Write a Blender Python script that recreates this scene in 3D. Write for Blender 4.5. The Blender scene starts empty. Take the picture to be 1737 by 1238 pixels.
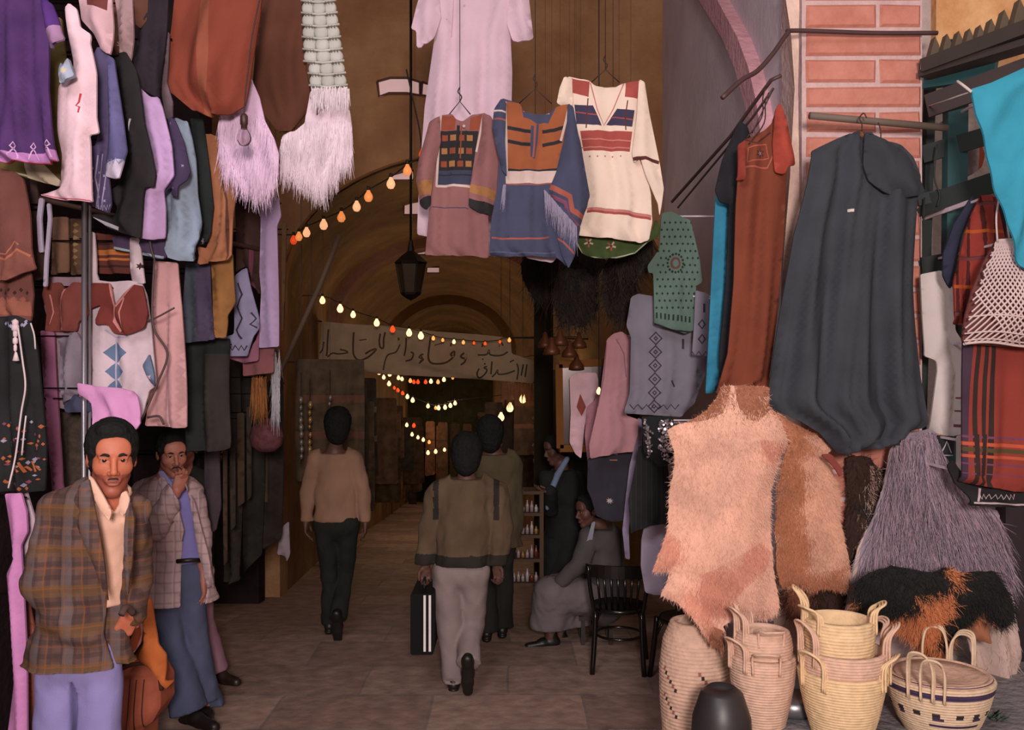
import bpy, math, random
import numpy as np
from mathutils import Vector, Matrix, geometry
from mathutils import noise as mnoise
random.seed(7); np.random.seed(7)
SC = bpy.context.scene; COL = SC.collection
# ---------------------------------------------------------------- camera
EZ = 2.0; F = 1600.0; CX = 868.5; CY = 619.0
cam_d = bpy.data.cameras.new('camera'); cam = bpy.data.objects.new('camera', cam_d); COL.objects.link(cam)
cam.location = (0, 0, EZ); cam.rotation_euler = (math.radians(90), 0, 0)
cam_d.sensor_width = 36.0; cam_d.lens = 36.0 * F / 1737.0; cam_d.clip_end = 200
SC.camera = cam
# ---------------------------------------------------------------- world, lights, exposure
def lin(h, k=1.0):
    h = h.lstrip('#'); out = []
    for i in (0, 2, 4):
        c = int(h[i:i+2], 16) / 255.0
        out.append(min(.92, k * (c / 12.92 if c <= .04045 else ((c + .055) / 1.055) ** 2.4)))
    return (*out, 1.0)
w = bpy.data.worlds.new('world'); SC.world = w; w.use_nodes = True
bg = w.node_tree.nodes['Background']; bg.inputs[0].default_value = lin('d4c2b8'); bg.inputs[1].default_value = 0.66
def area(name, loc, target, size, power, col):
    l = bpy.data.lights.new(name, 'AREA'); l.shape = 'DISK'; l.size = size; l.energy = power; l.color = col
    o = bpy.data.objects.new(name, l); COL.objects.link(o); o.location = loc
    o.rotation_euler = (Vector(target) - Vector(loc)).to_track_quat('-Z', 'Y').to_euler(); return o
def point(name, loc, power, col, r=.05):
    l = bpy.data.lights.new(name, 'POINT'); l.energy = power; l.color = col; l.shadow_soft_size = r
    o = bpy.data.objects.new(name, l); COL.objects.link(o); o.location = loc; return o
area('flash_light', (0.22, -1.6, 2.55), (-0.1, 6, 2.0), .6, 305, (1.0, .90, .855))
area('right_fill_light', (-1.4, .2, 4.9), (1.4, 6.4, 2.8), 1.6, 88, (.97, .94, 1.0))  # unseen fill light added to brighten the right wall and cloak
SC.view_settings.view_transform = 'Standard'; SC.view_settings.look = 'None'
SC.view_settings.exposure = -0.08; SC.view_settings.gamma = 1.0; SC.view_settings.use_curve_mapping = False
# ---------------------------------------------------------------- helpers
def W(x, y, d): return Vector(((x - CX) * d / F, d, EZ + (CY - y) * d / F))
def tag(o, label=None, cat=None, group=None, kind=None):
    if label: o['label'] = label
    if cat: o['category'] = cat
    if group: o['group'] = group
    if kind: o['kind'] = kind
    return o
def empty(name, loc, label, cat, group=None):
    o = bpy.data.objects.new(name, None); COL.objects.link(o); o.location = loc; o.empty_display_size = .05
    return tag(o, label, cat, group)
def setpar(o, p):
    if p is not None:
        o.parent = p; o.matrix_parent_inverse = Matrix.Translation(-wloc(p))
WL = {}
def wloc(o):
    if o.name in WL: return WL[o.name]
    return Vector(o.location)
def mkobj(name, verts, faces, mats, parent=None, fmat=None, smooth=True, origin=None):
    """verts in world metres; the object's origin is put at `origin` (default: centre of the bounds)"""
    v = np.asarray(verts, dtype=np.float32).reshape(-1, 3)
    if origin is None: origin = (v.min(0) + v.max(0)) / 2
    origin = np.asarray(origin, dtype=np.float32)
    me = bpy.data.meshes.new(name)
    me.from_pydata((v - origin).tolist(), [], faces if isinstance(faces, list) else faces.tolist())
    if not isinstance(mats, (list, tuple)): mats = [mats]
    for m in mats: me.materials.append(m)
    if fmat is not None: me.polygons.foreach_set('material_index', np.asarray(fmat, dtype=np.int32))
    if smooth: me.polygons.foreach_set('use_smooth', np.ones(len(me.polygons), dtype=bool))
    me.update()
    o = bpy.data.objects.new(name, me); COL.objects.link(o)
    o.location = origin.tolist(); WL[o.name] = Vector(origin.tolist())
    if parent is not None:
        o.parent = parent; o.location = Vector(origin.tolist()) - wloc(parent)
    return o
class MB:
    """collects geometry for ONE mesh"""
    def __init__(s): s.v = []; s.f = []; s.m = []
    def add(s, vs, fs, m=0):
        n = len(s.v); s.v += [tuple(p) for p in vs]; s.f += [tuple(i + n for i in f) for f in fs]; s.m += [m] * len(fs)
        return s
    def box(s, lo, hi, m=0):
        x0, y0, z0 = lo; x1, y1, z1 = hi
        return s.add([(x0,y0,z0),(x1,y0,z0),(x1,y1,z0),(x0,y1,z0),(x0,y0,z1),(x1,y0,z1),(x1,y1,z1),(x0,y1,z1)],
              [(0,3,2,1),(4,5,6,7),(0,1,5,4),(1,2,6,5),(2,3,7,6),(3,0,4,7)], m)
    def bar(s, a, b, wx, wy, m=0, up=(0,0,1)):
        a = Vector(a); b = Vector(b); t = (b - a).normalized(); u = Vector(up)
        if abs(t.dot(u)) > .95: u = Vector((0,1,0))
        x = t.cross(u).normalized(); y = x.cross(t).normalized(); vs = []
        for p in (a, b):
            for sx, sy in ((-1,-1),(1,-1),(1,1),(-1,1)): vs.append(p + x*sx*wx/2 + y*sy*wy/2)
        return s.add(vs, [(0,1,2,3),(7,6,5,4),(0,4,5,1),(1,5,6,2),(2,6,7,3),(3,7,4,0)], m)
    def tube(s, pts, r, n=8, m=0, caps=True):
        pts = [Vector(p) for p in pts]; rs = r if isinstance(r, (list, tuple)) else [r] * len(pts)
        vs = []; prev = None
        for i, p in enumerate(pts):
            t = (pts[min(i+1, len(pts)-1)] - pts[max(i-1, 0)])
            t = t.normalized() if t.length > 1e-9 else Vector((0,0,1))
            if prev is None:
                u = Vector((0,1,0)) if abs(t.y) < .9 else Vector((1,0,0))
                x = t.cross(u).normalized()
            else:
                x = (prev - t * prev.dot(t)); x = x.normalized() if x.length > 1e-6 else t.orthogonal().normalized()
            prev = x; y = t.cross(x)
            for k in range(n):
                a = 2*math.pi*k/n; vs.append(p + x*math.cos(a)*rs[i] + y*math.sin(a)*rs[i])
        fs = []
        for i in range(len(pts)-1):
            for k in range(n):
                k2 = (k+1) % n; fs.append((i*n+k, i*n+k2, (i+1)*n+k2, (i+1)*n+k))
        if caps: fs.append(tuple(range(n-1, -1, -1))); fs.append(tuple((len(pts)-1)*n + k for k in range(n)))
        return s.add(vs, fs, m)
    def lathe(s, c, prof, n=24, m=0, mf=None, sx=1.0, sy=1.0, tilt=None):
        """prof: list of (r, z) from c; mf(i, ang) gives the material of a face"""
        c = Vector(c); vs = []; M = tilt or Matrix.Identity(3)
        for r, z in prof:
            for k in range(n):
                a = 2*math.pi*k/n; vs.append(c + M @ Vector((r*math.cos(a)*sx, r*math.sin(a)*sy, z)))
        n0 = len(s.v); s.v += [tuple(p) for p in vs]
        for i in range(len(prof)-1):
            for k in range(n):
                k2 = (k+1) % n; s.f.append(tuple(n0+q for q in (i*n+k, i*n+k2, (i+1)*n+k2, (i+1)*n+k)))
                s.m.append(mf(i, 2*math.pi*(k+.5)/n) if mf else m)
        return s
    def build(s, name, mats, parent=None, smooth=True, origin=None):
        return mkobj(name, s.v, s.f, mats, parent, s.m, smooth, origin)
def spline(pts, n=8):
    """Catmull-Rom through points"""
    P = [Vector(p) for p in pts]; out = []
    P = [P[0]*2 - P[1]] + P + [P[-1]*2 - P[-2]]
    for i in range(1, len(P)-2):
        for k in range(n):
            t = k/n; a, b, c, d = P[i-1], P[i], P[i+1], P[i+2]
            out.append(.5*((2*b) + (c-a)*t + (2*a-5*b+4*c-d)*t*t + (3*b-a-3*c+d)*t**3))
    out.append(P[-2]); return out
# ---------------------------------------------------------------- materials
MC = {}
def cloth(hexc, k=1.0, rough=.9, var=.18, plaid=None, stripes=None, weave=True, nscale=7, metal=0, bump=.25, sheen=.15):
    key = ('c', hexc, k, rough, var, str(plaid), weave, nscale, metal, bump)
    if key in MC: return MC[key]
    m = bpy.data.materials.new('fabric_' + hexc); m.use_nodes = True; nt = m.node_tree; N = nt.nodes; L = nt.links
    b = N['Principled BSDF']; b.inputs['Roughness'].default_value = rough; b.inputs['Metallic'].default_value = metal
    b.inputs['Specular IOR Level'].default_value = .2
    tc = N.new('ShaderNodeTexCoord'); no = N.new('ShaderNodeTexNoise'); no.inputs['Scale'].default_value = nscale
    no.inputs['Detail'].default_value = 4; L.new(tc.outputs['Object'], no.inputs['Vector'])
    base = lin(hexc, k); lu = .3*base[0]+.6*base[1]+.1*base[2]; base = tuple(c*.86+lu*.09+.010 for c in base[:3])+(1,)
    ramp = N.new('ShaderNodeValToRGB'); ramp.color_ramp.elements[0].position = .3; ramp.color_ramp.elements[1].position = .72
    ramp.color_ramp.elements[0].color = tuple(c*(1-var) for c in base[:3]) + (1,)
    ramp.color_ramp.elements[1].color = tuple(min(.95, c*(1+var*.8)) for c in base[:3]) + (1,)
    L.new(no.outputs['Fac'], ramp.inputs['Fac']); out = ramp.outputs['Color']
    if plaid:
        sp = N.new('ShaderNodeSeparateXYZ'); L.new(tc.outputs['Object'], sp.inputs[0])
        for pe in plaid:
            ax, per, frac, off, hx, al = pe if len(pe) == 6 else (pe[0], pe[1], pe[2], 0, pe[3], pe[4])
            d = N.new('ShaderNodeMath'); d.operation = 'MULTIPLY_ADD'; d.inputs[1].default_value = 1/per; d.inputs[2].default_value = off + 50
            L.new(sp.outputs[ax], d.inputs[0])
            fr = N.new('ShaderNodeMath'); fr.operation = 'FRACT'; L.new(d.outputs[0], fr.inputs[0])
            lt = N.new('ShaderNodeMath'); lt.operation = 'LESS_THAN'; lt.inputs[1].default_value = frac; L.new(fr.outputs[0], lt.inputs[0])
            mu = N.new('ShaderNodeMath'); mu.operation = 'MULTIPLY'; mu.inputs[1].default_value = al; L.new(lt.outputs[0], mu.inputs[0])
            mx = N.new('ShaderNodeMixRGB'); mx.inputs[2].default_value = lin(hx, k); L.new(mu.outputs[0], mx.inputs[0]); L.new(out, mx.inputs[1])
            out = mx.outputs[0]
    L.new(out, b.inputs['Base Color'])
    if bump:
        n2 = N.new('ShaderNodeTexNoise'); n2.inputs['Scale'].default_value = 160 if weave else 30; n2.inputs['Detail'].default_value = 3
        L.new(tc.outputs['Object'], n2.inputs['Vector'])
        bp = N.new('ShaderNodeBump'); bp.inputs['Strength'].default_value = bump; bp.inputs['Distance'].default_value = .004 if weave else .015
        L.new(n2.outputs['Fac'], bp.inputs['Height']); L.new(bp.outputs[0], b.inputs['Normal'])
    MC[key] = m; return m
def plain(hexc, k=1.0, rough=.5, metal=0, emit=0, spec=.5, ecol=None, trans=0, alpha=1):
    key = ('p', hexc, k, rough, metal, emit, trans, alpha)
    if key in MC: return MC[key]
    m = bpy.data.materials.new('surface_' + hexc); m.use_nodes = True; b = m.node_tree.nodes['Principled BSDF']
    N = m.node_tree.nodes; L = m.node_tree.links
    b.inputs['Roughness'].default_value = rough; b.inputs['Metallic'].default_value = metal
    no = N.new('ShaderNodeTexNoise'); no.inputs['Scale'].default_value = 12; tc = N.new('ShaderNodeTexCoord'); L.new(tc.outputs['Object'], no.inputs['Vector'])
    ra = N.new('ShaderNodeValToRGB'); bc = lin(hexc, k)
    ra.color_ramp.elements[0].color = tuple(c*.82 for c in bc[:3]) + (1,); ra.color_ramp.elements[1].color = tuple(min(.95, c*1.12) for c in bc[:3]) + (1,)
    L.new(no.outputs['Fac'], ra.inputs['Fac']); L.new(ra.outputs[0], b.inputs['Base Color'])
    b.inputs['Specular IOR Level'].default_value = spec
    if emit: b.inputs['Emission Color'].default_value = lin(ecol or hexc); b.inputs['Emission Strength'].default_value = emit
    if trans: b.inputs['Transmission Weight'].default_value = trans
    MC[key] = m; return m
# ---------------------------------------------------------------- pixel-outline tools (numpy)
def inpoly(px, py, poly):
    poly = np.asarray(poly, float); x = np.asarray(px, float); y = np.asarray(py, float); c = np.zeros(x.shape, bool); n = len(poly); j = n-1
    for i in range(n):
        xi, yi = poly[i]; xj, yj = poly[j]
        if yi != yj:
            c ^= ((yi > y) != (yj > y)) & (x < (xj-xi)*(y-yi)/(yj-yi) + xi)
        j = i
    return c
def distpoly(px, py, poly, closed=True):
    poly = np.asarray(poly, float); x = np.asarray(px, float); y = np.asarray(py, float); best = np.full(x.shape, 1e9); n = len(poly)
    for i in range(n if closed else n-1):
        a = poly[i]; b = poly[(i+1) % n]; d = b-a; L2 = max(1e-9, d@d)
        t = np.clip(((x-a[0])*d[0] + (y-a[1])*d[1])/L2, 0, 1)
        best = np.minimum(best, np.hypot(x-a[0]-t*d[0], y-a[1]-t*d[1]))
    return best
def chaikin(p, it=1, closed=True):
    for _ in range(it):
        q = []; n = len(p)
        for i in range(n):
            a = p[i]; b = p[(i+1) % n]; t = min(.2, 2.2/max(.1, math.hypot(b[0]-a[0], b[1]-a[1])))
            q += [(a[0]*(1-t)+b[0]*t, a[1]*(1-t)+b[1]*t), (a[0]*t+b[0]*(1-t), a[1]*t+b[1]*(1-t))]
        p = q
    return p
def subdiv(p, step, closed=True):
    out = []; n = len(p)
    for i in range(n if closed else n-1):
        a = p[i]; b = p[(i+1) % n]; L = math.hypot(b[0]-a[0], b[1]-a[1]); k = max(1, int(math.ceil(L/step)))
        for j in range(k): out.append((a[0]+(b[0]-a[0])*j/k, a[1]+(b[1]-a[1])*j/k))
    if not closed: out.append(p[-1])
    return out
def line(pts, wd):
    """a stroke polygon of width wd along pts"""
    L = []; R = []
    for i, p in enumerate(pts):
        a = pts[max(0, i-1)]; b = pts[min(len(pts)-1, i+1)]; dx, dy = b[0]-a[0], b[1]-a[1]; l = math.hypot(dx, dy) or 1
        L.append((p[0]-dy/l*wd/2, p[1]+dx/l*wd/2)); R.append((p[0]+dy/l*wd/2, p[1]-dx/l*wd/2))
    return L + R[::-1]
def rect(x0, y0, x1, y1): return [(x0,y0),(x1,y0),(x1,y1),(x0,y1)]
def dia(x, y, rx, ry): return [(x,y-ry),(x+rx,y),(x,y+ry),(x-rx,y)]
ARM = {'side': None}; ARMS = []; NOARM = {'sleeve', 'cuff', 'strap', 'collar'}
class Surf:
    """depth of a hanging sheet at a photo position: base plane, yaw, tilt, bulge and folds, all in metres"""
    def __init__(s, poly, d, yaw=0, tilt=0, bulge=.03, bw=25, fold=.012, freq=9, seed=0, slant=0, top=None):
        if not slant == 'fur': bulge *= .45; bw = max(4, bw*.4); fold *= 1.25
        else: slant = 0
        s.p = poly; s.d = d; s.yaw = yaw; s.tilt = tilt; s.b = bulge; s.bw = bw; s.f = fold; s.q = freq; s.s = seed*1.7; s.sl = slant
        a = np.array(poly); s.x0 = a[:,0].mean(); s.y0 = a[:,1].mean(); s.top = a[:,1].min() if top is None else top; s.h = max(40, a[:,1].max()-s.top)
        q = np.array(subdiv(poly, 2)); s.ys = np.arange(a[:,1].min(), a[:,1].max()+4, 4.0); lo = []; hi = []
        for y in s.ys:
            w_ = q[abs(q[:,1]-y) <= 4]; lo.append(w_[:,0].min() if len(w_) else s.x0-5); hi.append(w_[:,0].max() if len(w_) else s.x0+5)
        K = np.ones(9)/9; pad = lambda v: np.convolve(np.pad(np.array(v), 4, mode='edge'), K, 'valid')
        s.lo = pad(lo); s.wd = np.maximum(6, pad(hi)-s.lo); s.mw = s.wd.mean()
    def fold_(s, x, y):
        m = s.d/F; u = ((x-np.interp(y, s.ys, s.lo))/np.interp(y, s.ys, s.wd)-.5)*s.mw*m; v = (y-s.top)/s.h
        ph = u*s.q*2*np.pi + s.sl*(y-s.y0)*m*s.q
        r = np.sin(ph + s.s + 1.1*np.sin(3.1*v+s.s)) + .55*np.sin(ph*1.73 + 2*s.s + 1.7*np.sin(2.3*v+1)) + .3*np.sin(ph*3.1+s.s*3+v*5)
        r2 = .5*np.sin(5*v*s.h*m + 9*u + s.s)*np.sin(5*u+s.s*2)
        return s.f*(r*(.35+.65*np.clip(v,0,1)) + r2)
    def plane(s, x, y): m = s.d/F; return s.d + s.yaw*(x-s.x0)*m + s.tilt*(y-s.y0)*m
    def front(s, x, y, dist=None):
        x = np.asarray(x, float); y = np.asarray(y, float)
        if dist is None: dist = distpoly(x, y, s.p)
        return s.plane(x, y) - s.b*(1-np.exp(-dist/s.bw)) - s.fold_(x, y)
    def pt(s, x, y, lift=.0):
        D = float(s.front(np.array([x]), np.array([y]))[0]) - lift; P = W(x, y, s.plane(x, y)); return Vector((P.x, D, P.z))
def sheet(name, pts, d, mats, regions=(), parent=None, res=8, th=.012, round_=1, jag=0, label=None, cat=None, group=None, surf=None, origin=None, **kw):
    if not isinstance(mats, (list, tuple)): mats = [mats]
    poly = chaikin(pts, round_) if round_ else list(pts); poly = subdiv(poly, res)
    rnd = random.Random(len(pts)*31 + int(pts[0][0]*7))
    if jag: poly = [(x+rnd.uniform(-jag, jag), y+rnd.uniform(-jag, jag)) for x, y in poly]
    S = surf or Surf(poly, d, **kw)
    V = [Vector(p) for p in poly]; n = len(poly); E = [(i, (i+1) % n) for i in range(n)]
    for rg in regions:
        rp = subdiv(rg[0], res); k = len(V); V += [Vector(p) for p in rp]; E += [(k+i, k+(i+1) % len(rp)) for i in range(len(rp))]
    a = np.array(poly); xs = np.arange(a[:,0].min(), a[:,0].max(), res); ys = np.arange(a[:,1].min(), a[:,1].max(), res*.87)
    G = np.array([(x + (res/2 if j % 2 else 0), y) for j, y in enumerate(ys) for x in xs])
    if len(G):
        ok = inpoly(G[:,0], G[:,1], poly) & (distpoly(G[:,0], G[:,1], poly) > res*.55)
        for p in G[ok]: V.append(Vector((p[0]+rnd.uniform(-.4,.4), p[1]+rnd.uniform(-.4,.4))))
    vo, eo, fo, *_ = geometry.delaunay_2d_cdt(V, E, [], 0, 1e-4)
    vo = np.array([tuple(v) for v in vo]); fo = np.array([f for f in fo if len(f) == 3])
    cen = vo[fo].mean(1); keep = inpoly(cen[:,0], cen[:,1], poly); fo = fo[keep]; cen = cen[keep]
    used = np.unique(fo); mp = -np.ones(len(vo), int); mp[used] = np.arange(len(used)); vo = vo[used]; fo = mp[fo]
    fm = np.zeros(len(fo), int)
    for rg in regions: fm[inpoly(cen[:,0], cen[:,1], rg[0])] = rg[1]
    # orientation: screen y is down, so flip where needed to face the camera (-Y)
    e1 = vo[fo[:,1]]-vo[fo[:,0]]; e2 = vo[fo[:,2]]-vo[fo[:,0]]; cr = e1[:,0]*e2[:,1]-e1[:,1]*e2[:,0]
    fo[cr > 0] = fo[cr > 0][:, ::-1]
    dist = distpoly(vo[:,0], vo[:,1], poly); dist[dist < .3] = 0
    pl = S.plane(vo[:,0], vo[:,1]); fd = S.fold_(vo[:,0], vo[:,1])
    fr = pl - S.b*(1-np.exp(-dist/S.bw)) - fd; bk = pl - fd + th
    X = (vo[:,0]-CX)*pl/F; Z = EZ + (CY-vo[:,1])*pl/F
    nv = len(vo); A = np.stack([X, fr, Z], 1); B = np.stack([X, bk, Z], 1)
    ec = {}
    for f in fo:
        for i in range(3):
            u, v = int(f[i]), int(f[(i+1) % 3]); ec[(u, v)] = 1
    bd = [(u, v) for (u, v) in ec if (v, u) not in ec]
    bi = {}; ex = []
    for u, v in bd:
        for w_ in (u, v):
            if w_ not in bi: bi[w_] = 2*nv + len(ex); ex += [A[w_], B[w_]]
    faces = fo.tolist() + (fo[:, ::-1] + nv).tolist() + [(bi[v], bi[u], bi[u]+1, bi[v]+1) for u, v in bd]
    side = []
    fdict = {}
    for i, f in enumerate(fo):
        for q in range(3): fdict[(int(f[q]), int(f[(q+1) % 3]))] = fm[i]
    fmat = fm.tolist() + fm.tolist() + [int(fdict[e]) for e in bd]
    top = A[np.argmax(A[:,2])]
    o = mkobj(name, np.concatenate([A, B, np.array(ex)]), faces, mats, parent, fmat, True, origin=None if origin is None else origin)
    if parent is None: tag(o, label, cat, group)
    if ARM['side'] and name not in NOARM:
        i = int(np.argmin(vo[:,1] + abs(vo[:,0]-a[:,0].mean())*.02)); tx = vo[i]; j = int(np.argmin(np.hypot(vo[:,0]-tx[0], vo[:,1]-tx[1]-9)))
        ARMS.append((B[j][0], B[j][1]+.003, B[j][2], ARM['side']))
    o_s = S; o_s.poly = poly
    return o, S
def strands(name, pts, lens, dirs, mats, parent=None, w0=.0022, lift=.004, seg=3, curl=.25, midx=None, label=None, seed=1, taper=True, spread=.25):
    """many thin tapered hairs/threads as one mesh. pts: world points; dirs: world vectors"""
    rng = np.random.RandomState(seed); P = np.asarray(pts, float); n = len(P); Dn = np.asarray(dirs, float)
    if Dn.ndim == 1: Dn = np.tile(Dn, (n, 1))
    Dn = Dn + rng.normal(0, spread, (n, 3)); Dn /= np.linalg.norm(Dn, axis=1)[:, None]
    Ls = np.asarray(lens, float)*np.ones(n)
    side = np.cross(Dn, rng.normal(0, 1, (n, 3))*np.array([.35, 1, .35]) + np.array([0, 1.0, 0])); side /= np.linalg.norm(side, axis=1)[:, None] + 1e-9
    bend = rng.normal(0, curl, (n, 3)); V = []; 
    for i in range(seg+1):
        t = i/seg; c = P + Dn*(Ls*t)[:, None] + bend*(Ls*t*t)[:, None] + np.array([0, 0, -.15])*(Ls*t*t)[:, None]
        wd = w0*(1-.85*t if taper else 1); V += [c - side*wd, c + side*wd]
    V = np.stack(V, 1).reshape(-1, 3); k = 2*(seg+1); base = np.arange(n)*k; fs = []
    for i in range(seg):
        fs.append(np.stack([base+2*i, base+2*i+1, base+2*i+3, base+2*i+2], 1))
    fs = np.stack(fs, 1).reshape(-1, 4); fm = None if midx is None else np.repeat(np.asarray(midx), seg)
    return mkobj(name, V, fs, mats, parent, fm, True)
def scatter(poly, n, seed=0):
    rng = np.random.RandomState(seed); a = np.array(poly); lo = a.min(0); hi = a.max(0); out = np.zeros((0, 2))
    while len(out) < n:
        q = lo + rng.rand(n*2, 2)*(hi-lo); out = np.concatenate([out, q[inpoly(q[:,0], q[:,1], poly)]])
    return out[:n]
# ---------------------------------------------------------------- solid shapes by distance field (bodies and worn clothes)
class SDF:
    def __init__(s, lo, hi, h, fine=()):
        ax = []
        for a in range(3):
            x = [lo[a]]
            while x[-1] < hi[a]:
                st = h
                for f in fine:
                    if f[0][a] - h < x[-1] < f[1][a]: st = min(st, f[2])
                x.append(x[-1] + st)
            ax.append(np.array(x, np.float32))
        s.x, s.y, s.z = ax; s.V = np.full((len(ax[0]), len(ax[1]), len(ax[2])), .15, np.float32)
    def sl(s, lo, hi):
        r = []
        for a, x in enumerate((s.x, s.y, s.z)):
            i = max(0, np.searchsorted(x, lo[a])-1); j = min(len(x), np.searchsorted(x, hi[a])+1); r.append(slice(i, max(i+1, j)))
        return tuple(r)
    def grid(s, sl): return (s.x[sl[0]][:, None, None], s.y[sl[1]][None, :, None], s.z[sl[2]][None, None, :])
    def op(s, fn, lo, hi, k=.02, mode='add', m=.05):
        sl = s.sl([v-m for v in lo], [v+m for v in hi]); d = fn(*s.grid(sl)); a = s.V[sl]
        if a.size == 0: return s
        if mode == 'sub': d = -d; a = -a; d, a = d, a
        if mode == 'sub':
            # smooth max(V, -d) == -smin(-V, d)
            d2 = -d; h = np.clip(.5+.5*(d2-a)/k, 0, 1); r = d2*(1-h)+a*h - k*h*(1-h); s.V[sl] = -r
        else:
            h = np.clip(.5+.5*(d-a)/k, 0, 1); s.V[sl] = d*(1-h)+a*h - k*h*(1-h)
        return s
    def cap(s, a, b, ra, rb=None, k=.02, sq=None, mode='add'):
        rb = ra if rb is None else rb; a = np.array(a, float); b = np.array(b, float); v = b-a
        if sq is not None: n = np.array(sq[0], float); n /= np.linalg.norm(n); q = 1/sq[1]-1; v2 = v + q*(v@n)*n
        else: v2 = v
        L2 = max(1e-9, v2@v2)
        def fn(X, Y, Z):
            x, y, z = X-a[0], Y-a[1], Z-a[2]
            if sq is not None:
                t = q*(x*n[0]+y*n[1]+z*n[2]); x, y, z = x+t*n[0], y+t*n[1], z+t*n[2]
            h = np.clip((x*v2[0]+y*v2[1]+z*v2[2])/L2, 0, 1)
            d = np.sqrt((x-h*v2[0])**2+(y-h*v2[1])**2+(z-h*v2[2])**2) - (ra+(rb-ra)*h)
            return d*(sq[1]*.5+.5) if sq is not None else d
        r = max(ra, rb); return s.op(fn, np.minimum(a, b)-r, np.maximum(a, b)+r, k, mode)
    def ell(s, c, r, R=None, k=.02, mode='add'):
        c = np.array(c, float); r = np.array(r, float); R = np.eye(3) if R is None else np.array(R, float)
        def fn(X, Y, Z):
            x, y, z = X-c[0], Y-c[1], Z-c[2]; q = 0; g = 0
            for i in range(3):
                u = (x*R[i][0]+y*R[i][1]+z*R[i][2])/r[i]; q = q+u*u; g = g+(u/r[i])**2
            q = np.sqrt(q); return q*(q-1)/np.maximum(np.sqrt(g), 1e-4)
        m = r.max(); return s.op(fn, c-m, c+m, k, mode)
    def plane(s, p, n, lo=None, hi=None, k=.01):
        """keep the side opposite to n"""
        p = np.array(p, float); n = np.array(n, float); n /= np.linalg.norm(n)
        sl = s.sl(lo, hi) if lo is not None else (slice(None),)*3
        X, Y, Z = s.grid(sl); d = (X-p[0])*n[0]+(Y-p[1])*n[1]+(Z-p[2])*n[2]
        s.V[sl] = np.maximum(s.V[sl], d); return s
    def wrinkle(s, amp, freq, seed=0, stretch=(1,1,1), lo=None, hi=None):
        rng = np.random.RandomState(seed); sl = s.sl(lo, hi) if lo is not None else (slice(None),)*3; X, Y, Z = s.grid(sl); t = 0
        for i in range(7):
            k = rng.normal(0, 1, 3); k = k/np.linalg.norm(k)*freq*(1+.35*i)*np.array(stretch)
            t = t + np.sin(X*k[0]+Y*k[1]+Z*k[2]+rng.rand()*6.28+1.2*np.sin(X*k[1]*.6-Z*k[0]*.5))/(1+.4*i)
        s.V[sl] = s.V[sl] + amp*(t*.5).astype(np.float32); return s
    def mesh(s):
        V = s.V; V[0] = V[-1] = .1; V[:, 0] = V[:, -1] = .1; V[:, :, 0] = V[:, :, -1] = .1
        I = V < 0; C = np.zeros(tuple(n-1 for n in V.shape), np.int8)
        for i in (0,1):
            for j in (0,1):
                for k in (0,1): C += I[i:I.shape[0]-1+i, j:I.shape[1]-1+j, k:I.shape[2]-1+k]
        act = (C > 0) & (C < 8); ijk = np.argwhere(act); idx = -np.ones(C.shape, np.int64); idx[act] = np.arange(len(ijk))
        P = np.zeros((len(ijk), 3)); cnt = np.zeros(len(ijk)); ax = (s.x, s.y, s.z)
        for a in range(3):
            o = [b for b in range(3) if b != a]
            for u in (0,1):
                for v in (0,1):
                    p0 = ijk.copy(); p0[:, o[0]] += u; p0[:, o[1]] += v; p1 = p0.copy(); p1[:, a] += 1
                    v0 = V[p0[:,0],p0[:,1],p0[:,2]]; v1 = V[p1[:,0],p1[:,1],p1[:,2]]; c = (v0 < 0) != (v1 < 0)
                    t = np.where(c, v0/np.where(c, v0-v1, 1), 0)
                    q = np.stack([ax[b][p0[:, b]] for b in range(3)], 1).astype(float); q[:, a] += t*(ax[a][p1[:, a]]-ax[a][p0[:, a]])
                    P[c] += q[c]; cnt[c] += 1
        P /= np.maximum(cnt, 1)[:, None]; faces = []
        for a in range(3):
            b, c = (a+1) % 3, (a+2) % 3
            A = np.moveaxis(I, a, 0); ch = A[:-1] != A[1:]; e = np.argwhere(ch)
            g = np.zeros_like(e); g[:, 0] = e[:, 0]
            full = np.zeros((len(e), 3), int); oth = [q for q in range(3) if q != a]
            full[:, a] = e[:, 0]; full[:, oth[0]] = e[:, 1]; full[:, oth[1]] = e[:, 2]
            ok = (full[:, b] > 0) & (full[:, c] > 0) & (full[:, b] < V.shape[b]-1) & (full[:, c] < V.shape[c]-1); full = full[ok]
            ins = I[full[:,0],full[:,1],full[:,2]]; qs = []
            for db, dc in ((-1,-1),(0,-1),(0,0),(-1,0)):
                f = full.copy(); f[:, b] += db; f[:, c] += dc; qs.append(idx[f[:,0],f[:,1],f[:,2]])
            q = np.stack(qs, 1); q[~ins] = q[~ins][:, ::-1]; faces.append(q)
        return P, np.concatenate(faces)
    def build(s, name, mats, parent=None, matfn=None, origin=None):
        P, Fc = s.mesh(); fm = None
        if matfn is not None: fm = matfn(P[Fc].mean(1))
        return mkobj(name, P, Fc, mats, parent, fm, True, origin)
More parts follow.
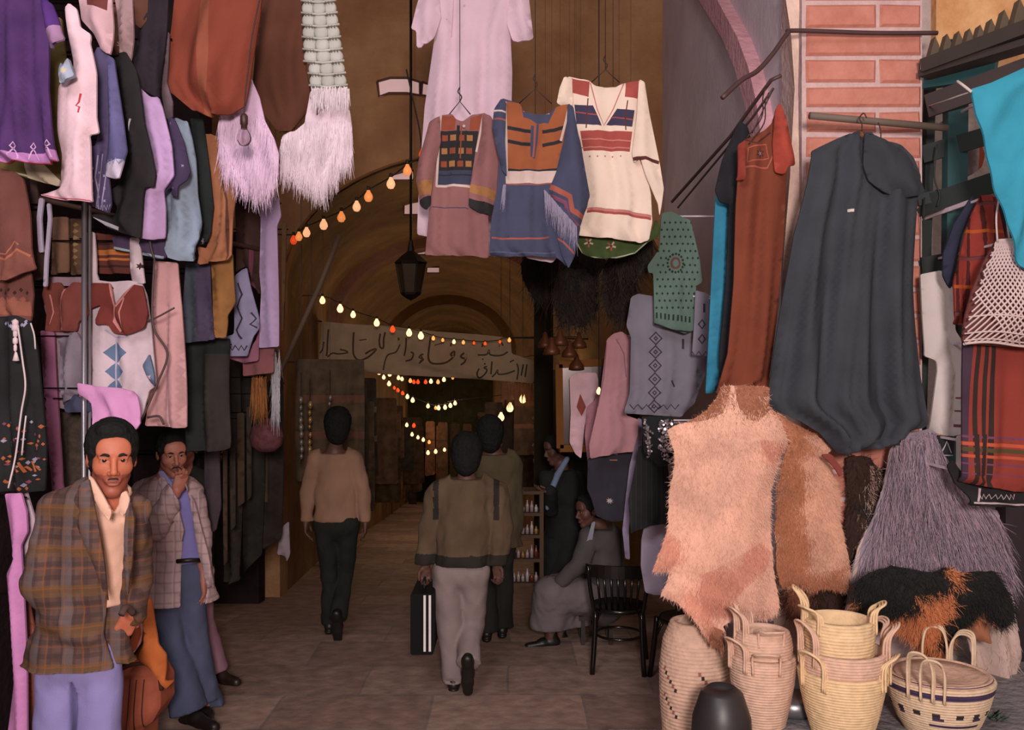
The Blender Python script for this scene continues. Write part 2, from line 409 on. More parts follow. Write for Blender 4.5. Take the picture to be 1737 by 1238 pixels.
# ================================================================ the place: floor, walls, vaults
def stone_mat(name, cols, scale, mortar, bump=.5, bw=1.2, rh=.6, msz=.012, axes=('X','Y'), k=1):
    m = bpy.data.materials.new(name); m.use_nodes = True; nt = m.node_tree; N = nt.nodes; L = nt.links; b = N['Principled BSDF']
    b.inputs['Roughness'].default_value = .8; b.inputs['Specular IOR Level'].default_value = .25
    tc = N.new('ShaderNodeTexCoord'); sp = N.new('ShaderNodeSeparateXYZ'); cb = N.new('ShaderNodeCombineXYZ')
    L.new(tc.outputs['Object'], sp.inputs[0]); L.new(sp.outputs[axes[0]], cb.inputs[0]); L.new(sp.outputs[axes[1]], cb.inputs[1])
    n0 = N.new('ShaderNodeTexNoise'); n0.inputs['Scale'].default_value = 1.7; L.new(tc.outputs['Object'], n0.inputs['Vector'])
    mxv = N.new('ShaderNodeVectorMath'); mxv.operation = 'MULTIPLY_ADD'; mxv.inputs[1].default_value = (.05,)*3; L.new(n0.outputs['Color'], mxv.inputs[0]); L.new(cb.outputs[0], mxv.inputs[2])
    br = N.new('ShaderNodeTexBrick'); br.inputs['Scale'].default_value = scale; br.inputs['Brick Width'].default_value = bw; br.inputs['Row Height'].default_value = rh
    br.inputs['Mortar Size'].default_value = msz; br.inputs['Color1'].default_value = lin(cols[0], k); br.inputs['Color2'].default_value = lin(cols[1], k); br.inputs['Mortar'].default_value = lin(mortar, k)
    L.new(mxv.outputs[0], br.inputs['Vector'])
    n1 = N.new('ShaderNodeTexNoise'); n1.inputs['Scale'].default_value = 9; n1.inputs['Detail'].default_value = 8; L.new(tc.outputs['Object'], n1.inputs['Vector'])
    ov = N.new('ShaderNodeMixRGB'); ov.blend_type = 'OVERLAY'; ov.inputs[0].default_value = .6; L.new(br.outputs['Color'], ov.inputs[1]); L.new(n1.outputs['Fac'], ov.inputs[2])
    L.new(ov.outputs[0], b.inputs['Base Color'])
    ad = N.new('ShaderNodeMath'); ad.operation = 'MULTIPLY_ADD'; ad.inputs[1].default_value = -1.5; L.new(br.outputs['Fac'], ad.inputs[0]); L.new(n1.outputs['Fac'], ad.inputs[2])
    bp = N.new('ShaderNodeBump'); bp.inputs['Strength'].default_value = bump; bp.inputs['Distance'].default_value = .02; L.new(ad.outputs[0], bp.inputs['Height']); L.new(bp.outputs[0], b.inputs['Normal'])
    return m
def plaster(name, c1, c2, scale=1.5, k=1, bump=.4, c3=None):
    m = bpy.data.materials.new(name); m.use_nodes = True; nt = m.node_tree; N = nt.nodes; L = nt.links; b = N['Principled BSDF']
    b.inputs['Roughness'].default_value = .9; b.inputs['Specular IOR Level'].default_value = .15
    tc = N.new('ShaderNodeTexCoord'); n = N.new('ShaderNodeTexNoise'); n.inputs['Scale'].default_value = scale; n.inputs['Detail'].default_value = 8; n.inputs['Roughness'].default_value = .65
    L.new(tc.outputs['Object'], n.inputs['Vector']); r = N.new('ShaderNodeValToRGB'); r.color_ramp.elements[0].position = .35; r.color_ramp.elements[1].position = .65
    r.color_ramp.elements[0].color = lin(c1, k); r.color_ramp.elements[1].color = lin(c2, k)
    if c3: e = r.color_ramp.elements.new(.5); e.color = lin(c3, k)
    L.new(n.outputs['Fac'], r.inputs[0]); L.new(r.outputs[0], b.inputs['Base Color'])
    n2 = N.new('ShaderNodeTexNoise'); n2.inputs['Scale'].default_value = 22; n2.inputs['Detail'].default_value = 6; L.new(tc.outputs['Object'], n2.inputs['Vector'])
    bp = N.new('ShaderNodeBump'); bp.inputs['Strength'].default_value = bump; bp.inputs['Distance'].default_value = .03; L.new(n2.outputs['Fac'], bp.inputs['Height']); L.new(bp.outputs[0], b.inputs['Normal'])
    return m
M_FLOOR = stone_mat('paving', ('a08478', '866c62'), 1.0, '80706a', .6, .9, .55, .007)
M_MAUVE = plaster('mauve_plaster', 'c4b2bc', 'd8c6d0', 1.3, 1, bump=.12)
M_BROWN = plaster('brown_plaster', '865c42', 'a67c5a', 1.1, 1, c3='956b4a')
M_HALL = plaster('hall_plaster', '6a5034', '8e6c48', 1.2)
M_CREAM = plaster('cream_plaster', 'c8a4a0', 'e8c6b4', 3)
M_BAND = plaster('pale_band', 'c48e98', 'd8a6ae', 4)
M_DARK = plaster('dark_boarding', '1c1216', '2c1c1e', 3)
M_WHITEWALL = plaster('white_wall', 'b8a8a8', 'd8c8c4', 5)
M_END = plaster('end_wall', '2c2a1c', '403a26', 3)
M_STONE = plaster('grey_stone', '6a6468', '8e8688', 6, bump=.7)
# floor: level near the entrance, sloping down inside
def zf(y): return 0 if y < 7 else -.1*(y-7)
mb = MB(); ys = [-3, 1, 3, 5, 7, 12, 20, 31]
vs = []; fs = []
for y in ys: vs += [(-6, y, zf(y)), (6, y, zf(y))]
n = len(ys); vs += [(x, y, z-.25) for x, y, z in vs]
for i in range(n-1):
    a = 2*i; fs.append((a, a+1, a+3, a+2)); b = a+2*n; fs.append((b, b+2, b+3, b+1))
mb.add(vs, fs + [(0, 2*n, 2*n+1, 1)]); tag(mb.build('floor', M_FLOOR, smooth=False), kind='structure')
# hall behind the entrance bay
def xc(y): return np.interp(y, [9, 13.1, 19.7, 29], [-.37, -.89, -1.33, -1.9])
def hw(y): return np.interp(y, [9, 13.1, 19.7, 29], [1.82, 1.68, 1.41, 1.3])
def zc(y): return 4.0 - .05*(y-9)
YS = [9, 9.7, 10.1, 11.0, 11.6, 12.4, 13.0, 14.2, 14.8, 15.8, 16.4, 17.6, 19.7, 22, 25, 29]
HOLES = []
NA = 20
def arc(y, k, grow=0):
    a = math.pi*k/NA; sp = zc(y)-1.25
    return (xc(y) - (hw(y)+grow)*math.cos(a), y, sp + (1.25+grow)*math.sin(a))
V = []; Fc = []
for y in YS:
    for k in range(NA+1): V.append(arc(y, k))
m1 = len(V)
for y in YS:
    for k in range(NA+1): V.append(arc(y, k, .25))
q = NA+1
for i in range(len(YS)-1):
    hole = any(abs(YS[i]-a) < .01 for a, b in HOLES)
    for k in range(NA):
        if hole and k == 7:
            a, b = i*q+k, i*q+k+1; c, d = b+q, a+q
            Fc.append((a, d, d+m1, a+m1))
            Fc.append((b, b+m1, c+m1, c))
            Fc.append((a, a+m1, b+m1, b)); Fc.append((d, c, c+m1, d+m1)); continue
        Fc.append((i*q+k, i*q+k+1, i*q+k+1+q, i*q+k+q)); Fc.append((m1+i*q+k, m1+i*q+k+q, m1+i*q+k+1+q, m1+i*q+k+1))
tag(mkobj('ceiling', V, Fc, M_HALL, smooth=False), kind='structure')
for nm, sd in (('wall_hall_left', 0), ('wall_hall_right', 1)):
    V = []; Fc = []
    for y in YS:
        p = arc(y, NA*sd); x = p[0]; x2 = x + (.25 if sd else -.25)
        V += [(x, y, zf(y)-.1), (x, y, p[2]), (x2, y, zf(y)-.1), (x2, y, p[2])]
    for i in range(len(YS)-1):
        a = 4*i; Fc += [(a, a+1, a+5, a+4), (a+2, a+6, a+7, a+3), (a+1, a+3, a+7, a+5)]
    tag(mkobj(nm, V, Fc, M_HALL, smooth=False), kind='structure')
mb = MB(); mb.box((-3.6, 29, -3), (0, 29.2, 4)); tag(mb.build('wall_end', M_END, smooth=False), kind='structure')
# pale transverse arch bands in the hall
def archband(name, y, wd, th, mat, ext=0):
    V = []; Fc = []
    for k in range(NA*2+1):
        a = math.pi*k/(NA*2); sp = zc(y)-1.25
        for (r, yy) in ((0, y), (th, y), (th, y+wd), (0, y+wd)):
            V.append((xc(y) - (hw(y)-r+.02)*math.cos(a), yy, sp + (1.27-r)*math.sin(a)))
    for k in range(NA*2):
        for j in range(4): a = 4*k+j; b = 4*k+(j+1) % 4; Fc.append((a, a+4, b+4, b))
    Fc += [(0,1,2,3), tuple(4*NA*2+j for j in (3,2,1,0))]
    tag(mkobj(name, V, Fc, mat, smooth=False), kind='structure')
archband('trim_1', 13.1, .45, .16, plaster('arch_a', '6e4a3c', '7c5646', 3))
archband('trim_2', 19.7, .5, .22, plaster('arch_b', '624426', '70502e', 3))
# wall above the hall arch, at the back of the entrance bay, with a window in it
YD = 8.9; V = []; Fc = []
for y in (YD, YD+.3):
    pr = [(-4, 0.-.3)] + [(-4, 6.3)] + [(2.2, 6.3)] + [(2.2, -.3)]
    pass
NA2 = 28
def inner(k):
    if k == 0: return (xc(9)-hw(9), -.3)
    if k == NA2+2: return (xc(9)+hw(9), -.3)
    a = math.pi*(k-1)/NA2; return (xc(9)-hw(9)*math.cos(a), 2.75+1.27*math.sin(a))
def outer(k):
    x, z = inner(k)
    if k <= 1: return (-4, -.3 if k == 0 else 2.0)
    if k >= NA2+1: return (2.2, -.3 if k == NA2+2 else 2.0)
    t = (k-1)/NA2
    return (-4, 2.0+4.3*t/.2) if t < .2 else ((2.2, 2.0+4.3*(1-t)/.2) if t > .8 else (-4+6.2*(t-.2)/.6, 6.3))
KK = NA2+3; V = []; Fc = []
for y in (YD, YD+.3):
    V += [(*inner(k)[:1], y, inner(k)[1]) for k in range(KK)] + [(*outer(k)[:1], y, outer(k)[1]) for k in range(KK)]
for k in range(KK-1):
    a, b = k, k+1; Fc += [(a, b, b+KK, a+KK), (a+2*KK, a+3*KK, b+3*KK, b+2*KK), (a, a+2*KK, b+2*KK, b)]
tag(mkobj('wall_arch', V, Fc, M_BROWN, smooth=False), kind='structure')
# window panes given their own glow for daylight, set in the wall above the arch
wd = plain('c8a4a4', emit=.42, ecol='e0b4b0')
def window(nm, pts, d, frame):
    S = Surf(pts, d, bulge=0, fold=0)
    o, s_ = sheet(nm, pts, d, [wd], bulge=0, fold=0, th=.03, res=14, round_=0); o['kind'] = 'structure'
    for kk in ('label','category','group'):
        if kk in o: del o[kk]
    m = MB(); q = [W(x, y, d-.01) for x, y in pts]
    m.tube(q + [q[0]], .012, 6)
    return m.build('window_frame', frame, o)
wf = plain('5a3a30', rough=.8)
window('window_1', [(640,138),(662,132),(690,132),(712,139),(712,161),(690,158),(660,158),(643,163)], YD-.03, wf)
window('window_2', [(716,139),(735,145),(738,165),(715,161)], YD-.03, wf)
for nm, q_, d_ in (('window_3', rect(665,289,701,306), 9.3), ('window_4', rect(685,341,711,364), 10.8), ('window_5', rect(706,424,721,432), 14.0), ('window_6', rect(724,453,745,463), 15.8)): window(nm, q_, d_, wf)
# entrance bay
V = [(1.42, 4.75, -.2), (1.42, YD, -.3), (1.42, YD, 6.3), (1.42, 4.75, 6.3), (1.9, 4.75, -.2), (1.9, YD, -.3), (1.9, YD, 6.3), (1.9, 4.75, 6.3)]
FB = [(0,1,2,3),(4,7,6,5),(0,3,7,4),(1,5,6,2),(3,2,6,7),(0,4,5,1)]
tag(mkobj('wall_right', V, FB, M_MAUVE, smooth=False), kind='structure')
mb = MB(); mb.box((-4, 4.6, 6.0), (2.4, 9.2, 6.25)); tag(mb.build('ceiling_bay', M_BROWN, smooth=False), kind='structure')
# pale curved rib on the right wall, springing above the clothes rail
path = [(1300,250),(1292,200),(1283,165),(1268,115),(1246,65),(1222,28),(1195,-15),(1160,-60)]
V = []; Fc = []
wl = lambda px, py: (lambda d: ((EZ + (CY-py)*d/F), d))(1.42*F/(px-CX))
for i, (x, y) in enumerate(path):
    z, d = wl(x, y); z2, d2 = wl(x+17+i*2.6, y-2)
    for (X_) in (1.44, 1.34): V += [(X_, d, z), (X_, d2, z2)]
for i in range(len(path)-1):
    a = 4*i; Fc += [(a+2, a+3, a+7, a+6), (a, a+2, a+6, a+4), (a+3, a+1, a+5, a+7), (a+1, a, a+4, a+5)]
tag(mkobj('trim_3', V, Fc, M_BAND, smooth=False), kind='structure')
# cream jamb and brick pier at the right of the opening
V = []; prof = [(-20,1330,1392),(60,1342,1386),(150,1348,1380),(300,1340,1376),(450,1328,1368),(650,1318,1360),(1300,1310,1350)]
m = MB()
for y, a, b in prof:
    pa = W(a, y, 4.62); pb = W(b, y, 4.55); V += [tuple(pa), tuple(pb), (pb.x, 4.8, pb.z), (1.42 if pa.x < 1.42 else pa.x, 4.9, pa.z)]
Fc = []
for i in range(len(prof)-1):
    for j in range(4): a = 4*i+j; b = 4*i+(j+1) % 4; Fc.append((a, b, b+4, a+4))
Fc += [(3,2,1,0), tuple(4*(len(prof)-1)+j for j in range(4))]
tag(mkobj('trim_4', V, Fc, M_CREAM, smooth=False), kind='structure')
BR = plaster('brick_face', 'b87464', 'c88474', 9, bump=.3); MO = plaster('mortar', 'bc9c9c', 'ccaca8', 20)
m = MB(); Dp = 4.55; px2m = Dp/F
xl, xr = W(1360,0,Dp).x, W(1564,0,Dp).x
m.box((xl, Dp, 0), (xr, Dp+.35, 4.6), 1)
rows = [-40, 4, 50, 97, 144, 186, 228, 270, 314, 358, 402, 446, 490, 534, 578, 622, 666, 710, 754, 800, 846, 892, 938, 984]
rnd = random.Random(3)
def brick(x0, x1, z0, z1):
    j = lambda: rnd.uniform(-.004, .004); e = .012
    lo = [(x0+j(), z0+j()), (x1+j(), z0+j()), (x1+j(), z1+j()), (x0+j(), z1+j())]
    f = [(lo[0][0]+e, lo[0][1]+e), (lo[1][0]-e, lo[1][1]+e), (lo[2][0]-e, lo[2][1]-e), (lo[3][0]+e, lo[3][1]-e)]
    vs = [(x, Dp-.001, z) for x, z in lo] + [(x, Dp-.014, z) for x, z in f]
    m.add(vs, [(4,5,6,7)] + [(i, (i+1) % 4, 4+(i+1) % 4, 4+i) for i in range(4)], 0)
for i in range(len(rows)-1):
    z1 = W(0, rows[i]+4, Dp).z; z0 = W(0, rows[i+1]-3, Dp).z
    if i % 2: 
        xm = W(1488, 0, Dp).x; brick(xl+.02, xm-.01, z0, z1); brick(xm+.01, xr-.01, z0, z1)
    else: brick(xl+.02, xr-.01, z0, z1)
tag(m.build('wall_front', [BR, MO], smooth=False), kind='structure')
# whitewashed wall behind the lattice, ochre plaster above
m = MB(); m.box((W(1552,0,4.9).x, 4.9, 0), (4.2, 5.1, 5.0)); tag(m.build('wall_shop', M_WHITEWALL, smooth=False), kind='structure')
# left side: wall behind the stall, pier at its inner end
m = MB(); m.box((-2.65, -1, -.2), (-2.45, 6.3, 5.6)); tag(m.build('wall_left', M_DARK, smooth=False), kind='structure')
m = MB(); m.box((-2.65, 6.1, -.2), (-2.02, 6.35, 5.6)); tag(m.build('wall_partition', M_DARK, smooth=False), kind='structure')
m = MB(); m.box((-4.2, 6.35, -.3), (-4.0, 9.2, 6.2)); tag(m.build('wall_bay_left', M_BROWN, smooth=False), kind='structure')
m = MB(); m.box((-4.0, 8.5, -.3), (-2.28, 8.7, 3.2)); tag(m.build('wall_shade_panel', M_DARK, smooth=False), kind='structure')  # added dark panel standing in for shade over the arch wall
# ledge under the baskets
m = MB(); m.box((.90, 3.3, 0), (3.6, 4.5, .585)); tag(m.build('trim_5', M_STONE, smooth=False), kind='structure')
m = MB(); m.box((.45, 3.4, 0), (.90, 4.4, .30)); tag(m.build('trim_6', M_STONE, smooth=False), kind='structure')
# ================================================================ garments of the left stall
ARM['side'] = 'L'
def hanging(name, label, cat, loc, group=None): return empty(name, loc, label, cat, group)
WHT = cloth('d8b4c8'); PINKW = cloth('e0bcc4')
LEFT_GRP = 'garments hung in a rank along the left stall'
def G(name, label, cat, pts, d, mats, regions=(), **kw): return sheet(name, pts, d, mats, regions, label=label, cat=cat, **kw)
def hook(parent, S, x, y, h=26, mat=None, side=16):
    """wire hanger top showing above the collar"""
    m = MB(); p = W(x, y, S.d); k = S.d/F
    pts = [p + Vector((-side*k, .01, -9*k)), p + Vector((0, .01, 2*k)), p + Vector((side*k, .01, -9*k))]
    m.tube(pts, .0025, 6)
    m.tube(spline([p + Vector((0,.01,2*k)), p + Vector((0,.01,h*.6*k)), p + Vector((-4*k,.01,h*.8*k)), p + Vector((0,.01,h*k)), p + Vector((4*k,.01,h*.85*k))], 4), .0025, 6)
    return m.build('hanger', mat or plain('2a2024', rough=.4, metal=.6), parent)
def motif(xc_, yc_, r, n=6):
    return [(xc_ + (r if i % 2 else r*.45)*math.cos(math.pi*i/n), yc_ + (r if i % 2 else r*.45)*math.sin(math.pi*i/n)) for i in range(2*n)]
def zig(x0, x1, y, amp, n, wd):
    p = [(x0+(x1-x0)*i/n, y + (amp if i % 2 else -amp)) for i in range(n+1)]; return line(p, wd)
# purple dress with a separate cuffed sleeve
t = hanging('embroidered_dress', 'long purple dress with pink looped hem band at top left corner', 'dress', W(40, 5, 3.4))
PUR = cloth('46205c', var=.3); PBAND = cloth('b070b0'); LOOP = cloth('c89ac0'); REDE = cloth('a83048')
loops = []
for lx in (28, 58, 92): loops += [(line([(lx-7, 272), (lx-3, 258), (lx+4, 250), (lx, 243), (lx-4, 250), (lx+3, 258), (lx+8, 272)], 1.8), 2)]
sheet('dress_body', [(-14,-8),(78,-8),(82,75),(84,150),(93,215),(99,250),(106,277),(60,277),(0,273),(-14,272)], 3.4, [PUR, PBAND, LOOP, REDE],
      [([(-20,259),(0,259),(60,262),(102,258),(112,282),(60,282),(-20,280)], 1), (line([(-14,272),(0,273),(60,276.5),(104,276)], 2.2), 3)] + loops, parent=t, fold=.02, freq=7, seed=2, bulge=.06)
sheet('sleeve', [(66,-6),(88,6),(101,38),(110,66),(96,77),(82,80),(76,58)], 3.36, [cloth('4c1e70'), cloth('9a7098')], [([(78,56),(104,44),(112,68),(80,84)], 1)], parent=t, bulge=.05, bw=10)
# olive garment behind with pale blue cuff
t = hanging('olive_tunic', 'olive tunic with pale blue cuff and cream stitched hem behind the purple dress', 'tunic', W(96, 40, 3.55))
OLV = cloth('5c4a16', var=.3); BLU = cloth('9aa0b4'); CRM = cloth('bca890')
sheet('tunic_body', [(70,30),(104,30),(112,110),(105,200),(104,260),(101,300),(98,316),(60,306),(0,288),(-10,270),(20,262),(60,262)], 3.68, [OLV, CRM], [([(42,276),(78,280),(101,306),(100,318),(44,300)], 1), (line([(-10,286),(40,296),(96,313)], 3), 1)], parent=t)
sheet('cuff', [(101,104),(107,112),(116,98),(122,118),(127,128),(121,136),(97,139),(96,118)], 3.44, [BLU, CRM], [(motif(112,122,7), 1)], parent=t, bulge=.02, bw=5, th=.02)
# white gown
G('white_gown', 'tall pale pink gown with small red mark beside the purple dress', 'gown',
  [(108,12),(116,4),(128,13),(134,44),(154,58),(150,70),(157,102),(161,122),(161,198),(166,224),(151,228),(153,342),(113,340),(74,333),(78,326),(102,318),(102,291),(105,262),(96,221),(97,142),(122,128),(126,125),(122,96),(113,52)],
  3.55, [cloth('e4bcc8'), cloth('b83038'), cloth('c05068')], [(line([(144,163),(142,178),(137,184),(143,186),(141,196)], 3.2), 1), (line([(74,331),(113,338),(152,340)], 2), 2)], fold=.014, bulge=.05, seed=5)
G('cream_blouse', 'cream blouse with rust stripe hanging above the pale pink gown', 'blouse', [(132,-6),(190,-6),(191,44),(187,94),(171,84),(156,54),(136,32)], 3.7, [cloth('c89ca4'), cloth('6a2c28')], [([(146,-8),(186,-8),(184,20),(150,10)], 1)], bulge=.05)
t = hanging('blue_tunic', 'greyish blue tunic with white embroidered cuff and hem beside the pale gown', 'tunic', W(168, 84, 3.72))
BT = cloth('54466e', var=.25); EMB = cloth('a898c0')
em = [(zig(150, 190, 352, 4, 12, 2), 1)] + [(line([(164+i*2, 262), (160, 300+i*10), (166, 330)], 2.2), 1) for i in (0, 6, 12)] + [(motif(156+ (i%3)*11, 285+i*7, 3.2, 4), 1) for i in range(9)]
sheet('tunic_body', [(158,100),(166,79),(185,90),(186,180),(184,280),(189,323),(192,349),(186,362),(146,346),(153,337),(153,247),(160,247),(166,224),(161,198),(161,122)], 3.75, [BT, EMB], em, parent=t, seed=3)
sheet('sleeve', [(180,92),(193,99),(199,140),(209,203),(216,256),(211,279),(205,305),(177,298),(176,275),(182,220)], 3.68, [cloth('5a5484', var=.2), cloth('c8b8d0'), cloth('7c8cb4')], [([(174,278),(214,272),(208,310),(174,302)], 1), (zig(176, 212, 276, 4, 8, 2.5), 2)], parent=t, bulge=.05, bw=12)
G('beige_scarf', 'pale pointed cloth hanging at the top between the blouse and dark kaftans', 'cloth', [(194,-6),(225,-6),(224,60),(218,118),(203,97),(198,50)], 3.9, cloth('a07c80'), bulge=.03, fold=.02, freq=16)
G('rust_robe', 'rust brown robe piece at the very top left of the black kaftans', 'robe', [(186,-8),(252,-8),(248,36),(238,48),(226,38),(222,80),(200,100),(188,60)], 3.98, [cloth('5a3020'), cloth('a08060')], [(motif(201,72,7,6), 1)], fold=.02)
BLK = cloth('1c1418', var=.3)
G('black_kaftan', 'long black kaftan hanging left of the lilac blouse', 'kaftan', [(192,96),(214,88),(232,120),(238,150),(244,205),(256,256),(263,297),(258,316),(242,316),(236,404),(185,388),(155,365),(190,362),(192,349),(189,323),(205,305),(216,256),(199,140)], 3.88, [BLK, cloth('a8a0b0')], [(line([(227,205),(225,226)], 2), 1), (line([(160,372),(196,386)], 6), 1)], seed=4, fold=.02)
G('dark_plum_kaftan', 'dark plum kaftan at the top behind the red poncho', 'kaftan', [(240,-8),(284,-8),(280,60),(276,166),(262,163),(238,150),(222,118)], 4.0, cloth('221420', var=.3), seed=6, fold=.02)
G('grey_mauve_slip', 'narrow greyish mauve cloth beside the left edge of the red poncho', 'cloth', [(276,55),(288,55),(284,140),(296,175),(296,202),(280,200),(273,160)], 4.05, cloth('6a545e'))
G('lilac_blouse', 'lilac blouse with long sleeve hanging between black kaftan and pale blue gown', 'blouse', [(235,146),(253,163),(271,166),(279,198),(291,247),(294,297),(275,320),(277,350),(275,402),(257,407),(227,403),(232,375),(238,313),(256,314),(263,297),(256,256),(241,205)], 3.98, [cloth('b890c0', var=.12)], fold=.018, freq=11, seed=9, bulge=.05)
G('violet_jacket', 'dark violet jacket with beaded cuff beside the lilac blouse', 'jacket', [(283,198),(296,202),(312,240),(323,290),(318,305),(305,318),(303,336),(288,330),(292,318),(280,320),(275,332),(272,320),(294,297),(291,247)], 4.02, [cloth('3c2a4c'), cloth('8878a0')], [(motif(313,283,3,4), 1), (motif(296,320,3,4), 1), (motif(290,210,3,4), 1)], bulge=.03, bw=8)
G('violet_skirt', 'dark violet cloth showing below the lilac blouse', 'skirt', [(222,400),(280,398),(282,436),(270,440),(226,428),(196,424),(190,402)], 4.12, [cloth('44304e'), cloth('8c9ca8')], [(line([(192,420),(240,430),(278,437)], 4), 1)])
G('pale_blue_gown', 'long pale blue grey gown with deep folds left of the brown coat', 'gown', [(294,200),(318,205),(325,235),(330,270),(333,330),(345,392),(334,402),(334,442),(300,442),(278,434),(283,380),(280,325),(290,260)], 4.15, [cloth('8490a4', var=.15)], fold=.03, freq=9, seed=2, bulge=.06)
G('dark_green_kaftan', 'very dark green kaftan with silver cuffs left of the brown coat', 'kaftan', [(322,200),(344,200),(356,290),(362,350),(358,395),(352,412),(336,415),(340,392),(333,330),(328,260)], 4.3, [cloth('141c1c'), cloth('9890a8')], [(motif(344,408,6,5), 1)])
# brown coat and ochre gown
G('brown_coat', 'rust brown coat with loose sleeves under the fringed shawl', 'coat', [(340,228),(356,227),(371,233),(374,270),(384,294),(398,303),(398,331),(392,362),(389,440),(334,448),(336,418),(348,420),(360,369),(355,300),(345,262)], 4.35, [cloth('9a5c38', var=.2), cloth('5a3020')], [(line([(378,300),(386,340),(384,440)], 3), 1)], fold=.02, freq=12, seed=7)
G('ochre_gown', 'ochre brown gown hanging below the rust brown coat', 'gown', [(357,440),(395,430),(397,512),(386,535),(383,573),(364,573),(360,500)], 4.5, cloth('8c5a24', var=.2), fold=.02, freq=13, seed=8)
# lower rank, left
EMBR = cloth('a85a3c'); BRN = cloth('6c3830', var=.2)
G('brown_kaftan', 'brick brown kaftan with stepped embroidered hem at left edge', 'kaftan', [(-14,284),(22,290),(38,302),(48,360),(50,420),(56,455),(40,462),(14,476),(-14,474)], 3.6, [BRN, EMBR, cloth('7e4438')], [([(-16,428),(12,438),(34,424),(58,440),(58,466),(-16,480)], 2), (line([(-14,434),(12,441),(34,424),(50,434)], 4), 1), (line([(-14,428),(14,432),(30,410),(36,416)], 2.5), 1)], seed=1)
G('brown_kaftan', 'second brick brown kaftan with dotted hem just above the black dress', 'kaftan', [(-14,466),(30,470),(52,462),(56,500),(50,545),(-14,540)], 3.7, [BRN, cloth('34180e'), cloth('8a4a38')], [([(-16,506),(52,512),(52,536),(-16,532)], 2)] + [(dia(2+i*9, 492+(i % 2)*5, 3, 4), 1) for i in range(6)] + [(dia(4+i*12, 508, 5, 5), 2) for i in range(4)])
G('umber_robe', 'dark umber robe hanging behind the brick brown kaftans', 'robe', [(34,290),(60,296),(72,380),(74,470),(56,480),(50,540),(48,300)], 3.9, cloth('3a1e18', var=.3), fold=.02, freq=14)
G('tan_cloth', 'plain tan cloth beside the striped orange cloth', 'cloth', [(88,368),(116,368),(116,462),(84,466)], 4.2, cloth('76503a'))
G('patterned_cloth', 'small patterned brown cloth right of the plain tan cloth', 'cloth', [(117,370),(144,372),(142,466),(117,466)], 4.22, [cloth('5c3c28'), cloth('8a6a38')], [(dia(130, 382+i*11, 6, 4), 1) for i in range(7)])
G('striped_cloth', 'striped orange and rust cloth under the black kaftan', 'cloth', [(163,395),(219,402),(219,464),(165,464)], 4.2, [cloth('5c2418'), cloth('b0601c'), cloth('341014')], [(rect(150,424,225,433), 1), (rect(150,438,225,442), 1), (rect(150,412,225,416), 2), (rect(150,450,225,454), 2)])
# white cord lengths hanging beside
for i, (pts, lab) in enumerate([([(70,336),(66,370),(68,410),(70,428)], 'short white fabric strip hanging below the olive tunic'), ([(82,345),(84,370),(78,440),(76,486)], 'longer white fabric strip hanging beside the plain tan cloth')]):
    G('fabric_strip', lab, 'strip', line(pts, 6 if i else 8), 3.85, cloth('b0a0b8'), bulge=.006, bw=3, fold=0)
# white dress with red waistcoat, and a twin in dulled colours for a reflection
def vest_dress(dx, d, wh, rd, lab1, lab2, dim):
    o = lambda p: [(x+dx, y) for x, y in p]
    t = hanging('white_dress', lab1, 'dress', W(195+dx, 395, d))
    body = [(160,474),(186,478),(222,476),(240,480),(248,500),(256,560),(262,620),(266,655),(252,662),(242,712),(150,708),(134,660),(147,645),(138,590),(144,520),(148,480)]
    rg = [] if dim else [(dia(198,598,20,18), 1), (dia(196,630,16,15), 1), (dia(197,656,14,13), 1), (line([(196,575),(196,680)], 2), 2), (line([(182,560),(196,572),(222,572)], 3), 2)]
    if dim: body = [(82,470),(150,470),(152,530),(140,570),(150,640),(140,690),(105,694),(97,640),(92,580),(75,520)]; o = lambda p: p
    sheet('dress_body', o(body), d, [wh, cloth('5a6c8c'), cloth('a89cb4')], [(o(r[0]), r[1]) for r in rg], parent=t, fold=.014, seed=3)
    if not dim:
        for nm, p in (('strap', [(139,396),(160,393),(166,463),(168,480),(146,482),(142,450)]), ('strap', [(219,402),(236,404),(242,446),(248,482),(222,480),(218,460)])):
            sheet(nm, p, d, [wh, cloth('3a1c20')], [(motif(152 if p[0][0] < 200 else 240, 458 if p[0][0] < 200 else 452, 7, 6), 1)], parent=t, bulge=.02, bw=6)
        sheet('sleeve', [(240,620),(254,600),(264,640),(266,655),(256,652)], d-.03, [cloth('606c88'), wh], [(motif(255,640,5,4), 1)], parent=t, bulge=.02, bw=5)
    v = hanging('waistcoat', lab2, 'waistcoat', W(195+dx, 480, d-.06))
    vp = [(148,486),(156,480),(186,480),(192,506),(197,519),(208,500),(226,482),(242,485),(252,530),(245,556),(236,560),(214,569),(193,564),(182,550),(160,551),(171,517),(147,526)]
    if dim: vp = [(76,482),(100,478),(112,492),(124,478),(146,480),(146,505),(150,535),(132,545),(128,562),(78,562),(80,530),(72,500)]
    tr = [(line([(186,480),(190,500),(197,519),(194,545),(205,562)], 5), 1), (line([(226,482),(212,500),(199,520)], 4), 1), (line([(212,505),(206,530),(210,560)], 2), 1)] if not dim else [(line([(112,490),(104,520),(110,560)], 3), 1), (line([(86,500),(92,530),(86,550)], 2), 1)]
    sheet('waistcoat_body', vp, d-.06, [rd, cloth('b8706c')], tr, parent=v, bulge=.03, bw=10)
vest_dress(0, 4.1, cloth('c8aeb8'), cloth('6c2018'), 'white dress with blue diamonds down its front, above the front man', 'dark red waistcoat with pink trim over the white diamond dress', False)
vest_dress(-80, 4.05, cloth('8c6c78'), cloth('702e24'), 'dull mauve dress left of the white pole', 'dull red waistcoat left of the white pole', True)
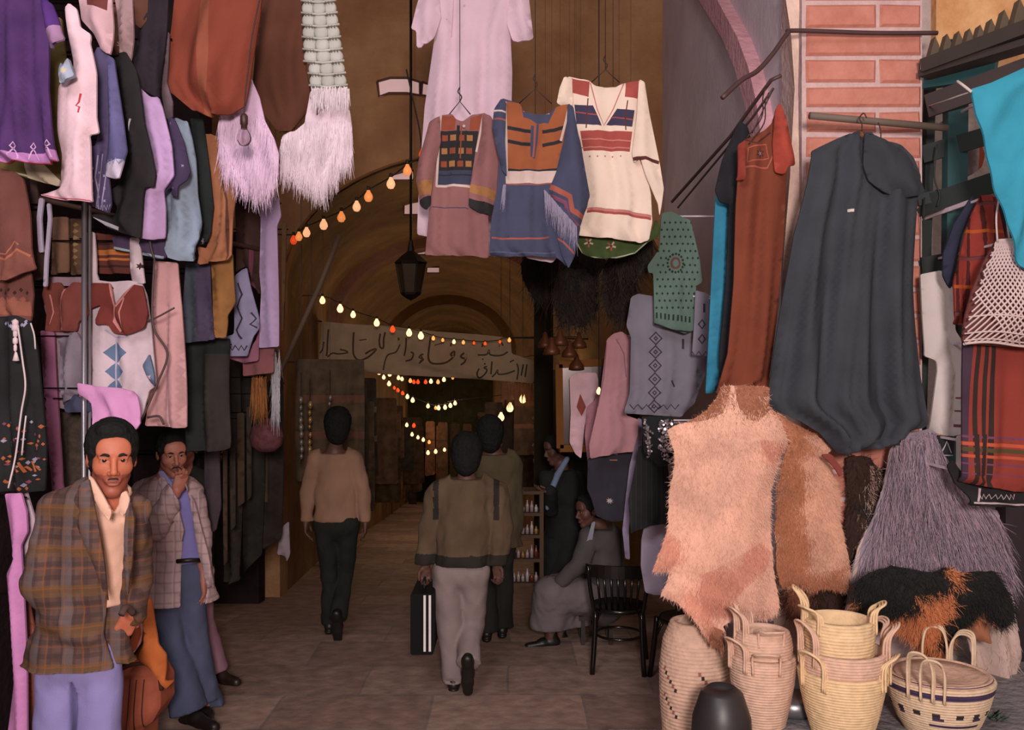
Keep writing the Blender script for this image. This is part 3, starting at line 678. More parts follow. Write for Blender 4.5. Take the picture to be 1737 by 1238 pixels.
G('mauve_gown', 'long rose mauve gown between black dress and grey blouse', 'gown', [(66,560),(93,563),(96,640),(100,740),(108,835),(84,840),(76,760),(70,650)], 4.0, cloth('8c4c6c', var=.15), fold=.02, freq=10)
G('grey_blouse', 'crumpled grey lilac blouse left of the white pole', 'blouse', [(98,575),(130,562),(146,590),(140,640),(128,672),(104,690),(97,640)], 3.98, cloth('786876', var=.2), fold=.025, freq=9, bulge=.05)
G('navy_bundle', 'small dark blue folded cloth under the grey lilac blouse', 'cloth', [(106,688),(126,668),(150,684),(160,690),(152,698),(110,700)], 3.97, cloth('3a3a54'))
G('dark_robe', 'mottled dark brown robe hanging behind the front man shoulder', 'robe', [(94,700),(150,694),(150,760),(140,860),(104,850),(96,780)], 4.2, [cloth('3c2c22', var=.4, nscale=40)])
G('pink_blouse', 'bright pink blouse hanging directly above the front man head', 'blouse', [(132,649),(160,655),(201,658),(230,664),(238,700),(236,728),(160,730),(156,682),(134,668)], 3.92, cloth('d088bc', var=.12), fold=.016, bulge=.05)
t = hanging('peach_gown', 'long peach gown with pale seam above the second man', 'gown', W(283, 442, 4.25))
sheet('gown_body', [(263,442),(303,446),(308,522),(312,654),(314,726),(250,722),(254,650),(258,540)], 4.25, [cloth('c48e90', var=.12), cloth('d8acb0')], [(line([(286,520),(286,724)], 2.5), 1)], parent=t, fold=.02, freq=9, bulge=.05, seed=3)
G('slate_skirt', 'slate blue and purple pleated skirt between peach and ochre gowns', 'skirt', [(314,446),(356,446),(366,576),(311,582)], 4.5, [cloth('3e4250'), cloth('443650')], [([(334,440),(360,440),(370,580),(336,584)], 1)], fold=.018, freq=14, seed=5)
G('dark_drape', 'tall blackish drape below the slate skirt', 'drape', [(315,574),(350,576),(390,574),(390,760),(374,765),(316,765)], 4.7, [cloth('151a18', var=.3), cloth('2a2420')], [(rect(348,600,392,770), 1)], fold=.02, freq=9)
G('mauve_cloth', 'narrow grey mauve cloth beside the second man shoulder', 'cloth', [(346,756),(372,757),(374,860),(366,900),(352,905),(346,850)], 5.6, cloth('46363e'), fold=.01)
for i, (x, y0, y1, c_, w_) in enumerate([(378,762,960,'4a3422',7),(390,760,900,'3c2c20',9),(402,700,860,'46321e',12),(418,690,850,'382a1e',8)]):
    G('hanging_cloth', 'thin dim brown cloth strip right of the second man, %s from the left' % ('first','second','third','fourth')[i], 'cloth', [(x,y0),(x+w_,y0),(x+w_+1,y1-8),(x+1,y1)], 5.75+.08*i, cloth(c_, var=.3), bulge=.01, bw=4, fold=.005, group='dim cloth strips by the second man')
for i, (pts, c_, lab) in enumerate([([(376,596),(408,600),(410,800),(406,985),(378,990)], '2a2018', 'tall dark brown drape between the second man and the alley, leftmost of three'), ([(408,606),(446,640),(448,800),(444,940),(410,975)], '1e1a12', 'tall blackish drape added for shade in the left doorway, middle of three'), ([(444,650),(478,640),(480,800),(476,915),(446,930)], '241810', 'tall dark drape added for shade at the edge of the alley, rightmost of three')]):
    G('doorway_shade_drape', lab, 'drape', pts, 6.3+.12*i, [cloth(c_, var=.4), cloth('4e3a20')], [(rect(pts[0][0]+6, 600, pts[0][0]+12, 850), 1)] if i != 1 else [], fold=.03, freq=6, seed=i)  # dark cloths added for the doorway's shade, around one brown drape
G('chevron_tunic', 'grey tunic with dark zigzag embroidery left of the long lilac gown', 'tunic', [(398,467),(418,453),(425,488),(438,536),(440,557),(428,571),(420,604),(369,604),(365,576),(397,567),(397,510)], 4.85,
  [cloth('8880a0', var=.2), cloth('2e2a38')], [(zig(372, 418, 590, 4, 10, 3), 1), (line([(404,480),(412,500),(402,520),(412,540),(402,560),(410,575)], 3.5), 1), (line([(425,530),(434,540),(424,550),(436,556)], 3), 1)], fold=.012, seed=2)
G('rose_trousers', 'folded rose mauve cloth under the chevron tunic', 'cloth', [(386,600),(424,600),(440,560),(438,612),(412,616),(388,608)], 5.0, cloth('8a5068'))
G('rose_cloth', 'dull rose cloth hanging below the long lilac gown', 'cloth', [(412,612),(438,590),(465,586),(464,632),(412,638)], 5.1, cloth('7c4448'))
t = hanging('lilac_gown', 'long narrow lilac gown at the right end of the left stall', 'gown', W(460, 340, 5.0))
sheet('gown_body', [(442,349),(456,336),(473,335),(477,366),(470,383),(473,588),(438,590),(442,495),(439,463)], 5.0, cloth('a88cb4', var=.1), parent=t, fold=.012, freq=8)
G('rust_drape', 'dark rust drape behind the chevron tunic', 'drape', [(398,330),(440,330),(440,500),(424,480),(414,450),(400,462)], 5.2, [cloth('3a1c14', var=.4), cloth('6c2c44')], [(line([(428,420),(428,500)], 6), 1)], fold=.02)
G('ochre_strip', 'thin ochre strip of cloth along the edge of the lilac gown', 'strip', [(478,380),(486,378),(484,470),(481,560),(477,562),(478,470)], 5.2, cloth('4e3010'), bulge=.01, bw=3, fold=.004)
# amber and white thread fringe
pts = [tuple(W(x, y, 5.3+random.uniform(-.04,.04))) for x, y in [(random.uniform(428, 452), random.uniform(636, 660)) for _ in range(220)]]
o = strands('thread_fringe', pts, [random.uniform(.08, .2) for _ in pts], (0,0,-1), [cloth('a05c1c'), cloth('704014')], w0=.0025, spread=.05, curl=.04, midx=[random.randint(0,1) for _ in pts]); tag(o, 'amber thread fringe hanging under the dull rose cloth', 'fringe')
pts = [tuple(W(x, y, 5.25+random.uniform(-.04,.04))) for x, y in [(random.uniform(462, 475), random.uniform(590, 690)) for _ in range(160)]]
o = strands('thread_fringe', pts, [random.uniform(.08, .16) for _ in pts], (0,0,-1), [cloth('a8a0a8')], w0=.002, spread=.06, curl=.05); tag(o, 'whitish thread fringe hanging at the end of the left stall', 'fringe')
# black dress with cords and embroidery
t = hanging('black_dress', 'black dress with multicoloured embroidered hem at left edge', 'dress', W(30, 540, 3.5))
rg = []; rr = random.Random(4)
for i in range(60):
    x = rr.uniform(4, 72); y = rr.uniform(715, 828)
    rg.append((dia(x, y, rr.uniform(1.5, 4), rr.uniform(1.5, 4)), rr.choice([1,1,2,3])))
for i in range(7): rg.append((line([(24+i*6, 790-(i%2)*8), (30+i*6, 798-(i%2)*-2)], 3), 1))
for i in range(14): rg.append((dia(rr.uniform(2, 50), rr.uniform(542, 556), 2.5, 3.5), 3))
sheet('dress_body', [(-14,538),(28,535),(50,545),(62,590),(70,680),(75,760),(72,834),(10,834),(-14,834)], 3.5, [cloth('120e12', var=.3), cloth('a8501c'), cloth('7c3048'), cloth('8c84a0')], rg, parent=t, fold=.02, freq=8)
m = MB(); m.tube(spline([W(30,552,3.4), W(38,610,3.39), W(43,655,3.38), W(36,700,3.39), (W(26,775,3.4)), W(14,828,3.38)], 6), .0035, 6)
m.tube(spline([W(44,705,3.4), W(40,740,3.4), W(37,772,3.4)], 4), .003, 6); m.tube(spline([W(52,548,3.4), W(58,568,3.4), W(60,592,3.4)], 4), .003, 6)
m.build('cord', cloth('c8b0b4'), t)
m = MB()
for y, r in ((548,.011),(556,.013),(566,.008),(578,.009),(590,.006)): m.lathe(W(26,y,3.4), [(0,.016),(r,.008),(r,-.008),(0,-.016)], 10)
m.lathe(W(27,606,3.4), [(0,.02),(.004,.018),(.012,-.012),(0,-.014)], 10); m.build('tassel', cloth('d0b4bc'), t)
# pink and white cloths at the bottom left
G('pink_gown', 'bright pink gown hanging at the bottom left beside the front man', 'gown', [(6,838),(36,836),(45,868),(47,902),(36,925),(40,1000),(46,1110),(50,1250),(8,1250),(18,1160),(14,1060),(8,975),(20,950),(14,890)], 3.45, cloth('c87ab4', var=.12), fold=.014, freq=8, bulge=.05)
G('white_scarf', 'whitish cloth hanging right behind the bright pink gown', 'cloth', [(36,832),(46,832),(62,885),(52,930),(42,972),(38,930),(44,890)], 3.55, cloth('c0a4b4'))
G('salmon_cloth', 'salmon cloth low between pink gown and front man legs', 'cloth', [(46,1000),(58,1060),(64,1130),(64,1250),(50,1250)], 3.6, cloth('9c4c3c'))
# poles and rails of the stall
SILV = plain('a8a0a8', rough=.35, metal=.8); IRON = plain('3a2c2c', rough=.5, metal=.6); WOOD = plain('4a2c20', rough=.7)
def pole(name, lab, cat, pts, r, mat, group=None):
    m = MB(); m.tube(pts, r, 10); o = m.build(name, mat); return tag(o, lab, cat, group)
pole('metal_pole', 'silvery vertical pole standing between the two waistcoat dresses', 'pole', [W(143,340,3.95), W(144,480,3.95), W(140,640,3.95), W(138,770,3.95)][:1] + [W(140,1700,3.95)], .011, SILV)
pole('metal_pole', 'second silvery pole running down right behind the first', 'pole', [W(152,330,4.02), W(150,1690,4.02)], .008, SILV)
pole('clothes_rail', 'upper wooden rail carrying the rank of garments', 'rail', [(-1.85, 3.0, 3.95), (-1.45, 5.9, 3.95)], .02, WOOD)
pole('clothes_rail', 'lower wooden rail hidden among the hanging garments of the left stall', 'rail', [W(60,335,4.3), W(300,440,4.45), W(480,335,5.3)][:1] + [W(470,430,5.3)], .012, WOOD)
m = MB(); m.tube(spline([W(262,440,4.05), W(258,520,4.05), W(262,560,4.05), W(284,600,4.05), (W(268,648,4.05)), W(250,690,4.05), W(240,712,4.05)], 6), .005, 6)
m.tube(spline([W(240,545,4.05), W(262,540,4.05), W(296,522,4.05)], 5), .004, 6); m.tube(spline([W(250,708,4.05), W(270,706,4.05), W(278,720,4.05)], 4), .005, 6)
m.tube(spline([W(262,440,4.05), W(256,420,4.05), W(250,380,4.05)], 4), .005, 6)
tag(m.build('electric_cable', plain('46302e', rough=.6)), 'dark cable looping down over the peach gown', 'cable')
# round net bag
t = hanging('drawstring_bag', 'round dark rose bag hanging at the alley edge of the left stall', 'bag', W(455, 690, 5.6))
m = MB(); m.lathe(W(452,738,5.6), [(0,-.1),(.05,-.095),(.09,-.06),(.1,0),(.085,.05),(.045,.085),(.03,.1)], 20); m.build('bag_body', cloth('5a2a30', var=.4, nscale=30), t)
m = MB(); m.tube([W(449,712,5.6), W(462,690,5.6), W(474,670,5.6)], .005, 6); m.build('cord', WOOD, t)
G('paper_sheet', 'small pale cloth hanging at waist height in the dark left doorway', 'cloth', [(473,908),(480,892),(490,884),(492,940),(488,952),(484,944),(470,940)], 6.9, cloth('94808a'), bulge=.02, bw=5)
# ---------------------------------------------------------------- ponchos and fringed shawls
ARM['side'] = None
t = hanging('red_poncho', 'large brick red poncho hanging at the top left of centre', 'poncho', W(370, -8, 4.1))
sheet('poncho_body', [(298,-12),(446,-12),(440,30),(424,105),(412,176),(390,190),(362,197),(330,190),(300,165),(277,147),(284,100),(292,40)], 4.1, [cloth('7e3018', var=.12), cloth('8a4228')], [([(344,-14),(364,-14),(360,198),(344,196)], 1)], parent=t, fold=.03, freq=4, bulge=.08, seed=4, bw=35)
sheet('brown_poncho', [(446,-12),(534,-12),(518,60),(520,120),(527,150),(530,186),(515,205),(492,223),(470,222),(447,190),(427,145),(430,80)], 4.5, cloth('582a14', var=.14), label='russet brown poncho hanging behind the red one', cat='poncho', fold=.025, freq=4, bulge=.08, seed=6, bw=35)
def shawl(lab, body, d, roots_y, seed, col, colb, mac=None):
    t = hanging('fringed_shawl', lab, 'shawl', W(body[0][0], body[0][1], d))
    o, S = sheet('shawl_body', body, d, [cloth(colb, var=.1)], parent=t, bulge=.05, fold=.015, freq=12, seed=seed)
    rng = random.Random(seed); P = []; Ls = []
    for (x, y) in scatter(body, 2600, seed):
        if y < roots_y: continue
        P.append(tuple(S.pt(x, y, .004))); Ls.append(rng.uniform(.05, .11))
    strands('fringe', P, Ls, (0, -.05, -1), [cloth(col, bump=0)], t, w0=.0016, seed=seed, spread=.07, curl=.1)
    return t, S
shawl('lilac white fringed shawl hanging behind the bare bulb', [(372,196),(400,175),(418,140),(426,132),(440,165),(450,205),(466,236),(474,262),(472,296),(455,314),(446,322),(428,318),(412,308),(400,294),(380,280),(373,250)], 4.3, 195, 1, 'e0bcd8', 'd8aed0')
t, S = shawl('white fringed shawl with crocheted scallop strip, right of the russet poncho', [(528,150),(536,196),(560,176),(590,168),(596,215),(597,262),(578,280),(566,300),(548,322),(530,312),(512,296),(490,288),(477,286),(478,228),(500,224),(518,208)], 4.45, 205, 2, 'e4ccd8', 'dcc0cc')
sc = []
m = MB()
for k in range(9):
    y = -8 + k*20.5; x0 = 514 + (k*k*.15) + (6 if k > 5 else 0); x1 = 566 + k*2.8
    for j in range(3):
        cx_ = x0 + (x1-x0)*(j+.5)/3; rx = (x1-x0)/3*.62*4.5/F; kk = 4.5/F
        c0 = W(cx_, y+2, 4.43 - .012*(j == 1)); pr_ = [(math.sin(a_)*rx, math.cos(a_)*12.5*kk) for a_ in np.linspace(.01, math.pi-.01, 9)]
        m.lathe(c0, pr_, 12, sy=.55)
        for q_ in range(3): m.lathe(W(cx_+(q_-1)*5, y+12, 4.405), [(.001,.006),(.005,0),(.001,-.006)], 6, m=1)
    m.tube([W(x0-3, y+9, 4.42), W((x0+x1)/2, y+12, 4.40), W(x1+4, y+8, 4.42)], .006, 6)
m.build('scallop_strip', [cloth('b4b0a8', weave=False), cloth('6c5c54')], t)
P = [tuple(W(x, 150+random.uniform(-4,14), 4.4+random.uniform(-.02,.01))) for x in np.linspace(528, 592, 260)]
strands('strip_fringe', P, [random.uniform(.05,.1) for _ in P], (0,0,-1), [cloth('dcc8d0', bump=0)], t, w0=.0022, spread=.05, curl=.05)

for x, y, d in ((440,640,5.3),(468,596,5.25),(470,668,5.6)):
    q_ = W(x, y, d); ARMS.append((q_.x, q_.y, q_.z, 'L'))
# ================================================================ garments hung in the middle of the opening
WIRE = plain('3a2a28', rough=.5, metal=.5)
def drop(parent, x, y, d, spread=20, dy=22, top=6.0, fork=True):
    """wire from the ceiling down to a forked hanger"""
    k = d/F; p = W(x, y, d); m = MB()
    if fork:
        m.tube([p + Vector((-spread*k, .0, -dy*k)), p, p + Vector((spread*k, 0, -dy*k))], .003, 6)
        m.tube(spline([p, p+Vector((3*k,0,8*k)), p+Vector((-3*k,0,16*k)), p+Vector((0,0,24*k))], 4), .0035, 6)
    m.tube([p, Vector((p.x, p.y, top))], .002, 5)
    return m.build('hanger_wire', WIRE, parent)
# long pale gown
t = hanging('long_gown', 'long pinkish white gown hanging high behind the three tunics', 'gown', W(810, -5, 5.3))
PW = cloth('d8b4c4', var=.08)
sheet('gown_body', [(722,-40),(735,-44),(884,-44),(896,-10),(866,60),(869,120),(866,250),(872,350),(866,436),(790,432),(740,404),(707,397),(711,300),(720,180),(737,62)], 5.3, [PW, cloth('c49cac')], [(line([(770,-20),(768,30),(766,64)], 2), 1), (motif(788,13,3,4), 1), (motif(758,36,2,4), 1)], parent=t, fold=.02, freq=6, seed=5, bulge=.05, bw=20)
sheet('sleeve', [(722,-40),(742,-36),(748,30),(737,62),(722,76),(707,81),(706,52),(697,48),(706,10)], 5.26, PW, parent=t, bulge=.05, bw=12)
sheet('sleeve', [(866,-40),(888,-44),(897,-6),(905,64),(896,70),(869,69),(860,40)], 5.26, PW, parent=t, bulge=.05, bw=12)
drop(t, 810, -48, 5.3, 30, 10)
# mauve tunic
def tunic(name, lab, base, body, d, regs, mats, sl, seed):
    t = hanging(name, lab, 'tunic', W(body[0][0], body[0][1], d))
    sheet('tunic_body', body, d, mats, regs, parent=t, fold=.012, freq=7, seed=seed, bulge=.04)
    for i, (p, rg) in enumerate(sl): sheet('sleeve', p, d-.035-.004*i, mats, rg, parent=t, bulge=.05, bw=12, fold=.012, seed=seed+3)
    return t
MV = cloth('8c5858', var=.12); RST = cloth('8c3c20'); BKK = cloth('221c20'); TAN = cloth('a06834'); WTR = cloth('ccb0a8'); NVY = cloth('343850')
checks = [([(747,198),(774,196),(772,222),(750,222)], 1), ([(798,200),(818,194),(812,222),(796,222)], 1), ([(748,223),(812,223),(798,314),(743,314)], 2)]
for j in range(3):
    for i in range(4): checks.append((rect(750+i*14-j, 230+j*22, 760+i*14-j, 240+j*22), 3 if (i+j) % 2 else 1))
checks += [([(744,290),(801,290),(798,314),(743,314)], 5), (line([(745,298),(800,298)], 2), 2), (line([(778,214),(776,250),(775,275)], 5), 2), (line([(783,214),(781,270)], 2), 1),
           (line([(748,196),(744,260),(741,318)], 3.5), 4), (line([(820,196),(814,230),(808,258)], 3.5), 4), (line([(741,317),(770,315),(799,318)], 4), 4), (line([(733,352),(790,354),(794,356)], 1.5), 5)]
t = tunic('mauve_tunic', 'dusty mauve tunic with dark checked bib, leftmost of the three tunics', 'tunic',
  [(744,197),(766,192),(774,203),(784,206),(793,200),(800,194),(824,192),(834,205),(828,330),(829,438),(800,434),(721,433),(726,380),(732,320),(736,240)], 4.95, checks, [MV, RST, BKK, TAN, WTR, NVY],
  [([(728,206),(746,197),(748,240),(738,280),(731,330),(731,345),(724,357),(712,348),(710,330),(705,304),(710,270),(722,230)], [([(708,310),(734,305),(731,330),(711,332)], 3), ([(708,340),(732,332),(730,360),(712,358)], 2)]),
   ([(818,193),(832,196),(842,215),(849,255),(853,286),(850,312),(845,338),(834,366),(812,360),(795,350),(796,325),(800,305),(812,262),(816,230)], [([(796,311),(846,327),(843,343),(795,325)], 3), ([(794,336),(842,350),(836,370),(792,356)], 2)])], 1)
drop(t, 780, 172, 4.97, 18, 22)
m = MB(); p = W(787,214,4.9); m.lathe(p, [(0,.008),(.008,.003),(.008,-.003),(0,-.008)], 10, tilt=Matrix.Rotation(math.pi/2, 3, 'X')); m.build('button', plain('d8c0b8'), t)
# blue tunic
BL = cloth('3e405c', var=.12); ORS = cloth('984c20'); MAR = cloth('84405c')
rg = [([(858,172),(884,176),(888,200),(930,210),(944,180),(965,176),(958,230),(944,288),(862,288),(859,230)], 1)]
rg += [(line([(860,217),(885,222),(903,226)], 6), 2), (line([(920,224),(940,222),(956,217)], 6), 2), (line([(861,240),(885,245),(900,247)], 6), 2), (line([(920,247),(940,244),(953,240)], 6), 2), (line([(862,288),(900,291),(946,288)], 3), 2),
       ([(861,291),(944,291),(936,312),(860,312)], 4), (line([(860,313),(898,314),(936,312)], 2), 3), (line([(857,172),(859,240),(860,312)], 4), 4), (line([(966,176),(960,205),(951,240)], 4), 4),
       (line([(903,215),(902,240),(902,268)], 5), 0), (line([(912,212),(910,240),(905,270)], 4), 0), (line([(908,214),(906,250),(904,268)], 3), 3), ([(886,188),(932,190),(930,206),(912,212),(892,200)], 0), (line([(888,188),(932,192)], 2.5), 4)]
rg += [(line([(834,404),(880,406),(930,404)], 3), 3), (line([(830,428),(940,430)], 2), 6)]
t = tunic('blue_tunic', 'slate blue tunic with orange striped bib and fringed sleeve, middle of the three tunics', 'tunic',
  [(852,166),(882,176),(889,190),(908,194),(932,192),(944,180),(966,176),(972,200),(960,260),(950,300),(956,380),(964,420),(962,452),(944,438),(900,434),(860,436),(830,432),(834,370),(844,320),(848,250),(846,200)], 4.8, rg, [BL, ORS, BKK, cloth('a04c3c'), WTR, NVY, cloth('545670')],
  [([(850,166),(859,172),(857,240),(860,300),(852,290),(842,250),(835,215),(838,185)], [(line([(838,188),(858,190)], 3), 4), (line([(838,202),(858,204)], 3), 3)]),
   ([(963,175),(973,180),(980,220),(990,270),(1001,332),(984,385),(968,378),(948,352),(931,322),(944,290),(956,240),(962,205)], [(line([(932,316),(966,335),(970,358),(992,372)], 9), 3), (line([(928,328),(958,345),(964,368),(982,385)], 6), 7)]),
   ([(952,330),(970,350),(985,385),(976,432),(964,456),(952,430),(944,395)], [(line([(940,400),(956,412),(974,432)], 3), 3)])], 2)
o = t.children[0]
for ch in t.children:
    if ch.name.startswith('sleeve'): ch.data.materials.append(MAR)
drop(t, 908, 150, 4.82, 28, 26)
P = []; 
for i in range(44):
    a = i/43; x = 924+a*(978-924); y = 322+a*62; P += [tuple(W(x+random.uniform(-1,1), y, 4.72)) for _ in range(3)]
strands('fringe', P, [random.uniform(.07, .14) for _ in P], (0,0,-1), [cloth('8c8098')], t, w0=.002, spread=.05, curl=.05)
P = [tuple(W(854+random.uniform(-1,4), 318+random.uniform(-6,10), 4.74)) for _ in range(26)]
strands('fringe', P, [random.uniform(.05, .1) for _ in P], (-.1,0,-1), [cloth('8c8098')], t, w0=.002, spread=.05, curl=.05)
# cream tunic
CR = cloth('ecd0be', var=.05); RD = cloth('a8443c'); PKR = cloth('c47870'); GRN = cloth('3c4c1c')
rg = [([(969,133),(1000,140),(998,166),(971,158)], 1), ([(1062,136),(1090,136),(1082,168),(1059,166)], 1),
      ([(974,178),(1005,181),(1018,210),(1020,215),(978,210)], 2), ([(1028,213),(1046,186),(1076,188),(1072,216)], 2), (line([(975,190),(1012,197)], 2), 1), (line([(1036,200),(1074,204)], 2), 1),
      ([(984,222),(1072,224),(1068,258),(990,256)], 1), (line([(986,236),(1070,240)], 2), 3), (line([(986,250),(1069,252)], 2), 3),
      (line([(997,168),(995,195),(994,218)], 2), 4), (line([(1064,172),(1060,200),(1061,222)], 2), 4), (line([(996,356),(1050,360),(1104,370)], 9), 3), (line([(996,358),(1050,362),(1104,372)], 3.5), 1)]
rg += [(motif(1000+i*13, 266, 2, 4), 1) for i in range(5)] + [(line([(1012,140),(1024,148),(1044,148),(1056,142)], 1), 1), (line([(1001,142),(1012,188),(1024,214),(1040,186),(1058,142)], 2), 3)]
t = tunic('cream_tunic', 'cream tunic with red yoke squares and red stripes, rightmost of the three tunics', 'tunic',
  [(963,129),(1000,138),(1008,146),(1024,148),(1044,148),(1056,141),(1090,135),(1096,170),(1090,260),(1104,330),(1106,378),(1100,408),(1086,412),(1040,404),(980,400),(980,385),(996,352),(1000,330),(985,240),(968,180)], 5.05, rg, [CR, RD, cloth('3c3450'), PKR, cloth('5c2420')],
  [([(957,130),(971,131),(972,176),(966,180),(944,176),(949,150)], []),
   ([(1084,135),(1094,137),(1102,190),(1112,240),(1120,280),(1126,320),(1122,350),(1119,366),(1116,345),(1104,318),(1096,300),(1086,268),(1076,276),(1072,260),(1080,200)], [(line([(1072,270),(1094,269),(1118,276)], 6), 4)])], 3)
drop(t, 1027, 118, 5.07, 24, 22)
t = hanging('green_skirt', 'green cloth with small flowers showing below the cream tunic', 'skirt', W(1040, 398, 5.15))
rg = []
for (x, y, r) in ((998,412,8),(1036,418,8),(1068,406,6)):
    for a in range(5):
        an = a*1.256+.3; rg.append((line([(x+2*math.cos(an), y+2*math.sin(an)), (x+r*math.cos(an), y+r*math.sin(an))], 3), 1 + a % 2))
rg.append((line([(979,412),(990,434),(1030,440),(1076,430),(1096,412)], 2), 3))
sheet('skirt_body', [(980,388),(1040,392),(1084,400),(1106,392),(1112,372),(1120,384),(1118,400),(1098,412),(1078,430),(1050,438),(1010,438),(988,430),(979,414)], 5.17, [GRN, cloth('b89888'), cloth('a04c2c'), cloth('a8a890')], rg, parent=t, fold=.012)
drop(t, 1040, 386, 5.17, 30, 6, fork=False)
for i, (pts, dd) in enumerate([([(777,430),(796,432),(786,444)], 5.02), ([(846,432),(890,436),(892,440),(850,438)], 4.9), ([(892,436),(920,438),(938,431),(944,438),(930,446),(915,442)], 4.9)]):
    pass
sheet('white_petticoat', [(880,400),(936,400),(944,438),(936,446),(916,442),(893,438)], 4.93, cloth('c8a8b4'), label='white hem of a garment peeping out under the blue tunic', cat='petticoat', fold=.01)
m = MB(); q_ = W(908, 402, 4.945); m.tube([q_, (q_.x, q_.y, 6.02)], .002, 5); _o = bpy.data.objects['white_petticoat']; m.build('hanging_wire', WIRE, _o)
# dark bunch of hair-like fleeces with copper things at the right of the alley mouth
DK = [cloth('1e1410', var=.4, bump=0), cloth('2c1c10', var=.4, bump=0), cloth('3a2414', bump=0)]
spots = [(925,452,80,120,7.1),(985,430,80,110,6.75),(1070,425,70,90,5.75),(975,505,75,100,6.4),(1050,488,60,110,6.0)]
names = ['left end','upper middle','right end','lower left','lower right']
for i, (x, y, wd_, h_, d) in enumerate(spots):
    t = hanging('dark_fleece', 'shaggy near black fleece under the tunics, at the %s of the bunch' % names[i], 'fleece', W(x, y-30, d), 'dark fleeces bunched under the tunics')
    pl = [(x-wd_*.45,y-h_*.35),(x-wd_*.2,y-h_*.5),(x+wd_*.25,y-h_*.48),(x+wd_*.5,y-h_*.3),(x+wd_*.52,y+h_*.2),(x+wd_*.2,y+h_*.5),(x-wd_*.3,y+h_*.45),(x-wd_*.5,y+h_*.1)]
    o, S = sheet('fleece_body', pl, d, DK[0], parent=t, bulge=.05, fold=.02, seed=i, jag=3)
    q = scatter(pl, 700, i); P = [tuple(S.pt(a, b)) for a, b in q]
    strands('hair', P, [random.uniform(.05,.14) for _ in P], (0,-.3,-1), DK, t, w0=.003, spread=.4, curl=.3, midx=[random.choice([0,0,1,2]) for _ in P], seed=i)
    m = MB(); p = W(x, y-h_*.4, d); m.tube([p, (p.x, p.y, 6.02)], .0012, 4); m.build('hanging_wire', WIRE, t)
COP = plain('5c3018', rough=.5, metal=.4)
for i, (x, y) in enumerate([(936,585),(950,570),(966,590),(982,575),(978,612),(925,575)]):
    p = W(x, y, 6.05+.13*i); m = MB(); m.lathe(p, [(0,.05),(.012,.045),(.02,.01),(.05,-.03),(.055,-.06),(.035,-.065),(.0,-.03)], 14); m.tube([p+Vector((0,0,.05)), Vector((p.x,p.y,6.02))], .001, 4)
    o = m.build('copper_bell', COP); tag(o, 'small copper bell hanging below the dark fleeces, %s from the left' % ['second','third','fourth','sixth','fifth','first'][i], 'bell', 'copper bells below the fleeces')
# ================================================================ hides and skins
def hide(name, lab, poly, d, cols, regs, nh, L, seed, dirn=(0,-.12,-1), base_k=1, spread=.35, curl=.3, w0=.0016, bulge=.05, edge='b88c80', parent=None, sc=1.0, nofur=None, fold=.03, soft=7):
    t = hanging(name, lab, 'hide', W(np.mean([p[0] for p in poly]), min(p[1] for p in poly), d))
    mats = [cloth(c, var=.2, nscale=5, weave=False) for c in cols]
    o, S = sheet('hide_skin', poly, d, mats, regs, parent=t, jag=1.2, fold=fold, freq=2.6, bulge=bulge, bw=30, seed=seed, slant='fur', th=.008)
    pl = S.poly; q = scatter(pl, nh, seed); rng = np.random.RandomState(seed)
    if nofur is not None: q = q[~inpoly(q[:,0], q[:,1], nofur)]
    dist = distpoly(q[:,0], q[:,1], pl); fr = S.front(q[:,0], q[:,1], dist); pln = S.plane(q[:,0], q[:,1])
    P = np.stack([(q[:,0]-CX)*pln/F, fr-.001, EZ+(CY-q[:,1])*pln/F], 1)
    mi = np.zeros(len(q), int); jq = q + rng.normal(0, soft, q.shape) + 9*np.stack([np.sin(q[:,1]*.06+seed)+.5*np.sin(q[:,1]*.17), np.sin(q[:,0]*.08)], 1)
    for rg in regs: mi[inpoly(jq[:,0], jq[:,1], rg[0])] = rg[1]
    # lean outward near the edges
    cxm = q.mean(0); out = (q-cxm)/(np.linalg.norm(q-cxm, axis=1)[:, None]+1e-6); wgt = np.exp(-dist/10)[:, None]
    D = np.array(dirn)[None, :] + wgt*np.stack([out[:,0], np.zeros(len(q)), -out[:,1]], 1)*1.2
    f = strands('fur', P, L*(.5+rng.rand(len(q))), D, [cloth(c, var=.22, bump=0, nscale=5) for c in cols], t, w0=w0, spread=spread, curl=curl, midx=mi, seed=seed)
    tag(f, kind='stuff'); return t, S
X5 = lambda l: [(1090+.4994*x, 620+.4994*y) for x, y in l]
p1 = X5([(170,185),(215,150),(250,110),(262,72),(350,66),(425,72),(428,150),(470,190),(495,258),(466,320),(442,420),(440,560),(452,700),(470,830),(440,862),(380,870),(330,840),(300,858),(270,880),(285,950),(262,968),(228,950),(180,868),(120,805),(62,785),(92,706),(35,704),(60,640),(90,560),(94,420),(112,330),(110,300),(80,215),(120,200)])
reg1 = [(X5([(150,195),(200,130),(250,60),(300,70),(290,110),(270,160),(220,185)]), 1), (X5([(310,60),(440,60),(430,150),(385,190),(345,180),(320,140)]), 1),
        (X5([(20,720),(40,640),(90,560),(130,600),(110,680),(60,715)]), 2), (X5([(200,700),(300,640),(400,600),(445,640),(420,700),(330,740),(260,860),(210,850),(190,780)]), 2), (X5([(390,250),(470,255),(490,290),(440,330),(400,300)]), 2),
        (X5([(50,800),(60,740),(95,700),(75,760)]), 3), (X5([(220,880),(290,900),(290,980),(220,970)]), 1), (X5([(120,800),(160,760),(240,880),(220,950),(180,870)]), 2)]
hide('goat_hide', 'large cream and tan hide hanging in front beside the dark cloak', p1, 3.88, ['dca48c','94583c','cc846c','2c2420'], reg1, 24000, .013, 11, w0=.0011)
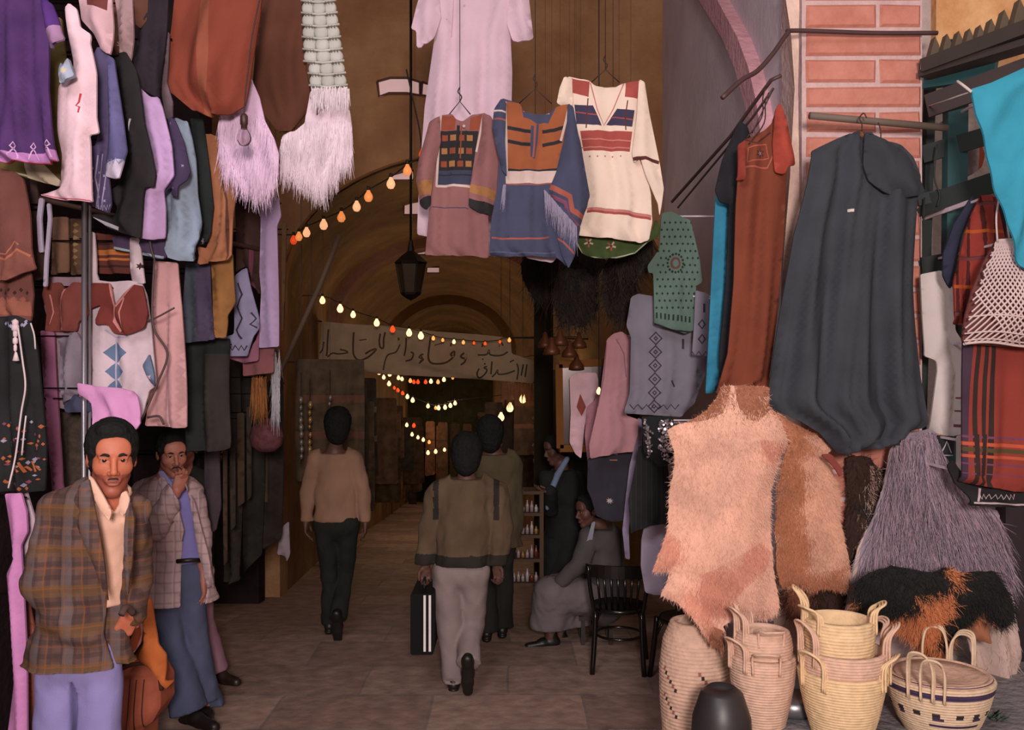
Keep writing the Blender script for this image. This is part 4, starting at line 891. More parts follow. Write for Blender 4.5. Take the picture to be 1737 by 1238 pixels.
p2 = X5([(430,150),(470,165),(500,190),(560,220),(600,240),(640,285),(622,310),(655,380),(666,440),(664,520),(682,610),(700,690),(690,765),(620,755),(560,768),(480,758),(464,700),(452,560),(455,420),(470,320),(495,258)])
reg2 = [(X5([(430,150),(600,230),(640,290),(600,280),(540,330),(540,480),(550,600),(560,770),(440,770),(440,400)]), 1), (X5([(540,240),(600,235),(640,290),(610,290)]), 0), (X5([(560,700),(700,680),(700,780),(560,780)]), 1)]
hide('goat_hide', 'smaller tan hide hanging behind the large cream one', p2, 4.28, ['d89c80','b8704c','6c3c28'], reg2, 14000, .013, 12, w0=.0011)
sheet('raw_skin_edge', X5([(608,303),(640,300),(680,352),(672,380),(650,345)]), 4.12, cloth('7c3028'), label='curled dark red skin flap beside the smaller tan hide', cat='hide', fold=.004)
p5 = [(1434,776),(1450,772),(1478,776),(1492,800),(1505,790),(1502,860),(1484,900),(1470,940),(1452,950),(1440,960),(1432,900),(1436,840)]
hide('narrow_hide', 'narrow dark brown and white hide between tan hide and grey long haired one', p5, 4.46, ['3c2018','b08c80','14100e'], [(line([(1478,790),(1472,850),(1462,900),(1450,930)], 9), 1), (dia(1466,860,12,20), 2)], 2500, .03, 13)
hide('dark_hide', 'dark shaggy hide low behind the rims of the two big baskets', X5([(470,760),(560,765),(690,760),(700,860),(640,880),(560,870),(500,840)]), 4.44, ['3c2018','8c4c34'], [(X5([(470,760),(560,765),(545,850),(500,850)]), 1)], 3000, .04, 14)
X6 = lambda l: [(1400+.4348*x, 700+.4348*y) for x, y in l]
p3 = X6([(300,85),(340,78),(400,62),(440,85),(460,150),(490,240),(570,345),(640,375),(682,385),(700,470),(725,600),(745,800),(765,960),(748,990),(742,1100),(735,1195),(665,1195),(640,1190),(600,1100),(560,900),(480,700),(280,640),(140,690),(100,800),(75,790),(92,720),(110,620),(140,520),(200,400),(235,280),(255,130),(300,125)])
reg3 = [(X6([(92,800),(140,660),(300,600),(500,620),(640,640),(690,700),(760,900),(780,1200),(500,1200),(400,900),(200,850)]), 1), (line(X6([(690,400),(712,480),(735,640),(755,900)]), 8), 1), (line(X6([(250,140),(230,290),(140,520),(90,780)]), 5), 1)]
t3, S3 = hide('longhair_hide', 'big grey long haired hide hanging beneath the tartan cloth', p3, 4.33, ['94828e','c8a89c','6c5c6c'], reg3, 1500, .03, 15, bulge=.05)
q = scatter(X6([(310,90),(400,66),(440,90),(470,190),(560,340),(675,390),(690,470),(715,590),(640,560),(440,560),(280,560),(150,600),(200,410),(240,280),(262,135)]), 13000, 16)
q = np.concatenate([q, scatter(X6([(140,560),(280,540),(440,540),(640,540),(700,560),(690,600),(440,590),(280,590),(150,630)]), 2500, 17)])
fr = S3.front(q[:,0], q[:,1]); P = np.stack([(q[:,0]-CX)*4.33/F, fr-.002, EZ+(CY-q[:,1])*4.33/F], 1)
cxp = (q[:,0]-1570)/200; D = np.stack([cxp*.5, -.28*np.ones(len(q)), -np.ones(len(q))], 1)
rng = np.random.RandomState(3)
f = strands('long_hair', P, .07+.09*rng.rand(len(q)), D, [cloth(c, var=.05, bump=0) for c in ('9c8894','b490a0','5c4c5c','7c6c7c')], t3, w0=.002, spread=.13, curl=.12, midx=rng.choice([0,0,1,1,2,3], len(q)), seed=18); tag(f, kind='stuff')
p4 = X6([(112,825),(118,740),(140,655),(200,625),(270,598),(330,610),(420,620),(470,600),(520,625),(600,622),(660,620),(700,680),(732,745),(735,800),(712,838),(650,822),(585,790),(520,835),(480,900),(476,985),(440,1012),(410,960),(360,900),(300,850),(270,830),(200,848),(150,850)])
reg4 = [(X6([(100,900),(100,600),(300,560),(495,600),(480,680),(430,720),(380,690),(320,690),(300,740),(260,800),(210,860)]), 1), (X6([(430,1010),(430,780),(480,680),(530,620),(760,560),(780,900),(700,860),(640,820),(590,785),(520,830),(480,930),(480,990)]), 1)]
hide('goat_hide', 'black and orange hide draped over the banded basket', p4, 3.97, ['c8703c','14100e'], reg4, 16000, .03, 19, soft=3, bulge=.07, spread=.5)
sheet('hide_scrap', X6([(540,830),(580,790),(640,830),(650,900),(600,890),(560,870)]), 4.1, cloth('a86444', weave=False), label='small russet tuft of hide behind the basket handles', cat='hide', fold=.01)
# ================================================================ baskets
STR = cloth('d8b088', var=.16, nscale=30, weave=False, bump=.5); STP = cloth('d0a48c', var=.14, nscale=30, weave=False, bump=.5); PRP = cloth('3c2848'); BRK = cloth('2c2024'); RSS = cloth('9c5448')
def coil(prof, coilh, amp=.004, per=4):
    """profile (r, z) sampled into rounded coils"""
    out = []; z0, z1 = prof[0][1], prof[-1][1]; L = 0; seg = []
    for a, b in zip(prof, prof[1:]): l = math.hypot(b[0]-a[0], b[1]-a[1]); seg.append((L, l, a, b)); L += l
    n = max(2, int(L/coilh))*per
    for i in range(n+1):
        s_ = L*i/n
        for (l0, l, a, b) in seg:
            if s_ <= l0+l+1e-9: break
        t_ = (s_-l0)/l; r = a[0]+(b[0]-a[0])*t_; z = a[1]+(b[1]-a[1])*t_; nx, nz = (b[1]-a[1])/l, -(b[0]-a[0])/l
        k = amp*abs(math.sin(math.pi*(i % per)/per)); out.append((max(.001, r + nx*k), z + nz*k))
    return out
def handle(c, ang, r, z, h, w_, rr_=.0048, strandsn=3, lean=.03):
    h *= 1.35
    m = MB()
    for s_ in range(strandsn):
        a0, a1 = ang-w_, ang+w_; off = (s_-.5*(strandsn-1))*rr_*2.2
        P = [Vector((r*math.cos(a0)*1.01, r*math.sin(a0)*1.01, z-.05)), Vector((r*math.cos(a0)*1.03, r*math.sin(a0)*1.03, z+h*.5)), Vector(((r+lean)*math.cos(ang-w_*.5), (r+lean)*math.sin(ang-w_*.5), z+h*.93)), Vector(((r+lean)*math.cos(ang+w_*.5), (r+lean)*math.sin(ang+w_*.5), z+h*.93)), Vector((r*math.cos(a1)*1.03, r*math.sin(a1)*1.03, z+h*.5)), Vector((r*math.cos(a1)*1.01, r*math.sin(a1)*1.01, z-.05))]
        P = [Vector(c)+p+Vector((math.cos(ang)*off, math.sin(ang)*off, off*.6)) for p in P]; m.tube(spline(P, 6), rr_, 7)
    return m
def basket(name, lab, c, prof, ch, mats, mf=None, inner=True, n=56, parent=None, handles=(), sx=1):
    t = hanging(name, lab, 'basket', c); out = coil(prof, ch)
    pr = [(0.001, out[0][1])] + out; nb = len(pr)
    top = pr[-1]; inn = [(top[0]-.012, top[1]+.003), (top[0]-.02, top[1]-.01)] + [(max(.01, r-.022), z+.008) for r, z in prof[::-1][1:]] + [(0.001, prof[0][1]+.012)]
    m = MB(); m.lathe(c, pr+inn, n, mf=(lambda i, a: mf(pr[min(i, nb-1)][1], a) if i < nb-1 else 0) if mf else None, sx=sx); m.build('basket_body', mats, t)
    for (ang, h, w_) in handles:
        handle(c, ang, top[0], top[1], h, w_).build('handle', mats[0], t)
    return t
zl = .585
R_ = math.radians
c1 = (W(1178,0,4.12).x, 4.12, .30)
def mf1(z, a):
    k = int((math.degrees(a) % 360)/5.5); zz = int(z/.016)
    ph = (k + zz*0) % 12
    for row0 in (17, 24):
        if zz == row0 - (ph % 6) and ph < 6: return 1 if ph % 2 else 2
    return 0
basket('tall_basket', 'tall coiled basket with small dark squares, leftmost beneath the large hide', c1, [(.12,0),(.136,.1),(.148,.25),(.15,.38),(.135,.5),(.1,.585)], .016, [STP, BRK, RSS], mf1, n=72)
c2 = (W(1293,0,3.72).x, 3.72, zl)
basket('straw_basket', 'narrow straw basket with ropes, second from the left', c2, [(.085,0),(.105,.09),(.12,.17),(.126,.24),(.127,.275)], .011, [STP], handles=[(R_(208),.06,.34),(R_(262),.03,.4)])
basket('straw_basket', 'another straw basket stacked inside the narrow one with ropes', (c2[0]+.0, c2[1], zl+.012), [(.085,.1),(.112,.25),(.114,.30),(.108,.335),(.1,.36)], .011, [STP], handles=[(R_(200),.07,.3),(R_(275),.015,.5),(R_(120),.06,.3)])
c3 = (W(1428,0,3.62).x, 3.62, zl-.0)
T3 = cloth('dcb688', var=.12, nscale=30, weave=False, bump=.5)
basket('straw_basket', 'wide straw basket, the outer one of the stack in the middle', c3, [(.108,.0),(.132,.08),(.150,.16),(.160,.22),(.163,.248)], .011, [T3, STP], handles=[(R_(212),.07,.3),(R_(328),.06,.3)])
basket('straw_basket', 'straw basket nested second in the wide middle stack', (c3[0], c3[1], zl+.012), [(.12,.12),(.158,.26),(.162,.318)], .011, [STP], handles=[(R_(202),.09,.26),(R_(340),.08,.26),(R_(20),.07,.25)])
basket('straw_basket', 'straw basket with the tallest rim, innermost of the wide middle stack', (c3[0]-.005, c3[1]+.02, zl+.024), [(.1,.1),(.125,.28),(.130,.36),(.127,.415)], .012, [T3], handles=[(R_(200),.04,.35),(R_(345),.05,.3),(R_(160),.08,.25)])
c4 = (W(1592,0,3.66).x, 3.66, zl)
def mf4(z, a):
    g = math.degrees(a) % 360; zz = z
    if .175 < zz < .198: return 1
    if .10 < zz < .118: return 2 if (g % 24) < 9 else 0
    if .088 < zz <= .1: return 1 if (g % 48) < 12 else 0
    if .062 < zz < .074 and 235 < g < 300: return 1
    return 0
WV = cloth('d0b090', var=.1, nscale=30, weave=False, bump=.5)
basket('banded_basket', 'low round basket with purple bands at the lower right', c4, [(.12,.0),(.15,.05),(.178,.12),(.196,.19),(.2,.215)], .011, [WV, PRP, BRK], mf4, n=80, handles=[(R_(228),.1,.22),(R_(240),.085,.2),(R_(70),.1,.22),(R_(40),.09,.22)])
def mf5(z, a): return 1 if z > .2 else 0
basket('banded_basket', 'second purple rimmed basket nested inside the low round one', (c4[0], c4[1], zl+.02), [(.11,.1),(.18,.18),(.19,.205)], .01, [STP, PRP], mf5, n=72)
m = MB(); m.lathe((c4[0]+.01, c4[1], zl), [(.001,.2),(.12,.215),(.17,.222),(.172,.214),(.1,.2)], 40); tag(m.build('basket_lid', STP), 'pink straw lid resting in the low banded basket', 'lid')
# lying basket and rope at the bottom edge
t = hanging('lying_basket', 'straw basket lying on its side at the bottom edge', 'basket', (W(1310,0,3.45).x, 3.42, zl))
m = MB(); cc = Vector((W(1310,0,3.4).x, 3.40, zl+.03)); rot = Matrix.Rotation(R_(90), 3, 'Y')
m.lathe(cc, coil([(.03,-.19),(.052,-.15),(.055,.12),(.04,.2)], .011), 32, tilt=rot, sx=.5); m.build('basket_body', T3, t)
m = MB()
for k, (dx, h_) in enumerate([(-.17,.05),(-.155,.06),(-.14,.045),(.1,.02)]):
    p = cc+Vector((dx,-.02,.0)); m.tube(spline([p+Vector((-.01,0,-.02)), p+Vector((-.018,-.01,h_*.6)), p+Vector((0,-.015,h_)), p+Vector((.015,-.01,h_*.6)), p+Vector((.01,0,-.02))], 5), .0065, 7)
m.build('handle', STR, t)
m = MB(); m.lathe((.80, 3.6, .30), [(.001,0),(.09,.0),(.115,.08),(.12,.22),(.11,.36),(.08,.45),(.05,.475),(.045,.455),(.001,.45)], 36); tag(m.build('leather_pouf', plain('2a2426', rough=.45)), 'dark round leather pouf at the foot of the narrow basket', 'pouf')
m = MB(); m.lathe((W(1345,0,3.85).x, 3.85, zl), [(.001,0),(.09,.0),(.1,.02),(.1,.06),(.08,.07),(.001,.065)], 28); tag(m.build('metal_tray', plain('8c888c', rough=.35, metal=.7)), 'grey metal tray glimpsed between the two middle baskets', 'tray')
m = MB(); rr = random.Random(2); cg = W(1680,0,3.75); cg.z = zl
for k in range(26):
    a = rr.random()*6.28; r = rr.random()*.05; L_ = rr.uniform(.02,.05); p = cg+Vector((r*math.cos(a), r*math.sin(a), .01)); q_ = p+Vector((math.cos(a)*L_, math.sin(a)*L_, rr.uniform(.01,.045))); s_ = Vector((-math.sin(a),math.cos(a),0))*.008
    mid = (p+q_)/2; m.add([p, mid+s_, q_, mid-s_, mid-Vector((0,0,.004))], [(0,1,4),(1,2,4),(2,3,4),(3,0,4),(0,3,2,1)])
tag(m.build('green_sprig', cloth('3c5444', weave=False)), 'small green sprig at the bottom right corner by the baskets', 'plant')
# ================================================================ right of the opening
ARM['side'] = 'R'
GT = cloth('5c7468', var=.12); GD = cloth('1c2c28'); GR = cloth('6c3c34')
rg = []
for j in range(13):
    for i in range(8):
        x = 1118+i*9+(4.5 if j % 2 else 0)-(j*.4); y = 378+j*12
        rr_ = math.hypot(x-1145, (y-445)*.8)
        if rr_ > 16: rg.append((dia(x, y, 2.2, 2.6), 1))
for a in range(16):
    an = a*math.pi/8
    for r in (7, 13): rg.append((dia(1145+r*math.cos(an+r), 447+r*1.2*math.sin(an+r), 2.4, 2.8), 1 if r > 10 else 2))
rg += [(rect(1112+i*7, 530+i*.9, 1115+i*7, 540+i*.9), 1) for i in range(9)] + [(line([(1110,549),(1140,560),(1176,564)], 3), 1)]
G('green_tunic', 'grey green tunic dotted with dark diamonds, over the grey embroidered gown', 'tunic', [(1122,362),(1138,358),(1171,374),(1179,407),(1187,443),(1191,479),(1181,485),(1177,560),(1163,566),(1110,550),(1108,463),(1100,463),(1098,451),(1118,423)], 5.45, [GT, GD, GR], rg, fold=.008, bulge=.04)
GE = cloth('7c7482', var=.1); DKB = cloth('3a2c3c'); SLV = cloth('60646e')
rg = []
for i in range(6):
    y = 574+i*23; rg += [(dia(1112-i*.5, y, 12, 12), 1), (dia(1112-i*.5, y, 9, 9), 0), (dia(1112-i*.5, y, 4.5, 4.5), 1), (dia(1112-i*.5, y, 2, 2), 2)]
rg += [(zig(1068, 1152, 690, 4, 12, 2), 1), (rect(1156,575,1160,592), 1), (line([(1138,645),(1144,656)], 3), 1)] + [(motif(1184+(i%3)*5, 630+i*8, 6, 5), 3) for i in range(7)]
G('grey_gown', 'large grey lilac gown with chain of diamonds behind the green dotted tunic', 'gown', [(1070,504),(1082,498),(1106,502),(1140,520),(1176,500),(1196,500),(1200,604),(1196,637),(1179,685),(1155,707),(1058,701),(1068,665),(1070,572),(1062,552)], 5.6, [GE, DKB, cloth('8c6c74'), SLV], rg, fold=.012, freq=8)
rg = [(rect(1192,515,1196,530), 1), (dia(1190,550,7,9), 1), (dia(1190,550,4,6), 0), (dia(1190,575,7,9), 1), (dia(1190,575,4,6), 0), (zig(1174,1202,600,4,5,2), 1)]
G('grey_sleeve', 'grey embroidered cloth end beside the turquoise gown', 'cloth', [(1180,492),(1202,498),(1202,604),(1174,602),(1177,560)], 5.4, [GE, DKB], rg, fold=.005)
PK = cloth('b47c84', var=.1)
G('pink_coat', 'dusty pink coat hanging left of the grey lilac gown', 'coat', [(1029,576),(1040,566),(1054,562),(1070,572),(1068,665),(1062,704),(1084,712),(1082,738),(1074,766),(1040,770),(1001,778),(999,754),(1012,700),(1019,661),(1025,613)], 5.9, [PK, cloth('8c5c68')], [(line([(1029,580),(1024,640),(1014,690)], 2), 1), (line([(1045,575),(1058,600),(1062,640)], 2), 1)], fold=.015, freq=8)
NV = cloth('2c2834', var=.15)
G('navy_jumper', 'dark navy jumper with white badge hanging behind the seated man', 'jumper', [(997,778),(1020,768),(1035,770),(1050,770),(1072,768),(1078,800),(1072,880),(1040,886),(1012,876),(1003,845),(996,830)], 6.1, [NV, cloth('b8a8a8'), cloth('a86c4c')], [(motif(1034,849,6,8), 1), (line([(1033,767),(1048,769)], 4), 1), (line([(1034,780),(1047,780)], 2), 2)], fold=.01)
G('lilac_shirt', 'pale lilac shirt strip hanging between navy jumper and dark skirt', 'shirt', [(1082,708),(1090,712),(1088,770),(1076,800),(1070,860),(1066,900),(1068,948),(1061,948),(1056,900),(1062,840),(1068,790),(1080,740)], 6.0, cloth('9484a0'), fold=.008)
G('striped_skirt', 'blackish pinstriped skirt hanging beside the big hide', 'skirt', [(1084,756),(1130,756),(1142,888),(1100,892),(1070,905),(1066,850),(1076,800)], 5.6, cloth('1c1a1c', plaid=[('X', .03, .15, '3c3838', .6)]), fold=.012, freq=8)
t = hanging('sequin_top', 'black top with silver sequins left of the big hide', 'top', W(1110, 705, 5.3))
sheet('top_body', [(1088,706),(1142,706),(1148,780),(1120,794),(1092,766)], 5.3, cloth('141216'), parent=t)
m = MB(); rr = random.Random(9)
for i in range(300):
    if i < 90: x = 1097+rr.gauss(0, 3)+((i/90)*6); y = 712+i*.75
    else: x = 1117+rr.random()*24; y = 712+rr.random()*80
    if not inpoly([x], [y], [(1092,706),(1106,706),(1106,772),(1098,780),(1092,760),(1092,706),(1110,706),(1142,706),(1146,790),(1126,780)])[0]: continue
    p = W(x, y, 5.24-rr.random()*.03); r = rr.uniform(.004, .009); a = Vector((rr.gauss(0,.5), -1, rr.gauss(0,.5))).normalized(); q = a.to_track_quat('Z','Y').to_matrix()
    m.add([p + q @ Vector((r*math.cos(k*1.047), r*math.sin(k*1.047), 0)) for k in range(6)] + [p + a*-.002], [(0,1,2,3,4,5), (1,0,6),(2,1,6),(3,2,6),(4,3,6),(5,4,6),(0,5,6)])
tag(m.build('sequins', plain('b8a8ac', rough=.3, metal=.7), t, smooth=False), kind='stuff')
# wall mirror with pale clothes showing
t = hanging('wall_mirror', 'golden brown framed mirror behind the pink coat', 'mirror', W(985, 620, 6.6))
m = MB(); a, b, c, e = [W(x, y, 6.6) for x, y in ((948,618),(1030,614),(1030,760),(950,760))]
m.bar(a, b, .05, .05); m.bar(b, c, .05, .05); m.bar(c, e, .05, .05); m.bar(e, a, .05, .05); m.build('mirror_frame', plain('6c4420', rough=.85, spec=.1), t, smooth=False)
m = MB(); m.add([a+Vector((0,.01,0)), b+Vector((0,.01,0)), c+Vector((0,.01,0)), e+Vector((0,.01,0)), a+Vector((0,.03,0)), b+Vector((0,.03,0)), c+Vector((0,.03,0)), e+Vector((0,.03,0))], [(3,2,1,0),(4,5,6,7),(0,1,5,4),(1,2,6,5),(2,3,7,6),(3,0,4,7)])
m.build('mirror_glass', plain('3a2c2c', rough=.2, metal=.5), t, smooth=False)
ARM['side'] = None
for i, (pts, col, lab) in enumerate([([(966,640),(980,632),(1012,632),(1018,655),(1002,690),(992,720),(986,778),(976,770),(966,750),(968,700)], 'd0a4ac', 'reflection of a pale pink blouse, built as cloth before the mirror'), ([(996,690),(1008,680),(1014,660),(1022,690),(1004,760),(998,790),(992,740)], 'b07480', 'reflection of a rose sleeve, built as cloth before the mirror beside the pink coat')]):
    G('pink_blouse' if i == 0 else 'rose_cloth', lab, 'blouse' if i == 0 else 'cloth', pts, 6.5-.06*i, [cloth(col, var=.15), cloth('8c3c30')], [([(984,668),(994,690),(986,706),(978,690)], 1)] if i == 0 else [], fold=.015, freq=12)  # mirror reflection built as solid garments in front of the glass
ARM['side'] = 'R'
p = W(1015, 664, 6.2); m = MB()
# ---- clothes rails
RUST = plain('5a4040', rough=.6, metal=.5)
t = pole('iron_rod', 'bent iron rod running from the brick pier out over the red dress', 'rod', spline([W(1590,56,4.5), W(1480,56,4.48), W(1350,52,4.45), W(1335,58,4.42), W(1312,90,4.35), W(1285,120,4.3), W(1258,136,4.25), W(1225,166,4.2)], 6), .011, RUST)
pole('iron_rod', 'thin double iron rod slanting from the wall up to the red dress', 'rod', [W(1325,128,4.3), W(1308,136,4.33), W(1272,185,4.5), W(1240,230,4.8), W(1140,342,6.1)], .009, RUST)
pole('iron_rod', 'second thin slanting rod just below the red dress hanger rod', 'rod', [W(1312,150,4.35), W(1276,200,4.5), W(1150,352,6.1)], .006, RUST)
pole('wooden_rod', 'straight grey rod across the brick pier carrying the dark cloak', 'rod', [W(1374,196,4.25), W(1606,217,4.38)], .017, plain('6c5a50', rough=.7))
ARM['side'] = None
# turquoise, black and red gowns
G('turquoise_gown', 'narrow turquoise gown hanging behind the black one', 'gown', [(1214,332),(1238,330),(1236,480),(1230,600),(1215,665),(1196,668),(1203,560),(1209,450)], 4.75, cloth('1c7c9c'), fold=.015, freq=12, bulge=.04)
G('black_dress', 'short sleeved black dress between turquoise gown and red dress', 'dress', [(1256,205),(1268,215),(1275,240),(1262,300),(1256,480),(1240,610),(1222,650),(1220,600),(1232,480),(1238,346),(1222,342),(1214,322),(1226,270),(1243,230)], 4.6, cloth('16141c', var=.2), fold=.015, freq=11, bulge=.05)
t = hanging('red_dress', 'long rust red dress with dark embroidered yoke hanging by the jamb', 'dress', W(1300, 190, 4.4))
RDD = cloth('763014', var=.12); YK = cloth('4a1c1c')
rg = [([(1262,250),(1270,238),(1302,236),(1310,262),(1300,282),(1258,282)], 0), (line([(1262,236),(1280,246),(1306,226)], 3), 1), (line([(1262,284),(1300,286),(1310,262)], 2.5), 2), (line([(1262,242),(1256,284)], 2.5), 1), (line([(1268,252),(1298,246),(1302,270),(1266,276),(1268,252)], 2), 2), (motif(1287,262,9,6), 1), (motif(1287,262,5,5), 3), (dia(1287,262,2.5,3), 2)]
sheet('dress_body', [(1262,236),(1276,232),(1296,222),(1308,210),(1322,176),(1330,205),(1336,290),(1330,400),(1320,520),(1306,656),(1262,658),(1213,666),(1232,600),(1243,480),(1248,350),(1252,300)], 4.4, [RDD, YK, cloth('a8503c'), cloth('5c6070')], rg, parent=t, fold=.02, freq=8, bulge=.06, seed=3)
sheet('sleeve', [(1316,186),(1323,174),(1333,198),(1342,240),(1350,279),(1334,284),(1330,296),(1316,290),(1312,240)], 4.33, [cloth('a03420'), YK], parent=t, bulge=.05, bw=12)
sheet('sleeve', [(1252,245),(1264,238),(1264,280),(1262,306),(1250,304),(1252,300)], 4.33, [cloth('84281a'), YK], parent=t, bulge=.04, bw=8)
m = MB(); k = 4.4/F
for (x, y) in ((1296,205),(1300,215)): m.tube(spline([W(x-30,y+30,4.38), W(x-4,y-6,4.38), W(x-2,y-40,4.36), W(x+4,y-58,4.35)], 5), .003, 6)
m.tube(spline([W(1276,226,4.38), W(1290,196,4.37), W(1312,150,4.35)], 5), .003, 6); m.build('hanger', WIRE, t)
# dark cloak
t = hanging('dark_cloak', 'wide slate grey cloak with round collar hanging on the grey rod', 'cloak', W(1462, 215, 4.2))
CL = cloth('33353d', var=.14); 
sheet('cloak_body', [(1462,219),(1488,233),(1526,248),(1546,268),(1560,300),(1556,336),(1556,480),(1562,640),(1572,722),(1530,735),(1528,755),(1490,758),(1440,770),(1420,768),(1392,735),(1360,715),(1328,700),(1303,685),(1312,640),(1325,540),(1345,400),(1368,310),(1378,255),(1420,235)], 4.2,
  [CL, cloth('c8b8b4'), cloth('8a4c2c')], [([(1431,358),(1440,358),(1440,363),(1431,363)], 1), ([(1458,222),(1466,222),(1466,233),(1454,233)], 2), (dia(1494,253,4,3), 2)], parent=t, fold=.035, freq=5.5, bulge=.08, bw=35, seed=1)
sheet('collar', [(1468,224),(1500,236),(1540,262),(1560,292),(1570,325),(1560,332),(1540,335),(1500,326),(1474,306),(1466,280)], 4.13, cloth('2f3038', var=.14), parent=t, bulge=.04, bw=14, fold=.015, freq=5)
m = MB(); m.tube(spline([W(1462,222,4.2), W(1462,210,4.2), W(1458,200,4.2), W(1465,192,4.2), W(1470,200,4.2)], 5), .003, 6); m.tube(spline([W(1494,236,4.2), W(1494,222,4.2), W(1490,208,4.2)], 5), .003, 6); m.build('hanger', WIRE, t)
ARM['side'] = 'R'
# ---- lattice
TEAL = plain('20464a', rough=.6); TDK = plain('1c2422', rough=.7)
t = hanging('lattice_screen', 'dark green wooden lattice screen at the right of the brick pier', 'screen', W(1620, 300, 4.5))
def slat(nm, a, b, wpx, d0, d1, mat, th=.03):
    m = MB(); m.bar(W(*a, d0), W(*b, d1), wpx*(d0+d1)/2/F, th, up=(0,-1,0)); return m.build(nm, mat, t, smooth=False)
slat('post', (1622,70), (1612,1000), 34, 4.5, 4.5, TEAL, .06)
slat('post', (1578,120), (1560,760), 14, 4.7, 4.7, TDK, .05)
slat('rail', (1556,352), (1745,290), 34, 4.56, 4.2, TDK); slat('rail', (1560,452), (1745,420), 30, 4.56, 4.3, TDK); slat('rail', (1566,262), (1745,210), 30, 4.58, 4.3, TDK)
slat('rail', (1570,130), (1690,112), 44, 4.56, 4.3, TEAL); slat('rail', (1574,180), (1745,118), 40, 4.5, 4.15, plain('3a2e2c', rough=.7)); slat('rail', (1566,560), (1745,540), 26, 4.56, 4.3, TDK)
slat('rail', (1556,340), (1600,330), 20, 4.52, 4.5, TDK)
m = MB(); m.tube(spline([W(1590,245,4.45), W(1585,300,4.45), W(1594,330,4.45), W(1590,350,4.45)], 5), .004, 6); m.tube(spline([W(1585,470,4.45), W(1582,500,4.45), W(1590,545,4.45)], 5), .004, 6); m.tube(spline([W(1568,335,4.45), W(1566,420,4.45), W(1570,480,4.45)], 5), .004, 6); m.build('cord', TDK, t)
# wooden canopy with pointed crest
t = hanging('carved_canopy', 'carved wooden canopy edge with row of pointed crests at top right', 'canopy', W(1650, 80, 4.1))
cm = plain('5c4c3c', rough=.8)
m = MB(); n = 9; xs = [1576,1597,1617,1636,1654,1672,1692,1716,1745,1785]
top = lambda x: 106 - (x-1576)*.34
dd = lambda x: 4.45-.45*(x-1576)/180
for i in range(n):
    x0, x1 = xs[i], xs[i+1]; d = dd(x0); h = (x1-x0)*2.1; b0, b1 = top(x0), top(x1)
    pr = [(x0+1,b0+8),(x0+1,b0-4),(x0+(x1-x0)*.18,b0-h*.45),(x0+(x1-x0)*.5,b0-h),(x0+(x1-x0)*.82,b1-h*.5),(x1-1,b1-4),(x1-1,b1+8)]
    f = [W(x, y, d) for x, y in pr]; vs = f + [p+Vector((0,.05,0)) for p in f]; N_ = len(pr)
    m.add(vs, [tuple(range(N_-1,-1,-1)), tuple(range(N_, 2*N_))] + [(j, (j+1) % N_, N_+(j+1) % N_, N_+j) for j in range(N_)])
m.build('crest', cm, t, smooth=False)
m = MB(); m.bar(W(1570,112,4.45), W(1790,30,3.95), .06, .08, up=(0,-1,0)); m.bar(W(1570,128,4.5), W(1790,62,4.0), .03, .12, up=(0,-1,0)); m.build('beam', plain('382e2a', rough=.8), t, smooth=False)
tag(mkobj('trim_7', *(lambda m: (m.v, m.f))(MB().box((W(1585,0,4.86).x, 4.84, 3.5), (4.2, 4.9, 5.0))), plaster('ochre_plaster', 'c88c5c', 'e0b080', 5), smooth=False), kind='structure')
# ---- white garments behind the lattice
WL_ = cloth('b8a8a8', var=.06)
G('white_robe', 'whitish robe hanging low between the dark cloak and the tartan', 'robe', [(1562,465),(1598,458),(1612,480),(1618,492),(1622,560),(1632,577),(1632,650),(1628,735),(1612,742),(1590,739),(1577,733),(1592,620),(1590,612),(1570,604),(1566,540)], 4.38, [cloth('ccbcb8', var=.06), cloth('7c3c40'), cloth('c88450')], [(line([(1622,675),(1630,675)], 3), 1), (line([(1620,697),(1630,697)], 3), 1), (line([(1618,722),(1630,722)], 5), 1), (line([(1578,733),(1600,739)], 2), 2)], fold=.014, freq=9, seed=2)
G('embroidered_cloth', 'pinkish white cloth glimpsed through the lattice beside the turquoise sheet', 'cloth', [(1636,245),(1660,234),(1672,262),(1668,282),(1642,300),(1634,280)], 4.6, [cloth('a89098'), cloth('9c4028')], [([(1660,244),(1672,250),(1672,285),(1655,290)], 1)])
# navy and plaid garments
G('navy_kaftan', 'dark navy kaftan sleeve in front of the lattice', 'kaftan', [(1650,330),(1660,345),(1636,395),(1620,480),(1614,490),(1598,470),(1600,430),(1618,380)], 4.2, cloth('24243c', var=.15), seed=2)
PLD = cloth('8a2416', var=.12, plaid=[('X', .055, .25, '241414', .8), ('Z', .12, .12, 'a8501c', .8), ('Z', .24, .08, '3c2438', .7)])
G('plaid_dress', 'red plaid dress hanging behind the crocheted bag', 'dress', [(1664,330),(1690,335),(1708,420),(1700,520),(1650,555),(1618,550),(1614,480),(1634,400),(1648,362)], 4.1, PLD, fold=.02, seed=4)
